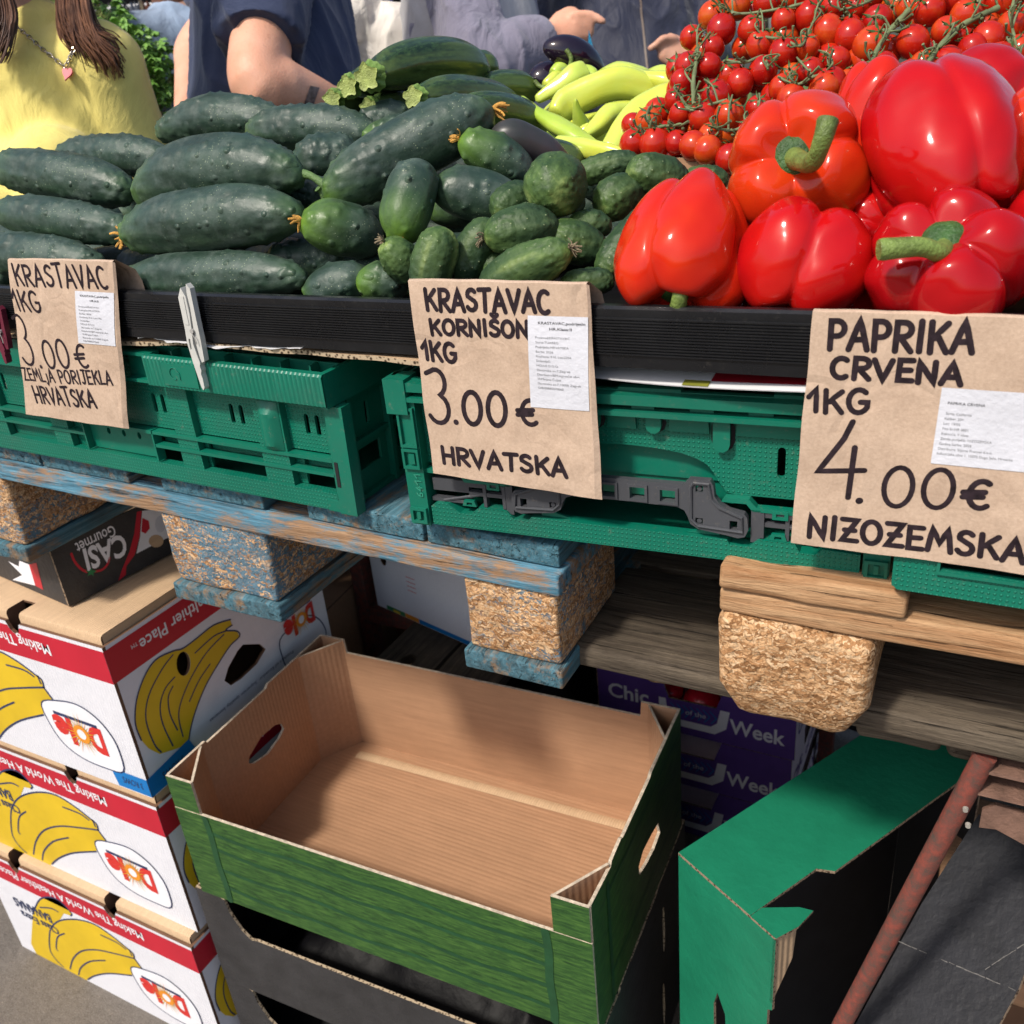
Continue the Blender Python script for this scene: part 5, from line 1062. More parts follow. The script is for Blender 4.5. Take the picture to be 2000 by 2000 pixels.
# added dark sheet that supplies the darkness at the back under the stall
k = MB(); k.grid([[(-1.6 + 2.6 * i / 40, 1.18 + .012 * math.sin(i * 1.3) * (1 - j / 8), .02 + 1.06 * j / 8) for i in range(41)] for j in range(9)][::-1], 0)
tag(k.build("tarpaulin", plain("dark_shade_sheet", (.012, .013, .014), .7, .2), smooth=60), "dark tarpaulin hanging behind the boxes under the stall", "tarpaulin")
# ================================================================ produce
def pose(px0, px1, Y0, Y1):
    a, b = PY(*px0, Y0), PY(*px1, Y1); x = b - a; L = x.length; x.normalize()
    v = (CAMP - (a + b) / 2).normalized(); y = (v - x * v.dot(x))
    y = y.normalized() if y.length > .2 else x.orthogonal().normalized(); z = x.cross(y)
    if z.z < 0 and abs(z.z) > .2: z, y = -z, -y
    m = Matrix((x, y, z)).transposed().to_4x4(); m.translation = (a + b) / 2
    return m, L, depth((a + b) / 2)
def bent_body(L, R, bend, seed, nu=72, nv=48, warts=0, wamp=.0013, wsig=.0022, expo=2.9, taper=(1., 1.), ridges=.012, nr=5, facets=0, lumps=.0):
    """closed vegetable body along X from -L/2 to L/2, bent upwards in Z"""
    r = np.random.default_rng(seed)
    t = (1 - np.cos(np.linspace(0, np.pi, nu))) / 2; s = 2 * t - 1
    prof = np.clip(1 - np.abs(s) ** expo, 0, 1) ** .5
    prof = prof * (taper[0] + (taper[1] - taper[0]) * t)
    th = np.linspace(0, 2 * np.pi, nv, endpoint=False)
    ph = r.uniform(0, 6, 8)
    rad = R * prof[:, None] * (1 + ridges * np.cos(nr * th + ph[0])[None, :] + .5 * ridges * np.cos((nr + 3) * th + ph[1])[None, :])
    if facets:
        c = np.abs(((th * facets / (2 * np.pi)) % 1) - .5) * 2; rad = rad * (1 - .055 * (1 - c) ** 1.0)[None, :] * 1.03
    rad = rad * (1 + lumps * np.sin(3.1 * s + ph[2])[:, None] + lumps * .7 * np.sin(7 * s + ph[3])[:, None] * np.cos(th + ph[4])[None, :])
    x = s[:, None] * L / 2 * np.ones_like(rad)
    ax = bend * (1 - s ** 2) - bend * .5
    ay = bend * .25 * np.sin(2.2 * s + ph[5])
    P = np.stack([x, rad * np.cos(th)[None, :] + ay[:, None], rad * np.sin(th)[None, :] + ax[:, None]], -1)
    if warts:
        nrm = np.stack([np.zeros_like(rad) + (s ** 3)[:, None] * .6, np.cos(th)[None, :] + 0 * rad, np.sin(th)[None, :] + 0 * rad], -1)
        nrm /= np.linalg.norm(nrm, axis=-1, keepdims=True)
        lo, hi = int(nu * .12), int(nu * .90)
        iu = r.integers(lo, hi, warts); iv = r.integers(0, nv, warts)
        C = P[iu, iv]; d = np.zeros(rad.shape); F = P.reshape(-1, 3)
        for a in range(0, warts, 40):
            c = C[a:a + 40]; q = ((F[:, None, :] - c[None]) ** 2).sum(-1); am = r.uniform(.5, 1., len(c))
            d += (np.exp(-q / (2 * wsig ** 2)) * am).max(1).reshape(rad.shape) if a == 0 else 0
            if a: d = np.maximum(d, (np.exp(-q / (2 * wsig ** 2)) * am).max(1).reshape(rad.shape))
        P = P + nrm * (d * wamp)[..., None]
    return P
def dry_flower(par, at, dirx, mat, size=.012, seed=0):
    r = random.Random(seed); k = MB(); M_ = base(par)
    for i in range(12):
        d = V((dirx * r.uniform(.4, 1.), r.uniform(-.8, .8), r.uniform(-1, .6))).normalized(); p = V(at); pts = [p]
        for j in range(3): d = (d + V((r.uniform(-.5, .5), r.uniform(-.5, .5), r.uniform(-.7, .3)))).normalized(); pts.append(pts[-1] + d * size * r.uniform(.25, .5))
        w_ = size * r.uniform(.08, .2); k.tube(catmull(pts, 3), [(w_ * (1 - .06 * j), w_ * .35) for j in range(len(catmull(pts, 3)))], 6, ell=(0, .3, 1))
    return k.build("dried_flower", mat, par, 60, world=False)
def cuke(px0, px1, th, Y0, Y1, label, bend=0., kind="cucumber", flower=None, stem=None, seed=0, warts=70, taper=(1, 1), mat=None, group="dark green cucumbers piled in the black tray", expo=2.9, facets=0, cat=None):
    m, L, D = pose(px0, px1, Y0, Y1); R = th * D / FPX / 2
    hi = kind != "filler"
    ex_ = expo + (.0 if kind != 'cucumber' else random.Random(seed * 13).uniform(-.65, .25)); expo = ex_
    P = bent_body(L, R, bend * D / FPX, seed, 96 if hi else 32, 72 if hi else 20, warts if hi else 0, .0024 if kind == "cucumber" else .0010, .0023 if kind == "cucumber" else .0016, expo, taper, .014 if kind == "cucumber" else .02, 5, facets, .03)
    k = MB(); k.grid(P, 0, closev=True)
    nm = {"filler": "cucumber"}.get(kind, kind)
    o = k.build(nm, mat or M['cucumber'], smooth=180, world=False, mw=m)
    tag(o, label, cat or nm, group)
    zc_ = -bend * D / FPX * .5
    if flower:
        end = 1 if flower[0] == 'b' else -1; dry_flower(o, (end * L * .495, 0, zc_), end, M['dryfl'] if flower[1] == 'y' else M['drygrey'], R * .42, seed)
    if stem:
        end = 1 if stem[0] == 'b' else -1; q = m.inverted() @ PY(*stem[1], stem[2]); p0 = V((end * L * .485, 0, zc_)); k = MB()
        k.tube(catmull([p0, p0.lerp(q, .4) + V((0, 0, .003)), q], 5), [.0034 + .0016 * abs(2 * i / 10 - 1) for i in range(11)], 10); k.build("stem", M['cstem'], o, 60, world=False)
    elif kind in ("cucumber",) and flower is None:
        pass
    return o
Z1 = lambda x, y: (x * .3623, y * .3623)
C_ = [
 ((303, 250), (572, 232), 92, .27, .29, "arched cucumber at the very top of the left pile, near the yellow shirt", 22, None, None, (.95, .9)),
 ((480, 252), (742, 262), 92, .22, .24, "cucumber lying at the top of the pile below the tattooed forearm", 14, None, None, (.9, 1)),
 ((108, 302), (345, 312), 82, .19, .19, "cucumber at the back left of the pile, just under the yellow shirt", 10, None, None, (.9, 1)),
 ((-8, 325), (262, 372), 98, .115, .115, "cucumber reaching in from the left edge, second in height, with a pale green tip", 6, None, None, (1, .92)),
 ((262, 368), (592, 322), 128, .095, .10, "big bumpy cucumber in the middle of the left pile with its green stem pointing right", 30, None, ('b', (648, 372), .10), (1, 1)),
 ((-12, 412), (262, 452), 82, .07, .07, "slim cucumber reaching in from the left edge below the pale tipped one", 4, None, None, (1, .95)),
 ((240, 455), (588, 412), 128, .055, .06, "thick straight cucumber with a withered brown flower at its left end", 10, ('a', 'y'), None, (.95, 1)),
 ((-40, 492), (202, 516), 90, .035, .035, "cucumber at the left edge right above the KRASTAVAC sign", 6, None, None, (1, .9)),
 ((238, 548), (596, 536), 100, .036, .036, "cucumber lying at the bottom front just over the black tray edge", 8, None, None, (.95, .95)),
 ((630, 385), (962, 208), 128, .10, .20, "long bumpy cucumber lying diagonally on top with orange flower at its upper end", 8, ('b', 'y'), ('a', (622, 366), .098), (.95, 1)),
 ((575, 318), (705, 300), 88, .165, .20, "cucumber end showing behind the one with the green stem", 4, None, None, (1, 1)),
 ((690, 255), (802, 218), 66, .27, .30, "cucumber tip poking up in front of the zucchini", 4, None, None, (1, 1)),
 ((708, 282), (800, 240), 56, .22, .26, "light green cucumber end half hidden behind the diagonal cucumber", 2, None, None, (1, 1)),
 ((778, 470), (822, 318), 112, .055, .11, "short cucumber pointing at the viewer with a yellow green lower end", 4, ('a', 'y'), None, (.9, .95)),
 ((845, 362), (1035, 410), 108, .115, .15, "smooth dark cucumber lying right of the yellow green ended one", 6, None, None, (.95, .85)),
 ((898, 268), (1045, 352), 88, .155, .19, "cucumber with a bright green end and withered flower, near the purple one", 6, ('a', 'y'), None, (1, .9)),
 ((588, 428), (748, 470), 110, .055, .11, "bright green ended cucumber with an orange dried flower facing left", 4, ('a', 'y'), None, (.92, 1)),
 ((596, 578), (722, 538), 88, .03, .05, "cucumber at the bottom between the tray edge and the bright green ended one", 2, None, None, (.9, 1)),
 ((695, 552), (800, 550), 80, .035, .06, "small cucumber right above the black tray edge left of the middle sign", 0, None, None, (.9, 1)),
 ((560, 385), (690, 375), 62, .13, .15, "cucumber deep in the gap under the green stem", 0, None, None, (1, 1)),
 ((520, 512), (680, 505), 80, .075, .10, "cucumber deep in the shadow under the orange flowered one", 0, None, None, (1, 1)),
]
for i, (a, b, th, y0, y1, lab, bd, fl, st, tp) in enumerate(C_):
    sm_ = i in (13, 14, 15, 16, 17, 18, 11, 12); cuke(a, b, th, y0, y1, lab, bd, "cucumber", fl, st, i + 1, 22 if sm_ else 130, tp, M['cuketip'] if i in (13, 15, 16, 12, 18) else None)
cuke((962, 250), (1125, 338), 84, .185, .235, "purplish dark cucumber lying behind the bright green ended one", 12, "cucumber", None, None, 40, 0, (1, .6), M['purple'])
G_ = [
 ((752, 470), (812, 545), 78, .03, .05, "gherkin with a withered grey tip left of the middle sign", ('a', 'g')),
 ((866, 443), (828, 585), 94, .028, .016, "upright light green gherkin standing right behind the middle sign", None),
 ((962, 428), (890, 555), 84, .065, .045, "bumpy dark gherkin leaning to the left behind the upright light green one", None),
 ((945, 462), (1092, 440), 98, .045, .075, "striped light green gherkin with a withered flower at its left end", ('a', 'g')),
 ((1112, 482), (940, 572), 98, .022, .03, "dark smooth gherkin lying on the middle sign's top edge", ('a', 'g')),
 ((1062, 458), (1185, 492), 88, .07, .10, "ribbed dark gherkin between the striped one and the red peppers", None),
 ((962, 412), (1042, 380), 78, .10, .14, "very bumpy gherkin below the round avocado-like one", None),
 ((1165, 408), (1250, 362), 88, .13, .17, "dark gherkin right of the round one, behind the bumpy leaning one", None),
 ((1168, 545), (1298, 398), 84, .055, .11, "long bumpy gherkin leaning against the front left red pepper", None),
 ((1118, 345), (1250, 312), 60, .195, .215, "bumpy dark gherkin at the back below the yellow peppers", None),
 ((1226, 325), (1345, 365), 84, .155, .19, "light green gherkin lying on top below the cherry tomatoes", None),
 ((1332, 352), (1422, 350), 56, .19, .21, "gherkin half hidden behind the front left red pepper's top", None),
 ((1108, 440), (1195, 440), 58, .10, .12, "gherkin deep in the shadow left of the long bumpy one", None),
 ((940, 535), (1000, 510), 60, .05, .07, "small pale gherkin peeking out above the middle sign", None),
 ((1090, 562), (1200, 545), 60, .03, .05, "gherkin in the dark between the middle sign and the red pepper", None),
]
for i, (a, b, th, y0, y1, lab, fl) in enumerate(G_):
    cuke(a, b, th, y0, y1, lab, 3, "gherkin", fl, None, 60 + i, 150, (.93, .95), M['gherkin'], "small pickling gherkins", 2.5, cat="gherkin")
# the round one seen end-on
cuke((1075, 372), (1098, 352), 122, .075, .15, "round looking gherkin seen end-on in the middle of the gherkins", 0, "gherkin", None, None, 90, 120, (1, 1), M['gherkin'], "small pickling gherkins", 2.2, cat="gherkin")
# lower layers that carry the pile
r = random.Random(11); filler = None
for i in range(58):
    X = r.uniform(-1.28, -.36); Y = r.uniform(.10, .50); top = 1.262 + max(0, min(.085, (Y - .06) * .42)); Z = r.uniform(1.288, max(1.29, top))
    m = Matrix.Translation((X, Y, Z)) @ Matrix.Rotation(r.uniform(-.5, .5), 4, 'Z') @ Matrix.Rotation(r.uniform(-.08, .08), 4, 'Y')
    if filler is None:
        k = MB(); k.grid(bent_body(.17, .027, .006, 3, 40, 24), 0, closev=True); filler = k.build("cucumber", M['cucumber'], smooth=180, world=False, mw=m); o = filler
    else: o = filler.copy(); COL.objects.link(o); o.matrix_world = m
    tag(o, "dark cucumber buried in the lower layers of the pile", "cucumber", "buried cucumbers of the lower layers")
for i, (X0, X1, Y0, Y1, Z1_, lab) in enumerate(((-1.0, -.52, .40, .78, 1.345, "black crate under the zucchini at the back"), (-.5, -.16, .40, .80, 1.335, "black crate under the yellow peppers at the back"))):
    t = thing("produce_crate", lab, "crate", ((X0 + X1) / 2, (Y0 + Y1) / 2, 1.262)); k = MB()
    for a, b in (((X0, Y0, 1.262), (X1, Y1, 1.268)), ((X0, Y0, 1.2684), (X1, Y0 + .006, Z1_)), ((X0, Y1 - .006, 1.2684), (X1, Y1, Z1_)), ((X0, Y0 + .0064, 1.2684), (X0 + .006, Y1 - .0064, Z1_)), ((X1 - .006, Y0 + .0064, 1.2684), (X1, Y1 - .0064, Z1_))): k.box(a, b)
    k.build("body", M['blackm'], t); k = MB(); k.box((X0 + .0064, Y0 + .0064, Z1_ - .03), (X1 - .0064, Y1 - .0064, Z1_ - .022)); k.build("liner", M['bcard'], t)
# ---------------------------------------------------------------- zucchini
def zuc_stem(par, L, R, seed, zc_):
    r = random.Random(seed); k = MB(); n = 50; P = []; cd = base(par).inverted().to_3x3() @ (CAMP - base(par).translation).normalized()
    d = (V((-.75, 0, 0)) + cd * .75).normalized(); p = V((-L / 2 + R * .12, 0, zc_)); u = d.orthogonal().normalized(); v = d.cross(u)
    for s_, rr, lob in ((0, .60, .05), (.20, .44, .09), (.36, .38, .12), (.50, .40, .15), (.60, .47, .16), (.66, .47, .16)):
        dd = V((-1, 0, 0)).lerp(d, min(1, s_ * 2)).normalized(); p2 = p + dd * (R * s_ * .9)
        P.append([tuple(p2 + (u * math.cos(a) + v * math.sin(a)) * (R * rr * (1 + lob * math.cos(5 * a) + .05 * math.sin(11 * a + seed)))) for a in [2 * math.pi * i / n for i in range(n)]])
    k.grid(P, 0, closev=True); last = P[-1]; c = sum((V(q) for q in last), V()) / n
    mid = [tuple(V(q).lerp(c, .22) - d * (R * .04)) for q in last]; k.grid([last, mid], 1, closev=True); b = len(k.v); k.v += mid + [tuple(c - d * (R * .06))]; k.f += [(b + i, b + (i + 1) % n, b + n) for i in range(n)]; k.m += [1] * n
    return k.build("cut_stem", [M['zucstem'], M['zucflesh']], par, 60, world=False)
for i, (a, b, th, y0, y1, lab, bd, st) in enumerate((
 ((722, 138), (944, 128), 92, .27, .46, "big zucchini on the very top of the pile with a pale star shaped cut stem", 20, True),
 ((812, 182), (1008, 205), 74, .25, .42, "zucchini below the topmost one, its pale cut stem facing the viewer", 14, True),
 ((682, 162), (860, 150), 72, .27, .46, "zucchini left of and under the topmost one", 10, True),
 ((652, 192), (800, 205), 66, .28, .44, "dark zucchini at the left end of the zucchini heap, beside the tattooed wrist", 4, True),
 ((722, 206), (850, 200), 60, .28, .44, "zucchini low in the heap between two pale cut stems", 4, True),
 ((930, 172), (1048, 176), 64, .42, .50, "zucchini at the right of the heap, end showing by the grey sleeve", 8, False),
 ((890, 205), (1066, 245), 74, .26, .38, "zucchini whose blunt end points at the yellow peppers", 12, True),
 ((1000, 285), (1142, 315), 54, .24, .28, "zucchini end lying low between the purplish cucumber and the yellow peppers", 8, False),
 ((880, 140), (972, 130), 62, .50, .55, "zucchini end peeking out behind the topmost one", 4, False))):
    m, L, D = pose(a, b, y0, y1); R = th * D / FPX / 2
    k = MB(); k.grid(bent_body(L, R, bd * D / FPX, 200 + i, 72, 64, 0, expo=3.6, taper=(.86, 1.04), ridges=.006, facets=8, lumps=.012), 0, closev=True)
    o = k.build("zucchini", M['zucchini'], smooth=180, world=False, mw=m); tag(o, lab, "zucchini", "zucchini heap behind the cucumbers")
    if st: zuc_stem(o, L, R, i, -bd * D / FPX * .5)
for i, (a, b, th, y0, y1, lab) in enumerate((((1068, 78), (1185, 165), 66, .50, .56, "glossy black eggplant leaning up behind the yellow peppers"), ((1050, 140), (1100, 185), 66, .50, .56, "shiny eggplant tip low at the left of the yellow peppers"))):
    m, L, D = pose(a, b, y0, y1); k = MB(); k.grid(bent_body(L, th * D / FPX / 2, .01, 300 + i, 48, 40, 0, expo=2.3, taper=(1.05, .9), ridges=0), 0, closev=True)
    tag(k.build("eggplant", M['eggplant'], smooth=180, world=False, mw=m), lab, "eggplant", "eggplants")
# ---------------------------------------------------------------- pale yellow horn peppers
def horn(pts, ths, Ys, label, stem=None, seed=0):
    n = len(pts); P = [PY(*p, Ys[0] + (Ys[1] - Ys[0]) * i / (n - 1)) for i, p in enumerate(pts)]; c = sum(P, V()) / n
    k = MB(); Q = catmull(P, 10); N = len(Q); D = depth(c); r = np.random.default_rng(seed); ph = r.uniform(0, 6, 4)
    rad = [np.interp(i / (N - 1), np.linspace(0, 1, len(ths)), ths) * D / FPX / 2 for i in range(N)]
    rings = []; up = None; S = 28
    for i, p in enumerate(Q):
        t = (Q[min(i + 1, N - 1)] - Q[max(i - 1, 0)]).normalized(); up = t.orthogonal().normalized() if up is None else up; up = (up - t * up.dot(t)).normalized(); si = t.cross(up)
        e = min(1, (1 - abs(2 * i / (N - 1) - 1)) * 7); e = math.sqrt(max(0, 1 - (1 - e) ** 2)) * .97 + .03
        ring = []
        for j in range(S):
            a = 2 * math.pi * j / S; rr = rad[i] * e * (1 + .09 * math.cos(3 * a + ph[0] + .8 * i / N) + .05 * math.sin(2 * a + i * .25 + ph[1])); ring.append(tuple(p + up * (rr * math.cos(a)) + si * (rr * math.sin(a))))
        rings.append(ring)
    k.grid(rings, 0, closev=True); k.f += [tuple(range(S))[::-1], tuple((N - 1) * S + j for j in range(S))]; k.m += [0, 0]
    o = k.build("yellow_pepper", M['yellow'], smooth=70, mw=Matrix.Translation(c)); tag(o, label, "pepper", "pale yellow pointed peppers")
    if stem:
        SP = catmull([PY(*p, stem[1]) for p in stem[0]], 5); k = MB(); k.tube(SP, [np.interp(i / (len(SP) - 1), [0, .2, 1], [7, 4, 4.5]) * D / FPX for i in range(len(SP))], 10); k.build("stem", M['pstem'], o, 60)
horn([(1046, 197), (1085, 172), (1120, 150), (1142, 142)], [14, 30, 44, 40], (.44, .48), "short yellow pepper with a cut brown tip at the left of the yellow heap", None, 1)
horn([(1085, 232), (1105, 205), (1150, 180), (1215, 163), (1285, 180)], [40, 58, 62, 58, 40], (.40, .46), "largest pale yellow pepper lying across the middle of the heap", None, 2)
horn([(1227, 130), (1258, 152), (1300, 165), (1345, 185)], [6, 34, 52, 50], (.46, .46), "yellow pepper at the upper right whose pointed tip aims up left", None, 3)
horn([(1018, 187), (1050, 222), (1085, 245), (1120, 266), (1165, 300)], [5, 24, 36, 40, 36], (.36, .32), "long thin yellow pepper with its pointed tip at the far left over the zucchini", None, 4)
horn([(1133, 271), (1165, 250), (1195, 226), (1240, 215)], [9, 36, 48, 40], (.34, .42), "yellow pepper pointing its tip down left in the middle of the heap", None, 5)
horn([(1124, 193), (1128, 220), (1136, 245), (1145, 275)], [4, 20, 32, 34], (.37, .40), "small yellow pepper standing with its tip straight up", None, 6)
horn([(1188, 300), (1215, 260), (1250, 222), (1295, 193), (1330, 175)], [36, 50, 54, 54, 40], (.31, .40), "long pale yellow pepper lying along the cherry tomatoes", None, 7)
horn([(1085, 278), (1140, 288), (1190, 300), (1240, 312)], [26, 40, 38, 22], (.29, .27), "yellow pepper lowest at the front above the bumpy gherkin", None, 8)
horn([(1160, 275), (1190, 268), (1225, 250)], [30, 44, 40], (.37, .41), "yellow pepper buried under the one pointing down left", None, 9)
horn([(1160, 158), (1205, 140), (1250, 150), (1280, 160)], [20, 40, 38, 26], (.50, .52), "yellow pepper at the back in front of the navy jacket", None, 10)
horn([(1082, 150), (1098, 136), (1112, 134)], [30, 40, 30], (.50, .52), "small greenish yellow pepper on top with a curling green stem", ([(1100, 138), (1113, 128), (1115, 112), (1106, 97)], .50), 11)
horn([(1064, 170), (1082, 160), (1100, 160)], [22, 36, 30], (.48, .5), "small yellow pepper at the far left with its green stem sticking out", ([(1068, 170), (1055, 169), (1044, 158)], .48), 12)
horn([(1052, 262), (1100, 295), (1150, 310)], [24, 40, 36], (.40, .36), "yellow pepper in the shade under the long thin one", None, 13)
horn([(1070, 205), (1120, 250), (1190, 240)], [34, 50, 44], (.47, .47), "yellow pepper in the shade under the largest one", None, 14)
horn([(1140, 138), (1152, 150), (1160, 175)], [22, 34, 30], (.50, .48), "bright yellow pepper standing upright behind the largest one", None, 15)
horn([(1250, 165), (1290, 150), (1330, 175)], [30, 44, 40], (.50, .48), "yellow pepper at the far right of the heap, tucked against the tomatoes", None, 17)
horn([(1105, 300), (1150, 262), (1190, 285)], [24, 38, 30], (.36, .38), "short yellow pepper low in the middle front of the heap", None, 18)
horn([(1190, 200), (1260, 240), (1300, 260)], [40, 52, 46], (.48, .44), "yellow pepper in the shade beside the cherry tomatoes", None, 16)
# ---------------------------------------------------------------- red bell peppers
def bell(px, wpx, hpx, Y, axis, label, n=4, twist=0., mat='bell', stem=None, seed=0, sq=.32, deep=.15, top=.26):
    c = PY(*px, Y); D = depth(c); R = wpx * D / FPX / 2; H = hpx * D / FPX / 2
    z = V(axis).normalized(); x = z.orthogonal().normalized(); x = Matrix.Rotation(twist, 3, z) @ x; y = z.cross(x)
    m = Matrix((x, y, z)).transposed().to_4x4(); m.translation = c
    r = np.random.default_rng(seed); NU, NV = 64, 96
    th = np.linspace(0, np.pi, NU)[:, None]; ph = np.linspace(0, 2 * np.pi, NV, endpoint=False)[None, :]
    jit = r.uniform(-.16, .16, n); amp = r.uniform(.88, 1.12, n)
    phw = ph + .12 * np.sin(ph + r.uniform(0, 6)); lob = np.abs(np.cos(n / 2 * phw))
    la = np.zeros_like(ph)
    for i in range(n): la = la + (amp[i] - 1) * np.exp(-((np.angle(np.exp(1j * (phw - 2 * np.pi * i / n)))) / .5) ** 2)
    st = np.sin(th); ct = np.cos(th)
    rho = np.clip(st, 0, 1) ** .72 * (1 + sq * .22 * ct)
    gro = deep * (1 - lob ** .6) * (.62 + .45 * np.abs(ct) ** 1.5 + .25 * np.exp(-((th - .55) / .35) ** 2))
    rho = rho * (1 - gro) * (1 + la * .5)
    zz = np.sign(ct) * np.abs(ct) ** .85
    zz = zz - top * np.exp(-(rho / .36) ** 2) * (ct > 0) * 1.15 + .10 * lob * np.exp(-((rho - .55) / .25) ** 2) * (ct > 0)
    zz = zz + .22 * np.exp(-(rho / .30) ** 2) * (ct < 0) - .12 * lob * np.exp(-((rho - .45) / .22) ** 2) * (ct < 0)
    rho = rho * (1 + .022 * np.sin(3 * ph + 4 * th + r.uniform(0, 6)) + .016 * np.sin(5 * ph - 3 * th + r.uniform(0, 6)) + .010 * np.sin(9 * ph + 7 * th + r.uniform(0, 6))); zz = zz + .03 * np.sin(2 * ph + r.uniform(0, 6)) * np.abs(ct)
    P = np.stack([R * rho * np.cos(ph), R * rho * np.sin(ph), H * zz + 0 * ph], -1)
    k = MB(); k.grid(P, 0, closev=True); o = k.build("red_pepper", M[mat], smooth=180, world=False, mw=m); tag(o, label, "pepper", "red bell peppers")
    zt = H * (1 - top * 1.15)
    if stem:
        SP = catmull([V((0, 0, zt - .004))] + [m.inverted() @ PY(*p, y_) for p, y_ in stem], 6); N = len(SP); s_ = min(R / .055, 1.) * .84
        k = MB(); k.tube(SP, [s_ * np.interp(i / (N - 1), [0, .12, .5, .85, .95, 1], [.0120, .0082, .0070, .0080, .0086, .0078]) for i in range(N)], 16); o2 = k.build("stem", M['pstem'], o, 50, world=False)
        k = MB(); n_ = 36; P = []
        for j, (rr, h) in enumerate(((.0, .004), (.45, .0045), (.8, .001), (1.0, -.0035), (1.12, -.004))):
            P.append([(R * .29 * rr * (1 + (.12 if j > 2 else 0) * math.cos(6 * a) + .06 * math.sin(4 * a + seed)) * math.cos(a), R * .29 * rr * (1 + (.12 if j > 2 else 0) * math.cos(6 * a) + .06 * math.sin(4 * a + seed)) * math.sin(a), zt + h * s_ + .0025 + .10 * H * (rr * .36 / .5) ** 2) for a in [2 * math.pi * i / n_ for i in range(n_)]])
        k.grid(P, 0, closev=True); k.grid([[(x_, y_, z_ - .002) for x_, y_, z_ in r_] for r_ in P][::-1], 0, closev=True); k.build("calyx", M['pcalyx'], o, 60, world=False)
    return o
bell((1338, 482), 258, 270, .040, (.02, -.66, -.75), "red pepper at the front left standing upside down, green stem at its foot", 4, .5, 'bello', [((1328, 570), -.004), ((1324, 604), .000)], 1, 1.05, .27)
bell((1556, 325), 282, 250, .115, (.10, -.93, .30), "orange red pepper facing the viewer with a thick green stem pointing up", 4, .2, 'bello', [((1585, 318), .035), ((1606, 275), .022), ((1618, 232), .026)], 2, .2, .30)
bell((1566, 520), 268, 215, .045, (.16, .55, .80), "red pepper in the middle of the front row showing a deep crease and no stem", 3, .9, 'bell', None, 3, .35, .34)
bell((1850, 525), 312, 235, .035, (-.14, -.62, .76), "red pepper at the front right with a green stem bending to the left", 5, .35, 'bell', [((1838, 494), -.002), ((1795, 482), -.014), ((1716, 488), -.024)], 4, .2, .34)
bell((1840, 292), 300, 335, .115, (-.42, .62, .66), "biggest red pepper high at the right with a smooth glossy side", 4, .2, 'bell', [((1780, 190), .21), ((1772, 172), .21)], 5, .3, .20)
bell((1710, 250), 175, 240, .215, (.1, .25, .97), "red pepper behind the orange red one and the biggest one", 4, .7, 'bello', None, 6)
bell((1700, 445), 150, 150, .12, (-.55, -.45, .35), "dark red pepper deep between the others with a cut brown stem", 4, .1, 'bell', [((1672, 432), .055)], 7)
bell((1930, 205), 230, 165, .27, (.2, .5, .8), "red pepper at the top right behind the biggest one", 4, .3, 'bell', None, 8)
bell((2010, 300), 190, 240, .14, (.3, -.3, .8), "red pepper cut off by the right edge beside the biggest one", 4, .1, 'bello', None, 9)
bell((2025, 460), 160, 200, .09, (.3, -.5, .7), "red pepper low at the right edge behind the front right one", 4, .4, 'bell', None, 10)
bell((1455, 480), 160, 190, .14, (.1, .3, .9), "red pepper in the shadow behind the front left one", 4, .2, 'bell', None, 11)
bell((1650, 590), 130, 130, .07, (0, .2, .9), "red pepper low between the middle and the front right ones", 4, .2, 'bell', None, 12)
bell((1440, 600), 110, 110, .07, (0, .2, .9), "red pepper low between the front left and the middle ones", 4, .2, 'bell', None, 13)
r = random.Random(4); first = None
for i in range(12):
    c = V((-.12 + .085 * (i % 4) + r.uniform(-.01, .01), .09 + .06 * (i // 4), 1.305 + .004 * (i // 4)))
    if first is None:
        first = bell((1500, 500), 200, 180, .2, (.2, .3, .9), "x", 4, .2, 'bell', None, 20); o = first
    else: o = first.copy(); COL.objects.link(o)
    o.matrix_world = Matrix.Translation(c) @ Matrix.Rotation(r.uniform(0, 6), 4, 'Z') @ Matrix.Rotation(r.uniform(-.5, .5), 4, 'X')
    s_ = .042 / max(1e-6, max(first.dimensions) / 2 if first.dimensions.length else .05); tag(o, "red pepper buried under the visible ones", "pepper", "buried red peppers")
# ---------------------------------------------------------------- cherry tomatoes on the vine
t = thing("tomato_box", "low brown cardboard box holding the cherry tomatoes on the vine", "box", (0, .5, 1.262)); k = MB()
a0 = PY(1300, 312, .262); zt = PY(1340, 308, .262).z; X0, X1, Y0, Y1 = PY(1285, 320, .262).x, .20, .262, .62
k.plate(rect(0, 0, X1 - X0, zt - 1.262), (V((X0, Y0, 1.262)), EX, EZ), .004, m=(0, 1, 2)); k.plate(rect(.0042, 0, Y1 - Y0, zt - 1.262), (V((X0, Y1, 1.262)), -EY, EZ), .004, m=(0, 1, 2)); k.plate(rect(0, 0, X1 - X0 - .0042, zt - 1.262), (V((X1, Y1, 1.262)), -EX, EZ), .004, m=(0, 1, 2)); k.plate(rect(.0042, 0, Y1 - Y0 - .0042, zt - 1.262), (V((X1, Y0, 1.262)), EY, EZ), .004, m=(0, 1, 2)); k.box((X0 + .0045, Y0 + .0045, 1.2625), (X1 - .0045, Y1 - .0045, zt - .01), 1)
k.build("body", [M['card'], M['cardd'], M['edge']], t)
def tmound(px, py):           # depth of the tomato heap's face
    return .235 + .215 * (1 - py / 330.) + .00002 * abs(px - 1620)
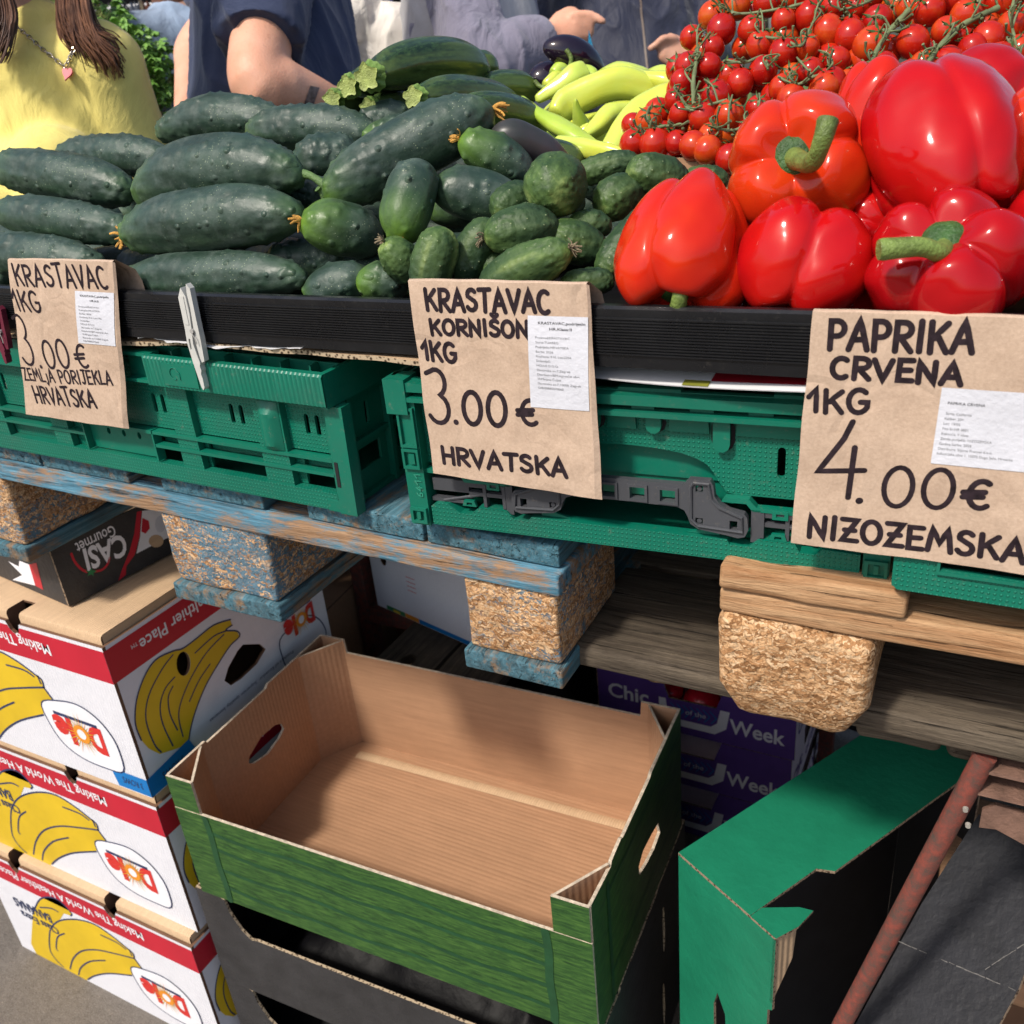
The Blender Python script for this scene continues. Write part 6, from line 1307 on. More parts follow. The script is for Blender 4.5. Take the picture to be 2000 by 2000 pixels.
def tomato_mesh():
    k = MB(); n = 14; S = 22; R = 1.
    k.grid([[(math.sin(a) ** .92 * math.cos(b) if 0 < a < math.pi - 1e-6 else 0, math.sin(a) ** .92 * math.sin(b) if 0 < a < math.pi - 1e-6 else 0, 1.04 * math.cos(a) - .10 * math.exp(-(math.sin(a) / .25) ** 2) * (1 if math.cos(a) > 0 else 0)) for b in [2 * math.pi * j / S for j in range(S)]] for a in [math.pi * i / n for i in range(n + 1)]], 0, closev=True)
    me = k.build("tomato", M['tomato'], smooth=180, world=False); d = me.data; bpy.data.objects.remove(me); return d
def calyx_mesh():
    k = MB()
    for i in range(5):
        a = 2 * math.pi * i / 5 + .2 * math.sin(i * 5); P = []
        for s, w_ in ((.0, .12), (.25, .13), (.5, .10), (.75, .06), (1., .008)):
            rr = .05 + .78 * s; z = .97 - .20 * rr ** 2 + .10 * s + (.22 if i % 2 else .08) * s ** 3
            P.append([(rr * math.cos(a) - e * w_ * math.sin(a), rr * math.sin(a) + e * w_ * math.cos(a), z - .05 * abs(e)) for e in (-1, 0, 1)])
        k.grid(P, 0); k.grid([p[::-1] for p in P], 0)
    k.tube([(0, 0, .93), (0, 0, 1.08), (.03, .02, 1.2)], [.09, .07, .07], 7)
    me = k.build("calyx", M['calyx'], smooth=60, world=False); d = me.data; bpy.data.objects.remove(me); return d
TM, CM = tomato_mesh(), calyx_mesh(); rt = random.Random(21)
def inside(px, py):
    lo = np.interp(px, [1225, 1300, 1400, 1430, 1480, 1560, 1640, 1720, 1800, 1900, 2060], [290, 300, 325, 318, 250, 215, 180, 165, 150, 125, 125]); hi = np.interp(px, [1225, 1262, 1300, 1330, 1395, 1440, 2060], [245, 235, 150, 105, -10, -60, -60])
    return hi < py < lo
fixed = [(1238, 281), (1280, 282), (1322, 279), (1266, 238), (1382, 293), (1425, 310), (1387, 265), (1330, 222), (1374, 230), (1424, 226), (1480, 212), (1332, 160), (1385, 128), (1400, 188), (1393, 93), (1409, 58), (1467, 58), (1445, 162), (1483, 88), (1530, 103), (1490, 138), (1528, 172), (1545, 195), (1583, 140), (1622, 163), (1612, 172), (1634, 118), (1617, 60), (1580, 32), (1625, 15), (1660, 70), (1700, 88), (1724, 132), (1783, 82), (1777, 15), (1815, 20), (1900, 95), (1850, 125), (1930, 75), (1975, 50), (1990, 100), (1440, 12), (1530, 40), (1500, 5), (1345, 130), (1320, 195), (1355, 285)]
pts = [(x, y, 0.) for x, y in fixed]
for layer, md, n in ((0, 46, 3200), (.026, 40, 2000)):
    for _ in range(n):
        x, y = rt.uniform(1225, 2060), rt.uniform(-60, 330)
        if not inside(x, y): continue
        if any(abs(l - layer) < .01 and (x - a) ** 2 + (y - b) ** 2 < md * md for a, b, l in pts): continue
        pts.append((x, y, layer))
ST = [("on top at the heap's left edge, lying nearly level", [(1405, 12), (1440, 26), (1480, 24), (1540, 14), (1592, 0)]), ("with a short thick upright stem at the heap's left side", [(1362, 98), (1358, 130), (1354, 165), (1356, 205)]), ("in the middle of the left half, its stem bent like an elbow", [(1590, 40), (1575, 70), (1563, 90), (1530, 78), (1490, 72)]), ("with a long pale stem rising to the right in the middle", [(1690, 148), (1705, 115), (1728, 72), (1752, 45), (1775, 20)]), ("with the longest pale stem, rising right behind the biggest pepper", [(1795, 150), (1825, 105), (1862, 62), (1905, 35), (1950, 15)]), ("lowest at the left, lying by the light green gherkin", [(1256, 262), (1285, 248), (1315, 246)]), ("hanging at the left edge just above the lowest one", [(1330, 190), (1348, 215), (1385, 205), (1420, 195)]), ("low in the gap behind the orange red pepper", [(1400, 250), (1430, 255), (1465, 245), (1475, 262)]), ("in the centre of the left half with thin curling stems", [(1420, 118), (1455, 122), (1490, 110), (1500, 135)]), ("just above the pepper behind the orange red one", [(1520, 150), (1555, 165), (1590, 150), (1625, 140)]), ("at the right edge of the picture", [(1990, 130), (1985, 90), (1975, 40), (1980, 0)]), ("high up in the middle", [(1640, 20), (1680, 10), (1720, -10)]), ("at the upper right above the longest pale stem", [(1840, -20), (1890, -10), (1950, -30)]), ("at the upper left edge against the sky blue post", [(1450, -30), (1520, -30), (1590, -30)])]
trs = []
for j, (lab, pl) in enumerate(ST):
    P = [PY(x, y, tmound(x, y) - .020) for x, y in pl]; c = sum(P, V()) / len(P)
    t = thing("tomato_truss", "cherry tomato truss " + lab, "tomatoes", c, group="cherry tomatoes on the vine"); trs.append((t, P, pl, MB()))
for x, y, l in pts:
    best = None
    for j, (t, P, pl, k) in enumerate(trs):
        for i in range(len(pl) - 1):
            for s in (0, .25, .5, .75, 1):
                q = (pl[i][0] + (pl[i + 1][0] - pl[i][0]) * s, pl[i][1] + (pl[i + 1][1] - pl[i][1]) * s); d = (q[0] - x) ** 2 + (q[1] - y) ** 2
                if best is None or d < best[0]: best = (d, j, P[i].lerp(P[i + 1], s))
    d, j, sp = best; t, P, pl, k = trs[j]
    c = PY(x, y, tmound(x, y) + l + rt.uniform(-.004, .004)); R = rt.choice((.0118, .0128, .0136, .0146, .0154)) * rt.uniform(.97, 1.03) * (1.08 if x > 1660 else 1.)
    ax = (sp - c).normalized(); ax = (ax * .8 + V((rt.uniform(-.5, .5), rt.uniform(-.1, .6), rt.uniform(.2, .9)))).normalized()
    xx = Matrix.Rotation(rt.uniform(0, 6), 3, ax) @ ax.orthogonal().normalized(); m3 = Matrix((xx, ax.cross(xx), ax)).transposed()
    m = Matrix.Translation(c - base(t).translation) @ m3.to_4x4() @ Matrix.Diagonal((R, R, R, 1))
    o = bpy.data.objects.new("tomato", TM); COL.objects.link(o); o.parent = t; o.matrix_local = m
    q = bpy.data.objects.new("calyx", CM); COL.objects.link(q); q.parent = o
    if l == 0 and d < 130 ** 2:
        tip = c + ax * R * 1.15; mid = tip.lerp(sp, .5) + V((rt.uniform(-.006, .006), -.006, .006)); k.tube(catmull([tip, tip + ax * .006, mid, sp], 4), [.0009] * 3 + [.0008] * 6 + [.0010] * 4, 6)
        if rt.random() < .8: kn = tip.lerp(mid, .55); k.tube([kn - ax * .001, kn, kn + ax * .001], [.0012, .0019, .0012], 7)
for j, (t, P, pl, k) in enumerate(trs):
    thick = .0029 if j in (3, 4) else (.0026 if j == 1 else .0016); Q = catmull(P, 6); k.tube(Q, [thick * (1 + .12 * math.sin(i * 1.7)) * (.75 + .25 * i / len(Q)) for i in range(len(Q))], 8)
    for i in range(3):
        s = Q[rt.randrange(len(Q))]; d_ = V((rt.uniform(-1, 1), -.5, rt.uniform(-.3, 1))).normalized(); k.tube([s, s + d_ * .012, s + d_ * .018 + V((.003, 0, .003))], [.0011, .0009, .0014], 6)
    k.build("vine", M['vine'], t, 60)
# ================================================================ people
from mathutils.bvhtree import BVHTree
def chain(mb, pts, ell=None, caps=(True, True), seg=20):
    """pts: (point, ra, rb) -> smooth closed tube with rounded ends"""
    P = [V(p[0]) for p in pts]; n = len(P); Q = catmull(P, 5) if n > 2 else [P[0].lerp(P[1], i / 6) for i in range(7)]
    m = len(Q); t = np.linspace(0, n - 1, m); ra = np.interp(t, range(n), [p[1] for p in pts]); rb = np.interp(t, range(n), [p[2] if len(p) > 2 else p[1] for p in pts])
    R = [(a, b) for a, b in zip(ra, rb)]
    if caps[0]:
        d = (Q[0] - Q[1]).normalized(); r0 = min(R[0]); pre = [(Q[0] + d * (r0 * math.sin(a)), (R[0][0] * math.cos(a), R[0][1] * math.cos(a))) for a in (1.45, 1.1, .6)]; Q = [p for p, _ in pre] + Q; R = [r_ for _, r_ in pre] + R
    if caps[1]:
        d = (Q[-1] - Q[-2]).normalized(); r0 = min(R[-1]); po = [(Q[-1] + d * (r0 * math.sin(a)), (R[-1][0] * math.cos(a), R[-1][1] * math.cos(a))) for a in (.6, 1.1, 1.45)]; Q = Q + [p for p, _ in po]; R = R + [r_ for _, r_ in po]
    mb.tube(Q, R, seg, ell=ell if ell is not None else None) if ell is not None else mb.tube(Q, [r_ for r_ in R], seg, ell=V((.31, .17, .93)) if abs((Q[-1] - Q[0]).normalized().dot(V((.31, .17, .93)).normalized())) < .95 else V((1, 0, 0)))
def skin_blob(name, mb, mat, parent, voxel=.008, smooth=5, fold=0., fscale=9., stretch=(1, 1, 1), seed=0):
    o = mb.build("tmp", mat, smooth=180); r = o.modifiers.new("r", 'REMESH'); r.mode = 'VOXEL'; r.voxel_size = voxel; r.use_smooth_shade = True
    if smooth: s = o.modifiers.new("s", 'SMOOTH'); s.iterations = smooth; s.factor = .5
    dg = bpy.context.evaluated_depsgraph_get(); ev = o.evaluated_get(dg); me = bpy.data.meshes.new_from_object(ev); old = o.data; bpy.data.objects.remove(o); bpy.data.meshes.remove(old)
    me.name = name
    n = len(me.vertices); co = np.empty(n * 3); me.vertices.foreach_get("co", co); co = co.reshape(-1, 3)
    if fold:
        no = np.empty(n * 3); me.vertices.foreach_get("normal", no); no = no.reshape(-1, 3)
        d = np.array([.7 * mnoise.noise(V((p[0] * fscale * stretch[0] + seed, p[1] * fscale * stretch[1], p[2] * fscale * stretch[2]))) + 1.1 * (1 - abs(mnoise.noise(V((p[0] * fscale * 1.5 * stretch[0] + .6 * p[2] * fscale, p[1] * fscale * 1.5 * stretch[1] + seed, p[2] * fscale * 1.2 * stretch[2] + .5 * math.sin(p[0] * 11)))))) ** 4 - .35 for p in co])
        co = co + no * (d * fold)[:, None]
    w_ = co.copy(); M_ = base(parent).inverted(); A = np.array(M_); co = co @ A[:3, :3].T + A[:3, 3]
    me.vertices.foreach_set("co", co.ravel()); me.polygons.foreach_set("use_smooth", [True] * len(me.polygons)); me.materials.clear(); me.materials.append(mat); me.update()
    o = bpy.data.objects.new(name, me); COL.objects.link(o); o.parent = parent; WM[o] = base(parent).copy()
    return o, BVHTree.FromPolygons([tuple(p) for p in w_], [tuple(p.vertices) for p in me.polygons])
def m_skin(name, a, b):
    q = NT(name); f = q.noise(14, 4, .6); c = q.ramp(f, [(.3, a), (.7, b)]); fr = q.ramp(q.noise(160, 2), [(.62, 0.), (.75, .25)]); c = q.mix(fr, c, tuple(x * .6 for x in a))
    q.bump(q.noise(260, 3), .0006); return q.set(c, .5, spec=.35, sss=(.12, (1, .3, .15), .008))
SK1, SK2 = m_skin("fair_skin", (.62, .30, .19), (.72, .39, .27)), m_skin("tanned_skin", (.54, .27, .18), (.64, .36, .25))
def m_hair(name, a, b):
    q = NT(name); f = q.noise(60, 3, .6, q.co(sc=(1, 1, .06))); q.bump(f, .002); return q.set(q.ramp(f, [(.3, a), (.7, b)]), .42, spec=.4)
HB = m_hair("brown_hair", (.045, .019, .011), (.20, .092, .05)); HB2 = m_hair("reddish_brown_hair", (.07, .026, .014), (.20, .085, .045))
TROUS = m_cloth("dark_trousers", (.03, .033, .045), .85, .006, 9)
EYE = plain("eye_white", (.75, .73, .70), .2, .02); SHOE = plain("shoe", (.03, .03, .032), .5, .2)
def person(label, N, fac, hips=None, sw=.19, ch=(.165, .115), wa=(.15, .11), hi=(.17, .13), skin=SK1, arms=(), hair=None, head=True, top=None, topname="shirt", topfold=.008, sleeve=None, voxel=.006, bust=0., hofs=(0, 0, 0), belly=0., ext=None, seed=0, collar=0., trousers=TROUS):
    N = V(N); fac = V(fac); fac.z = 0; fac.normalize(); sd = EZ.cross(fac)
    H = V(hips) if hips is not None else N - EZ * .58; ax = (N - H).normalized()
    t = thing("person", label, "person", (H.x, H.y, 0)); b = MB(); up = MB()
    T = lambda s, w_, d=0.: (H.lerp(N, s) + fac * d, w_[0], w_[1])
    tor = [T(-.05, hi, -.01), T(.12, hi, 0), T(.38, wa, belly * .6), T(.66, ch, belly * .2), T(.84, (ch[0] * 1.0, ch[1] * .9), -.005), T(.95, (sw * .62, .07), -.012)]
    chain(b, [(p, a, d) for p, a, d in tor], ell=sd); chain(b, [(N - ax * .05 - fac * .01, .068), (N + ax * .06, .056), (N + ax * .12 + fac * .01 + V(hofs) * .7, .056)])
    hc = N + EZ * .20 + fac * .025 + V(hofs)
    chain(b, [(hc - EZ * .10 + fac * .028, .045, .045), (hc - EZ * .045 + fac * .012, .066, .078), (hc + EZ * .02, .074, .094), (hc + EZ * .075 - fac * .008, .060, .075)], ell=sd)
    chain(b, [(hc + fac * .085 + EZ * .015, .009), (hc + fac * .102 - EZ * .028, .013)])
    for s in (-1, 1): chain(b, [(hc + sd * .076 * s + EZ * .015, .012, .02), (hc + sd * .078 * s - EZ * .02, .010, .014)], ell=sd)
    L = MB()
    for s in (-1, 1):
        hp = H + sd * (.085 * s) - EZ * .02; kn = V((hp.x, hp.y, H.z * .53)) + fac * .02; an = V((hp.x, hp.y, .09)) - fac * .01
        chain(b, [(hp, .085), (hp.lerp(kn, .5), .072), (kn, .054), (kn.lerp(an, .35), .055), (an, .036)]); chain(b, [(an - EZ * .03 - fac * .02, .035), (an - EZ * .055 + fac * .12, .03)])
        chain(L, [(hp + EZ * .06, .105), (hp.lerp(kn, .5), .088), (kn, .07), (kn.lerp(an, .5), .064), (an + EZ * .0, .058)], caps=(True, False))
    chain(L, [(H + EZ * .06, hi[0] + .012, hi[1] + .012), (H - EZ * .1, hi[0] + .010, hi[1] + .01)], ell=sd)
    g = .012
    chain(up, [(p, a + g, d + g) for p, a, d in tor[1 if not top else 0:]] , ell=sd, caps=(False, True))
    if bust:
        for s in (-1, 1): c = H.lerp(N, .62) + fac * (ch[1] - .01) + sd * (.068 * s); chain(b, [(c, bust * .75), (c + fac * bust * .35, bust * .6)]); chain(up, [(c + EZ * .02, bust * .9), (c + fac * bust * .42 - EZ * .01, bust * .72)])
        chain(up, [(H.lerp(N, .62) + fac * (ch[1] + .0) - sd * .06, bust * .9), (H.lerp(N, .62) + fac * (ch[1] + .0) + sd * .06, bust * .9)])
    for am in arms:
        sh, el, wr = V(am['sh']), V(am['el']), V(am['wr']); r_ = am.get('r', (.056, .047, .045, .030)); r_ = [x for x in r_]
        chain(b, [(sh, r_[0]), (sh.lerp(el, .55), r_[0] * .96), (el, r_[1]), (el.lerp(wr, .3), r_[2]), (wr, r_[3], r_[3] * .78)])
        chain(b, [(sh, r_[0] * 1.15), (H.lerp(N, .84), .09)])
        for ch_ in am.get('hand', ()): chain(b, ch_['p'], ell=ch_.get('ell'), seg=12)
        sl = am.get('sleeve', 0.)
        chain(up, [(sh, r_[0] + .022), (H.lerp(N, .86), .10)])
        if sl: 
            path = [(sh, r_[0] + .022), (sh.lerp(el, min(1, sl)), am.get('sw', r_[0] + .018))]
            if sl > 1: q = el.lerp(wr, sl - 1); path = [(sh, r_[0] + .022), (sh.lerp(el, .5), r_[0] + .020), (el, r_[1] + .022), (el.lerp(q, .5), r_[2] + .018), (q, r_[3] + .016)]
            chain(up, path, caps=(True, False))
    if ext: ext(up, H, N, fac, sd)
    body, bv = skin_blob("body", b, skin, t, voxel, 4)
    ob = {}
    if top: ob['top'] = skin_blob(topname, up, top, t, voxel, 3, topfold, 9., (1, 1, .55), seed)
    skin_blob("trousers", L, trousers, t, .012, 3, .005, 9)
    f = MB()
    for s in (-1, 1): chain(f, [(hc + fac * .0745 + sd * .031 * s + EZ * .018, .0105), (hc + fac * .0755 + sd * .032 * s + EZ * .018, .010)], seg=10)
    f.build("eyes", EYE, t, 60)
    f = MB(); chain(f, [(hc + fac * .083 - EZ * .062 - sd * .022, .004), (hc + fac * .089 - EZ * .06, .006), (hc + fac * .083 - EZ * .062 + sd * .022, .004)], seg=8); f.build("mouth", plain("lips", (.34, .10, .08), .45, .1), t, 60)
    if hair:
        h = MB(); chain(h, [(hc - fac * .045 - EZ * (hair[1] + .04), .070, .070), (hc - fac * .034, .088, .090), (hc + EZ * .06 - fac * .012, .084, .106), (hc + EZ * .105 - fac * .008, .06, .082)], ell=sd); skin_blob("hair", h, hair[0], t, .01, 2, .006, 18)
    f = MB()
    for s in (-1, 1): c = H + sd * (.085 * s); chain(f, [(V((c.x, c.y, .05)) - fac * .06, .045, .05), (V((c.x, c.y, .045)) + fac * .04, .045, .045), (V((c.x, c.y, .035)) + fac * .15, .036, .034)], ell=sd)
    f.build("shoes", SHOE, t, 60)
    return t, ob, (H, N, fac, sd, hc), body
CRh = V((CR.x, CR.y, 0)).normalized(); CFh = V((CF.x, CF.y, 0)).normalized()
def fingers(wr, kn, dirs, palmw=.040, ell=EZ):
    """palm from wrist to knuckles plus finger chains given as point lists"""
    out = [{'p': [(wr, .030, .024), (wr.lerp(kn, .5), palmw, .024), (kn, palmw * .95, .018)], 'ell': ell}]
    for pts, r_ in dirs: out.append({'p': [(p, r_ * (1 - .09 * i)) for i, p in enumerate(pts)]})
    return out
# ---- woman in yellow
D1 = 1.42
Nw = PD(30, 60, D1); fw = V((.30, -.95, 0)).normalized()
def wa(sx, D): return PD(sx[0], sx[1], D)
YEL = m_cloth("yellow_jersey", (.76, .64, .19), .8, .006, 7, .05)
Hw = Nw - EZ * .60
sdw = EZ.cross(fw)
woman, obw, geo, _b = person("woman in a yellow top with long brown hair and a red heart necklace", Nw, fw, Hw, .16, (.135, .10), (.115, .10), (.155, .13), SK2,
    [dict(sh=Nw - EZ * .06 + sdw * .130, el=Nw - EZ * .34 + sdw * .135 - fw * .04, wr=Nw - EZ * .56 + sdw * .14 + fw * .06, r=(.044, .040, .036, .026), sleeve=1.02, hand=fingers(Nw - EZ * .57 + sdw * .17 + fw * .105, Nw - EZ * .64 + sdw * .16 + fw * .14, [([Nw - EZ * .635 + sdw * (.16 + .018 * (i - 1.5)) + fw * .14, Nw - EZ * .68 + sdw * (.16 + .018 * (i - 1.5)) + fw * .15, Nw - EZ * .715 + sdw * (.155 + .017 * (i - 1.5)) + fw * .14], .0085) for i in range(4)] + [([Nw - EZ * .59 + sdw * .14 + fw * .13, Nw - EZ * .63 + sdw * .125 + fw * .17], .010)])),
     dict(sh=Nw - EZ * .055 - sdw * .165, el=Nw - EZ * .33 - sdw * .22, wr=Nw - EZ * .53 - sdw * .17 + fw * .14, r=(.05, .042, .038, .026), sleeve=1.02, hand=fingers(Nw - EZ * .54 - sdw * .17 + fw * .145, Nw - EZ * .60 - sdw * .16 + fw * .18, [([Nw - EZ * .595 - sdw * (.16 + .018 * (i - 1.5)) + fw * .18, Nw - EZ * .64 - sdw * (.16 + .018 * (i - 1.5)) + fw * .19, Nw - EZ * .675 - sdw * (.155 + .017 * (i - 1.5)) + fw * .18], .0085) for i in range(4)] + [([Nw - EZ * .56 - sdw * .14 + fw * .17, Nw - EZ * .60 - sdw * .125 + fw * .20], .010)]))],
    (HB, .0), top=YEL, topname="yellow_top", topfold=.003, voxel=.006, bust=.085, seed=3, hofs=(.07, .10, .03))
bvw = obw['top'][1]
def onto(bv, px, py, off=.003, dflt=1.3):
    d = ray(px, py); h = bv.ray_cast(CAMP, d.normalized()); return (h[0] + h[1].normalized() * off) if h[0] is not None else CAMP + d * dflt
k = MB(); path = [onto(bvw, x, y, .004, D1 - .06) for x, y in ((28, 50), (45, 64), (62, 78), (80, 94), (98, 108), (114, 120), (128, 130), (136, 120), (142, 108), (148, 92), (150, 70))]
Q = catmull(path, 8); acc = 0; last = Q[0]; i = 0
for a, b in zip(Q, Q[1:]):
    acc += (b - a).length
    if acc > .0058:
        acc = 0; i += 1; t_ = (b - a).normalized(); u1 = t_.cross(-CF).normalized() if i % 2 else (-CF - t_ * (-CF).dot(t_)).normalized()
        k.tube([a + t_ * (.0048 * math.cos(w_)) + u1 * (.0026 * math.sin(w_)) for w_ in [2 * math.pi * j / 10 for j in range(11)]], .0009, 6, cap=False)
nk = k.build("necklace", plain("silver_chain", (.42, .38, .34), .25, .2), woman, 60); nk.data.materials[0].node_tree.nodes["Principled BSDF"].inputs["Metallic"].default_value = .9
hp = onto(bvw, 134, 143, .006, D1 - .06); k = MB(); uH = (CR * .95 + CD * .25).normalized(); vH = (-CD * .97 + CR * .22).normalized()
hpts = [(.0075 * 16 * math.sin(a) ** 3 / 16, .0105 * (13 * math.cos(a) - 5 * math.cos(2 * a) - 2 * math.cos(3 * a) - math.cos(4 * a)) / 15) for a in [2 * math.pi * i / 30 for i in range(30)]][::-1]
k.plate(hpts, (hp - CF * .002, uH, vH), .003); k.build("pendant", plain("red_enamel", (.55, .03, .06), .2, .35, 120), nk, 30)
# hair strands falling over her shoulder
k = MB(); rh = random.Random(8)
for i in range(560):
    s = rh.random(); x0 = 110 + 52 * s + rh.uniform(-5, 5); x1 = 152 + 84 * s ** 1.5 + rh.uniform(-12, 10); y1 = 112 + 42 * s ** .8 - 75 * rh.random() ** 1.6 + rh.uniform(-8, 8); xm = (x0 + x1) / 2 - 12 + rh.uniform(-5, 5)
    dd = D1 - .035 - .03 * rh.random(); pts = [PD(x0 - 6, -190, D1 - .01), PD(x0, -70, dd), PD(xm, y1 * .45, dd - .012), PD(x1 - 8, y1 * .8, dd - .006), PD(x1 + rh.uniform(-4, 12), y1, dd + .01)]
    Q = catmull(pts, 6); k.tube(Q, [(.0015 * (1 - .8 * j / len(Q)) + .0003) * rh.uniform(.6, 1.2) for j in range(len(Q))], 5)
for i in range(200):
    s = rh.random(); x0 = -20 + 30 * s; x1 = -20 + 42 * s + rh.uniform(-4, 6); y1 = rh.uniform(70, 125); dd = D1 - .08 - .03 * rh.random()
    Q = catmull([PD(x0, -190, D1), PD(x0, -60, dd), PD(x1 + 8, 25, dd), PD(x1, y1 * .75, dd), PD(x1 - 12, y1, dd)], 6); k.tube(Q, [.0014 * (1 - .8 * j / len(Q)) + .0003 for j in range(len(Q))], 5)
k.build("hair_strands", HB, woman, 60)
# ---- man in the navy T-shirt
D2 = 1.78; NAVY = m_cloth("navy_jersey", (.030, .042, .090), .85, .006, 6, .12)
Hm = PD(500, 470, D2); Nm = PD(545, -150, D2 - .02); fm = (CRh * .97 - CFh * .15).normalized(); sdm = EZ.cross(fm)
ES, EE, EW = PD(515, -20, D2 - .20), PD(506, 162, D2 - .26), PD(648, 203, D2 - .17)
Dk = D2 - .15
hm = fingers(EW, PD(720, 222, Dk), [([PD(715, 222 + 12 * i, Dk + .005 * i), PD(745, 232 + 12 * i, Dk), PD(765, 245 + 11 * i, Dk)], .0092) for i in range(-1, 3)] + [([PD(680, 200, Dk - .02), PD(715, 195, Dk - .04), PD(735, 200, Dk - .045)], .0105)])
man, obm, _, bm = person("man in a navy T-shirt with a tattooed wrist, bending over the vegetables", Nm, fm, Hm, .20, (.19, .128), (.18, .150), (.18, .145), SK1,
    [dict(sh=ES, el=EE, wr=EW, r=(.054, .050, .052, .033), sleeve=.60, sw=.074, hand=hm),
     dict(sh=PD(520, -60, D2 + .20), el=PD(385, 95, D2 + .22), wr=PD(368, 250, D2 + .12), r=(.052, .045, .042, .03), sleeve=.75, sw=.075, hand=fingers(PD(368, 250, D2 + .12), PD(372, 310, D2 + .1), [([PD(360 + 9 * i, 312, D2 + .1), PD(360 + 9 * i, 345, D2 + .09), PD(364 + 8 * i, 370, D2 + .09)], .0088) for i in range(-1, 3)] + [([PD(385, 275, D2 + .08), PD(400, 310, D2 + .06)], .0105)]))],
    (HB, .0), top=NAVY, topname="navy_shirt", topfold=.011, voxel=.006, belly=.05, seed=11)
bvm = BVHTree.FromPolygons([tuple(base(man) @ v.co) for v in bm.data.vertices], [tuple(p.vertices) for p in bm.data.polygons])
k = MB(); P = []
for i in range(13):
    s = i / 12; x0, y0 = 612 - 12 * math.sin(s * 3.1) * .2, 165; a = (606 - 14 * s, 168 + 42 * s); P.append([tuple(onto(bvm, a[0] + e, a[1] + e * .2, .0012, Dk)) for e in (-1, 6, 12, 17)])
k.grid(P, 0); k.build("tattoo", plain("tattoo_ink", (.16, .12, .11), .6, .6, 130), man, 60)
# ---- person in the light blue sleeveless top, behind
D3 = 2.5; DEN = m_cloth("pale_blue_cloth", (.26, .34, .46), .8, .006, 10, .45)
Nd = PD(362, 28, D3); fd = (CRh * .6 - CFh * .7).normalized(); sdd = EZ.cross(fd)
person("person in a pale blue sleeveless top, mostly hidden behind the navy T-shirt", Nd, fd, Nd - EZ * .55, .16, (.14, .10), (.13, .10), (.16, .12), SK2,
    [dict(sh=Nd - EZ * .05 - sdd * .15, el=Nd - EZ * .33 - sdd * .17, wr=Nd - EZ * .5 - sdd * .1 + fd * .15, r=(.044, .038, .036, .026), sleeve=0), dict(sh=Nd - EZ * .05 + sdd * .15, el=Nd - EZ * .33 + sdd * .17, wr=Nd - EZ * .5 + sdd * .1 + fd * .15, r=(.044, .038, .036, .026), sleeve=0)], (HB2, .16), top=DEN, topname="sleeveless_top", topfold=.004, seed=5)
# ---- person in the white hoodie, back turned
D4 = 2.35; WHI = m_cloth("white_cotton", (.70, .66, .60), .85, .012, 7, .05)
Nh = PD(668, 22, D4); fh = (CFh * .8 + CRh * .5).normalized(); sdh = EZ.cross(fh)
def hood(up, H, N, fac, sd):
    for s in (-1, 1): chain(up, [(N + EZ * .035 + sd * .075 * s + fac * .03, .035), (N + EZ * .0 + sd * .10 * s - fac * .055, .05), (N - EZ * .075 + sd * .05 * s - fac * .125, .056), (N - EZ * .105 - fac * .135, .052)])
    chain(up, [(N - EZ * .03 - fac * .11 - sd * .04, .055), (N - EZ * .04 - fac * .12 + sd * .05, .055)])
person("person in a white hooded sweatshirt with reddish brown hair, back turned, behind the zucchini", Nh, fh, Nh - EZ * .56, .18, (.17, .12), (.16, .12), (.17, .13), SK1,
    [dict(sh=Nh - EZ * .07 - sdh * .16, el=Nh - EZ * .34 - sdh * .2, wr=Nh - EZ * .5 - sdh * .12 + fh * .17, sleeve=1.95), dict(sh=Nh - EZ * .07 + sdh * .16, el=Nh - EZ * .34 + sdh * .2, wr=Nh - EZ * .5 + sdh * .12 + fh * .17, sleeve=1.95)], (HB2, .10), top=WHI, topname="hoodie", topfold=.009, ext=hood, seed=7)
# ---- person pointing, grey hoodie under a pale vest
D5 = 2.15; GRY = m_cloth("lavender_grey_fleece", (.20, .19, .25), .9, .014, 8, .12); VST = m_cloth("pale_grey_fleece", (.42, .41, .42), .9, .008, 6, .1)
Ng = PD(905, -190, D5 + .05); fg = (CRh * .92 - CFh * .3).normalized(); sdg = EZ.cross(fg); Hg = PD(950, 470, D5 + .05)
S5, E5, W5 = PD(885, -80, D5 - .14), PD(945, 138, D5 - .22), PD(1078, 74, D5 - .18)
K5 = PD(1128, 42, D5 - .18); d5 = D5 - .18
h5 = fingers(W5, K5, [([PD(1120, 30, d5 - .02), PD(1150, 28, d5 - .02), PD(1178, 42, d5 - .02)], .0105), ([PD(1125, 45, d5 - .015), PD(1150, 50, d5 - .01), PD(1152, 68, d5), PD(1135, 72, d5)], .0105), ([PD(1120, 58, d5 - .005), PD(1140, 68, d5), PD(1138, 84, d5 + .01), PD(1122, 82, d5 + .01)], .010), ([PD(1112, 68, d5 + .01), PD(1128, 80, d5 + .01), PD(1124, 92, d5 + .02)], .0092), ([PD(1095, 88, d5 - .03), PD(1120, 98, d5 - .04), PD(1136, 88, d5 - .04)], .0108)], .043, ell=CD)
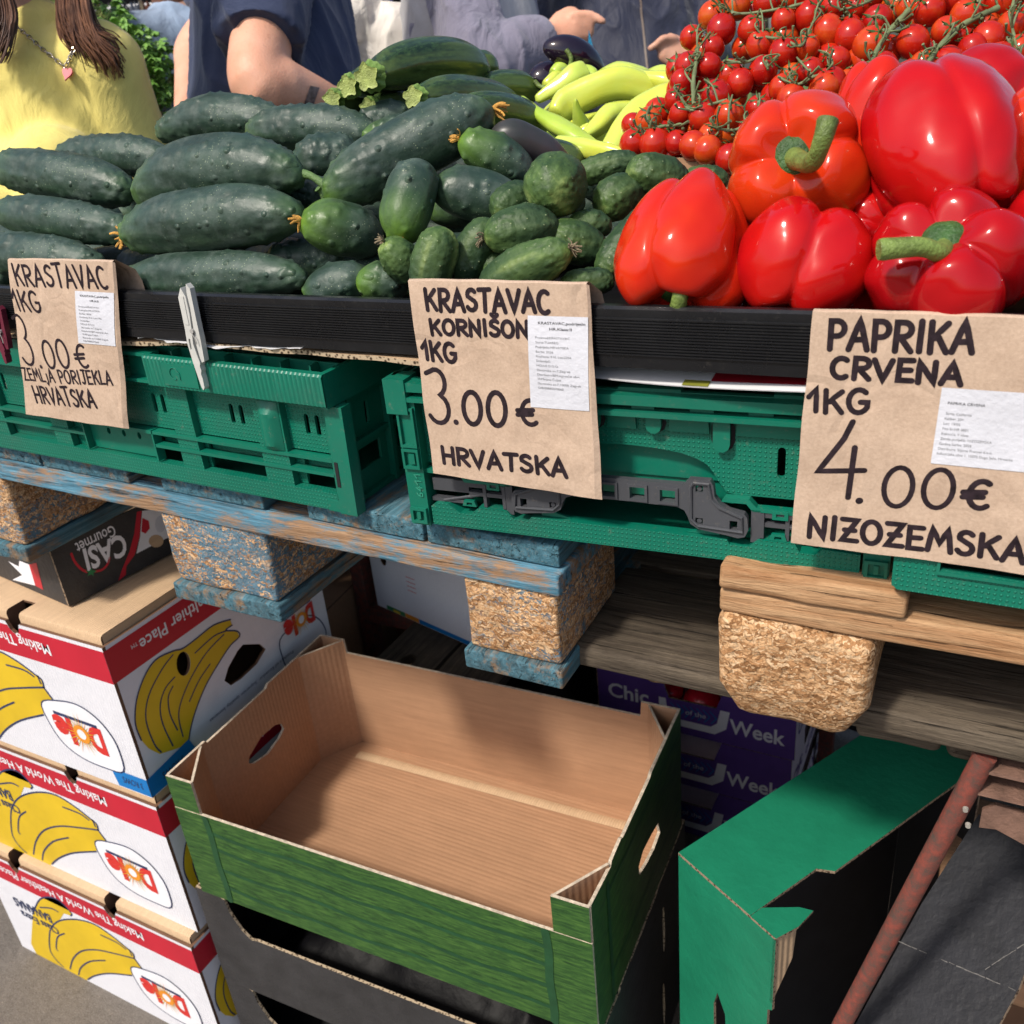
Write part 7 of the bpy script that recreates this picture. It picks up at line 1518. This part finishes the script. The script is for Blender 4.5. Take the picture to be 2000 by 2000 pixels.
pg, obg, _, _ = person("person in a grey fleece pointing to the right, holding a small blue bag", Ng, fg, Hg, .20, (.19, .14), (.18, .145), (.18, .145), SK1,
    [dict(sh=S5, el=E5, wr=W5, r=(.058, .052, .050, .032), sleeve=1.93, hand=h5), dict(sh=PD(930, -90, D5 + .25), el=PD(960, 150, D5 + .3), wr=PD(1010, 220, D5 + .15), sleeve=1.9, hand=fingers(PD(1010, 222, D5 + .15), PD(1040, 245, D5 + .15), [([PD(1040, 240 + 9 * i, D5 + .15), PD(1062, 246 + 9 * i, D5 + .15), PD(1075, 258 + 9 * i, D5 + .15)], .009) for i in range(-1, 3)] + [([PD(1025, 228, D5 + .12), PD(1050, 225, D5 + .11)], .0105)]))], (HB, .02), top=GRY, topname="grey_fleece", topfold=.009, seed=13)
v = MB(); chain(v, [(Hg + EZ * .0, .205, .175), (Hg.lerp(Ng, .38), .205, .172), (Hg.lerp(Ng, .66), .198, .158), (Hg.lerp(Ng, .86), .15, .13)], ell=sdg, caps=(False, True)); ov, bvv = skin_blob("vest", v, VST, pg, .009, 3, .008, 7, (1, 1, .5), 4)
k = MB(); P = []
for i in range(15): s = i / 14; P.append([tuple(onto(bvv, 938 + 18 * s + e, -40 + 150 * s, .008, D5 - .15)) for e in (0, 9, 18)])
k.grid(P, 0); k.build("shoulder_strap", plain("dark_webbing", (.02, .022, .03), .8, .2, 60), pg, 60)
k = MB(); a, b, c = PD(1150, 58, d5 - .03), PD(1146, 116, d5 - .01), PD(1166, 118, d5 - .01)
k.grid([[tuple(a.lerp(b, i / 10).lerp(a.lerp(c, i / 10), j / 8) - CF * (.004 * math.sin(j * 2.1 + 1) * i / 10)) for j in range(9)] for i in range(11)] + [[tuple(b.lerp(c, j / 8) + CR * (.03 * (j / 8 - .5) * s) - EZ * (.07 * s) - CF * (.02 * math.sin(j * 1.7) * s)) for j in range(9)] for s in (.3, .6, 1.)], 0)
bagm = NT("thin_blue_plastic"); bagm = bagm.set((.05, .33, .52), .3, spec=.5); tag(k.build("plastic_bag", bagm, smooth=60), "thin sky blue plastic bag hanging from the pointing hand", "bag")
# ---- man in the navy jacket
D6 = 2.55; JAC = m_cloth("navy_nylon", (.022, .026, .050), .5, .010, 6, .15)
Nj = PD(1205, -330, D6); fj = (-CFh * .9 - CRh * .2).normalized(); sdj = EZ.cross(fj); Hj = PD(1235, 330, D6)
Wj = PD(1338, 112, D6 - .24); dj = D6 - .25
hj = fingers(Wj, PD(1300, 92, dj), [([PD(1300, 82, dj - .01), PD(1282, 88, dj - .02), PD(1270, 94, dj - .02)], .0105), ([PD(1302, 92, dj - .01), PD(1296, 106, dj - .01), PD(1308, 112, dj)], .0105), ([PD(1312, 100, dj), PD(1306, 114, dj), PD(1318, 120, dj + .01)], .0102), ([PD(1322, 106, dj), PD(1318, 120, dj), PD(1328, 126, dj + .01)], .0092), ([PD(1318, 76, dj - .02), PD(1298, 74, dj - .03), PD(1286, 82, dj - .03)], .0108)], .043, ell=CD)
pj, obj_, _, _ = person("man in a navy zipped jacket with one fist out, behind the yellow peppers", Nj, fj, Hj, .22, (.21, .15), (.20, .15), (.19, .15), SK2,
    [dict(sh=PD(1345, -190, D6 - .02), el=PD(1385, 95, D6 - .05), wr=Wj, r=(.06, .052, .048, .032), sleeve=1.8, hand=hj), dict(sh=PD(1075, -180, D6 + .05), el=PD(1045, 70, D6 + .06), wr=PD(1070, 290, D6 - .05), r=(.06, .052, .048, .032), sleeve=1.9, hand=fingers(PD(1070, 292, D6 - .05), PD(1075, 345, D6 - .05), [([PD(1066 + 10 * i, 347, D6 - .05), PD(1066 + 10 * i, 375, D6 - .05), PD(1068 + 9 * i, 395, D6 - .06)], .009) for i in range(-1, 3)] + [([PD(1085, 315, D6 - .08), PD(1098, 345, D6 - .09)], .0105)]))], (HB, .0), top=JAC, topname="navy_jacket", topfold=.010, seed=17)
k = MB(); bvj = obj_['top'][1]; P = []
for i in range(25): s = i / 24; x = 1246 + 22 * s; P.append([tuple(onto(bvj, x + e, -40 + 210 * s, .003, D6 - .17)) for e in (-2, 0, 2)])
k.grid(P, 0); k.build("zipper", plain("zip_metal", (.13, .095, .075), .45, .3, 300), pj, 60)
# ================================================================ background of the market
def leaf_mat(name, a, b):
    q = NT(name); f = q.noise(9, 3); return q.set(q.ramp(f, [(.3, a), (.7, b)]), .45, spec=.4, sss=(.1, (.4, 1, .2), .01))
LF, LF2, LF3 = leaf_mat("parsley_leaf", (.08, .20, .03), (.20, .38, .07)), leaf_mat("dill_leaf", (.20, .22, .06), (.34, .34, .12)), leaf_mat("tree_leaf", (.04, .09, .018), (.10, .19, .04))
def herb(label, c, h, wd, n, mat, seed, feathery=False):
    r = random.Random(seed); t = thing("herb_plant", label, "plant", c, group="potted herbs behind the stall"); k = MB(); s_ = MB()
    for i in range(n):
        a, rr = r.uniform(0, 6.28), wd * math.sqrt(r.random()); hh = h * (1 - .45 * (rr / wd) ** 2) * r.uniform(.45, 1.05); p = c + V((rr * math.cos(a), rr * math.sin(a), hh))
        if i % 6 == 0: s_.tube(catmull([c + V((rr * .15 * math.cos(a), rr * .15 * math.sin(a), 0)), c + V((rr * .5 * math.cos(a), rr * .5 * math.sin(a), hh * .6)), p], 4), [.0026, .002, .002, .002, .0016, .0016, .0014, .0012, .001], 5)
        if feathery:
            for q_ in range(7): d = V((r.uniform(-1, 1), r.uniform(-1, 1), r.uniform(-.3, 1))).normalized(); k.tube([p, p + d * .018, p + d * .032 + V((0, 0, .004))], [.0009, .0007, .0003], 4)
            continue
        for q_ in range(3):
            d = V((math.cos(a) + r.uniform(-1.2, 1.2), math.sin(a) + r.uniform(-1.2, 1.2), r.uniform(-.3, .7))).normalized(); u = d.cross(EZ).normalized(); L = r.uniform(.022, .040); w_ = L * .42; nn = u.cross(d) * .006
            o = p + d * .006; pts = [o, o + d * L * .3 + u * w_ * .7, o + d * L * .42 + u * w_ * .5, o + d * L * .7 + u * w_ - nn, o + d * L * .78 + u * w_ * .35, o + d * L - nn * 1.5, o + d * L * .78 - u * w_ * .35, o + d * L * .7 - u * w_ - nn, o + d * L * .42 - u * w_ * .5, o + d * L * .3 - u * w_ * .7]
            m_ = o + d * L * .5 + nn; b = len(k.v); k.v += [tuple(x) for x in pts + [m_]]; k.f += [(b + i_, b + (i_ + 1) % 10, b + 10) for i_ in range(10)]; k.m += [0] * 10
    k.build("leaves", mat, t); s_.build("stems", M['vine'], t, 60)
    pt = MB(); pt.grid([[tuple(c + V((rr * math.cos(a), rr * math.sin(a), z))) for a in [2 * math.pi * i / 24 for i in range(24)]] for rr, z in ((.001, -.006), (.052, -.006), (.058, -.002), (.058, .004), (.054, .004), (.040, -.09), (.001, -.09))], 0, closev=True)
    pt.build("pot", plain("terracotta", (.24, .085, .045), .7, .2), t, 50)
gB = 2.35
cB = PD(285, 292, gB); herb("leafy parsley plant, right one of the herbs behind the yellow top", cB, .30, .115, 330, LF, 1); herb("leafy parsley plant, taller and further left, half hidden by the yellow sleeve", PD(232, 292, gB + .12), .42, .11, 300, LF, 2); herb("feathery yellowish dill plant rising above the parsley", PD(212, 285, gB + .02), .46, .08, 240, LF2, 3, True)
t = thing("herb_crate", "blue plastic crate holding the herb pots", "crate", cB - EZ * .1); k = MB(); uB = CRh; o = cB - CRh * .30 - CFh * .13 - EZ * .10
k.plate(rect(0, 0, .56, .105), (o, uB, EZ), .006, [rect(.04 + .1 * i, .03, .10 + .1 * i, .06) for i in range(5)]); k.plate(rect(0, 0, .40, .105), (o + uB * .56, CFh, EZ), .006); k.plate(rect(0, 0, .56, .105), (o + uB * .56 + CFh * .4, -uB, EZ), .006); k.plate(rect(0, 0, .40, .105), (o + CFh * .4, -CFh, EZ), .006); k.plate(rect(0, 0, .56, .40), (o, uB, CFh), .004)
k.build("body", plain("blue_plastic", (.015, .05, .20), .4, .15, 20), t)
zt = o.z - .006; t = thing("table", "wooden table carrying the blue crate of herbs", "table", V((cB.x, cB.y, 0))); k = MB(); R_ = Matrix.Translation(V((cB.x, cB.y, 0))) @ Matrix.Rotation(math.atan2(CRh.y, CRh.x), 4, 'Z')
k.rbox((-.6, -.35, zt - .03), (.4, .45, zt - .001), .004, R=R_); k.build("table_top", M['gwood'], t, 40)
for sx in (-.55, .34):
    for sy in (-.3, .39): k = MB(); k.box((sx, sy, 0), (sx + .05, sy + .05, zt - .031), R=R_); k.build("leg", M['gwoody'], t)
def hang(name, label, cat, px, py0, py1, wpx, D, mat, seed, waves=5, amp=.03, parent=None, group=None, fac=None):
    a = PD(px - wpx / 2, py0, D); L = (PD(px, py0, D) - PD(px, py1, D)).length; W = wpx * D / FPX; u = fac or CRh; n = u.cross(EZ); r = random.Random(seed); p1, p2 = r.uniform(0, 6), r.uniform(0, 6); k = MB()
    P = [[tuple(a + u * (W * i / 40 * (1 + .06 * j / 14)) - EZ * (L * j / 14 + .01 * math.sin(i * .5 + p1)) + n * (amp * math.sin(2 * math.pi * waves * i / 40 + p1 + .3 * j / 14) * (.5 + .5 * j / 14) + amp * .4 * math.sin(i * .9 + p2))) for i in range(41)] for j in range(15)]
    k.grid(P[::-1], 0); k.grid([[tuple(V(p) - n * .004) for p in r_] for r_ in P], 0); o = k.build(name, mat, parent, 60)
    return tag(o, label, cat, group) if parent is None else o
BL1, BL2 = m_cloth("blue_cloth", (.20, .26, .52), .85, .01, 5, .15), m_cloth("slate_blue_cloth", (.14, .19, .33), .85, .01, 5, .15)
t = thing("clothes_rack", "chrome clothes rail at the back left with dark garments", "clothes rack", PD(270, 12, 4.2)); k = MB(); A, B = PD(150, 22, 4.2), PD(380, 4, 4.2); k.tube([A, B], .012, 10); k.build("rail", plain("chrome", (.5, .5, .5), .25, .1), t, 60)
k = MB()
for p in (A, B): k.tube([p, V((p.x, p.y, 0))], .014, 10); k.tube([V((p.x, p.y, .02)) - CFh * .25, V((p.x, p.y, .02)) + CFh * .25], .014, 8)
k.build("stand", plain("dark_metal", (.05, .05, .055), .5, .1), t, 60)
for i, (x, w_, y1, c, lab) in enumerate(((195, 40, 190, (.02, .02, .022), "black garment leftmost on the rail"), (232, 34, 200, (.03, .032, .04), "charcoal garment on the rail above the dill"), (262, 22, 150, (.20, .22, .26), "pale grey garment on the rail"), (289, 34, 125, (.20, .075, .045), "rust brown scarf with beige edges on the rail"), (318, 30, 230, (.018, .018, .02), "black garment on the rail right of the rust brown scarf"), (345, 30, 210, (.16, .05, .035), "dark red garment at the right end of the rail"))):
    hang("garment", lab, "clothes", x, 16 - .06 * (x - 150), y1, w_, 4.2 - .02 * i, m_cloth("garment_cloth_%d" % i, c, .85, .006, 9, .25), i, 2, .012, group="garments on the rail")
    if i == 3:
        for e in (-17, 17): hang("scarf_border", "beige border strip of the rust brown scarf", "clothes", x + e * .86, 12 - .06 * (x - 150), y1 - 2, 7, 4.11, m_cloth("beige_cloth_%d" % e, (.42, .36, .26), .85, .004, 9), 9, 1, .004, group="garments on the rail")
hang("hanging_cloth", "sky blue cloth hanging above the white hood", "cloth", 708, -160, 95, 72, 5.2, BL1, 1, 4, .03); hang("hanging_cloth", "grey blue cloth hanging left of the grey fleece", "cloth", 800, -160, 110, 70, 5.2, BL2, 2, 5, .03); hang("hanging_cloth", "slate blue cloth hanging between the pointing hand and the navy jacket", "cloth", 1090, -160, 110, 80, 4.6, BL2, 3, 4, .03)
hang("hanging_cloth", "pale cloth hanging far behind the blue cloths", "cloth", 560, -220, 140, 160, 5.6, BL2, 6, 6, .03)
t = thing("market_tent", "dark market tent behind the hanging clothes", "tent", PD(560, 100, 6.2)); k = MB(); A = PD(-200, 250, 6.4); B = PD(1150, 130, 6.4); A.z = B.z = 0; u = (B - A); Lw = u.length; u.normalize()
k.plate(rect(0, 0, Lw, 2.7), (A, u, EZ), .03); k.build("back_wall", plain("dark_canvas", (.018, .018, .021), .85, .3, 3), t)
k = MB(); n = V((u.y, -u.x, 0)); k.plate(rect(0, 0, Lw, 2.2), (A + EZ * 2.7, u, n * .98 + EZ * .18), .02); k.build("roof", plain("tent_roof", (.05, .05, .06), .8, .2, 3), t)
k = MB()
for s in (.0, .5, 1.): p = A + u * (Lw * s) + n * 2.15; k.tube([p, p + EZ * 3.05], .025, 10)
k.build("pole", plain("tent_pole", (.2, .2, .2), .4, .1), t, 60)
# notice board with a blue oval sticker
t = thing("notice_board", "beige board with a blue oval emblem behind the pointing hand", "board", PD(1035, 20, 4.3)); k = MB(); a = PD(1008, 75, 4.3); u2 = CRh
k.plate(rect(0, 0, .20, .75), (a, u2, EZ), .02); k.build("panel", plain("beige_panel", (.40, .36, .25), .8, .15, 12), t)
k = MB(); n2 = V((u2.y, -u2.x, 0)); k.plate(ellipse(.060, .150, .036, .072, 28), (a + n2 * .001, u2, EZ), 0); k.plate(ellipse(.062, .150, .030, .064, 28), (a + n2 * .002, u2, EZ), 0, m=(1, 1, 1)); k.tube([a + n2 * .003 + u2 * .04 + EZ * .135, a + n2 * .003 + u2 * .065 + EZ * .125, a + n2 * .003 + u2 * .085 + EZ * .14], .003, 6, 2); k.plate(ellipse(.05, .205, .05, .022, 20), (a + n2 * .0035, u2, EZ), 0, m=(3, 3, 3))
k.build("emblem", [plain("emblem_blue", (.10, .16, .25), .4, .1), plain("emblem_pale", (.20, .28, .36), .4, .2), plain("emblem_line", (.03, .04, .06), .5, .1), M['sky']], t)
k = MB(); k.tube([a + u2 * .1 - n2 * .03, V((a.x, a.y, 0)) + u2 * .1 - n2 * .03], .025, 10); k.build("post", plain("board_post", (.15, .13, .1), .7, .1), t, 60)
# teal posts, lawn and trees at the right
TEAL = plain("teal_paint", (.03, .085, .085), .5, .2, 8)
for i, (x, w_, lab) in enumerate(((1342, .035, "thin teal post left of the lawn view by the tomatoes"), (1378, .075, "wide teal post just left of the cherry tomatoes"))):
    p = PD(x, 90, 6.0 + .3 * i); k = MB(); k.rbox((-w_, -w_, 0), (w_, w_, 3.2), .01, R=Matrix.Translation((p.x, p.y, 0))); o = k.build("post", TEAL, smooth=40); tag(o, lab, "post")
p = PD(1350, 60, 6.1); k = MB(); k.tube([PD(1332, 18, 6.05), PD(1385, 12, 6.2)], .02, 8); k.tube([PD(1332, 82, 6.05), PD(1385, 78, 6.2)], .02, 8); tag(k.build("railing", TEAL, smooth=60), "teal cross rails between the two posts", "railing")
mbq = MB(); 
g0 = PD(1360, 95, 12); mbq.add([(-9, 7.5, .05), (16, 7.5, .05), (16, 40, .05), (-9, 40, .05)], [(0, 1, 2, 3)]); lw = mbq.build("lawn", plain("lawn_grass", (.09, .15, .03), .9, .4, 5, .02), kind="structure")
def tree(label, c, h, cr, seed, mat=LF3):
    r = random.Random(seed); t = thing("tree", label, "tree", c, group="trees beyond the market"); k = MB(); k.tube(catmull([c, c + V((.1, 0, h * .25)), c + V((.0, .1, h * .5)), c + V((.1, .1, h * .8))], 4), [.16 * (1 - .07 * i) for i in range(13)], 10)
    for i in range(7): a = r.uniform(0, 6.28); b0 = c + V((0, 0, h * r.uniform(.35, .6))); k.tube([b0, b0 + V((cr * .35 * math.cos(a), cr * .35 * math.sin(a), h * .12)), b0 + V((cr * .75 * math.cos(a), cr * .75 * math.sin(a), h * .25))], [.06, .04, .02], 6)
    k.build("trunk", M['gwood'], t, 60); k = MB()
    for i in range(70):
        a, z_ = r.uniform(0, 6.28), r.uniform(-1, 1); rr = r.random() ** .4; cc = c + V((cr * rr * math.cos(a) * math.sqrt(1 - z_ * z_ * .8), cr * rr * math.sin(a) * math.sqrt(1 - z_ * z_ * .8), h * .68 + h * .34 * z_ * rr))
        for j in range(70):
            d = V((r.gauss(0, 1), r.gauss(0, 1), r.gauss(0, .8))) * .26; p = cc + d; u = V((r.uniform(-1, 1), r.uniform(-1, 1), r.uniform(-.6, .6))).normalized(); w_ = u.cross(V((r.uniform(-1, 1), r.uniform(-1, 1), 1))).normalized(); s = r.uniform(.06, .11)
            k.add([p - u * s, p + w_ * s * .5, p + u * s, p - w_ * s * .5], [(0, 1, 2, 3)])
    k.build("crown", mat, t)
for i, (x, D, h, cr, lab) in enumerate(((1345, 15, 5.2, 2.4, "leafy tree seen between the teal posts"), (1480, 19, 6.5, 3.0, "leafy tree further right behind the tomatoes"), (1180, 21, 6.5, 3.0, "leafy tree hidden behind the navy jacket"), (860, 24, 7, 3.2, "leafy tree far behind the tent"), (420, 26, 7, 3.2, "leafy tree far behind the clothes rail"), (60, 24, 6.5, 3.0, "leafy tree far behind the woman in yellow"), (1800, 18, 6, 2.8, "leafy tree far behind the red peppers"))):
    c = PD(x, 100, D); c.z = .05; tree(lab, c, h, cr, 30 + i)
c = PD(1352, 40, 10.5); t = thing("parasol", "white parasol on the lawn beyond the posts", "parasol", (c.x, c.y, .05)); k = MB(); k.grid([[tuple(V((c.x, c.y, c.z)) + V((rr * math.cos(a), rr * math.sin(a), z_))) for a in [2 * math.pi * i / 8 for i in range(8)]] for rr, z_ in ((.55, -.22), (.54, -.16), (.02, .14))], 0, closev=True); k.build("canopy", M['whitep'], t); k = MB(); k.tube([(c.x, c.y, .05), (c.x, c.y, c.z + .15)], .02, 8); k.build("pole", M['rust'], t, 60)
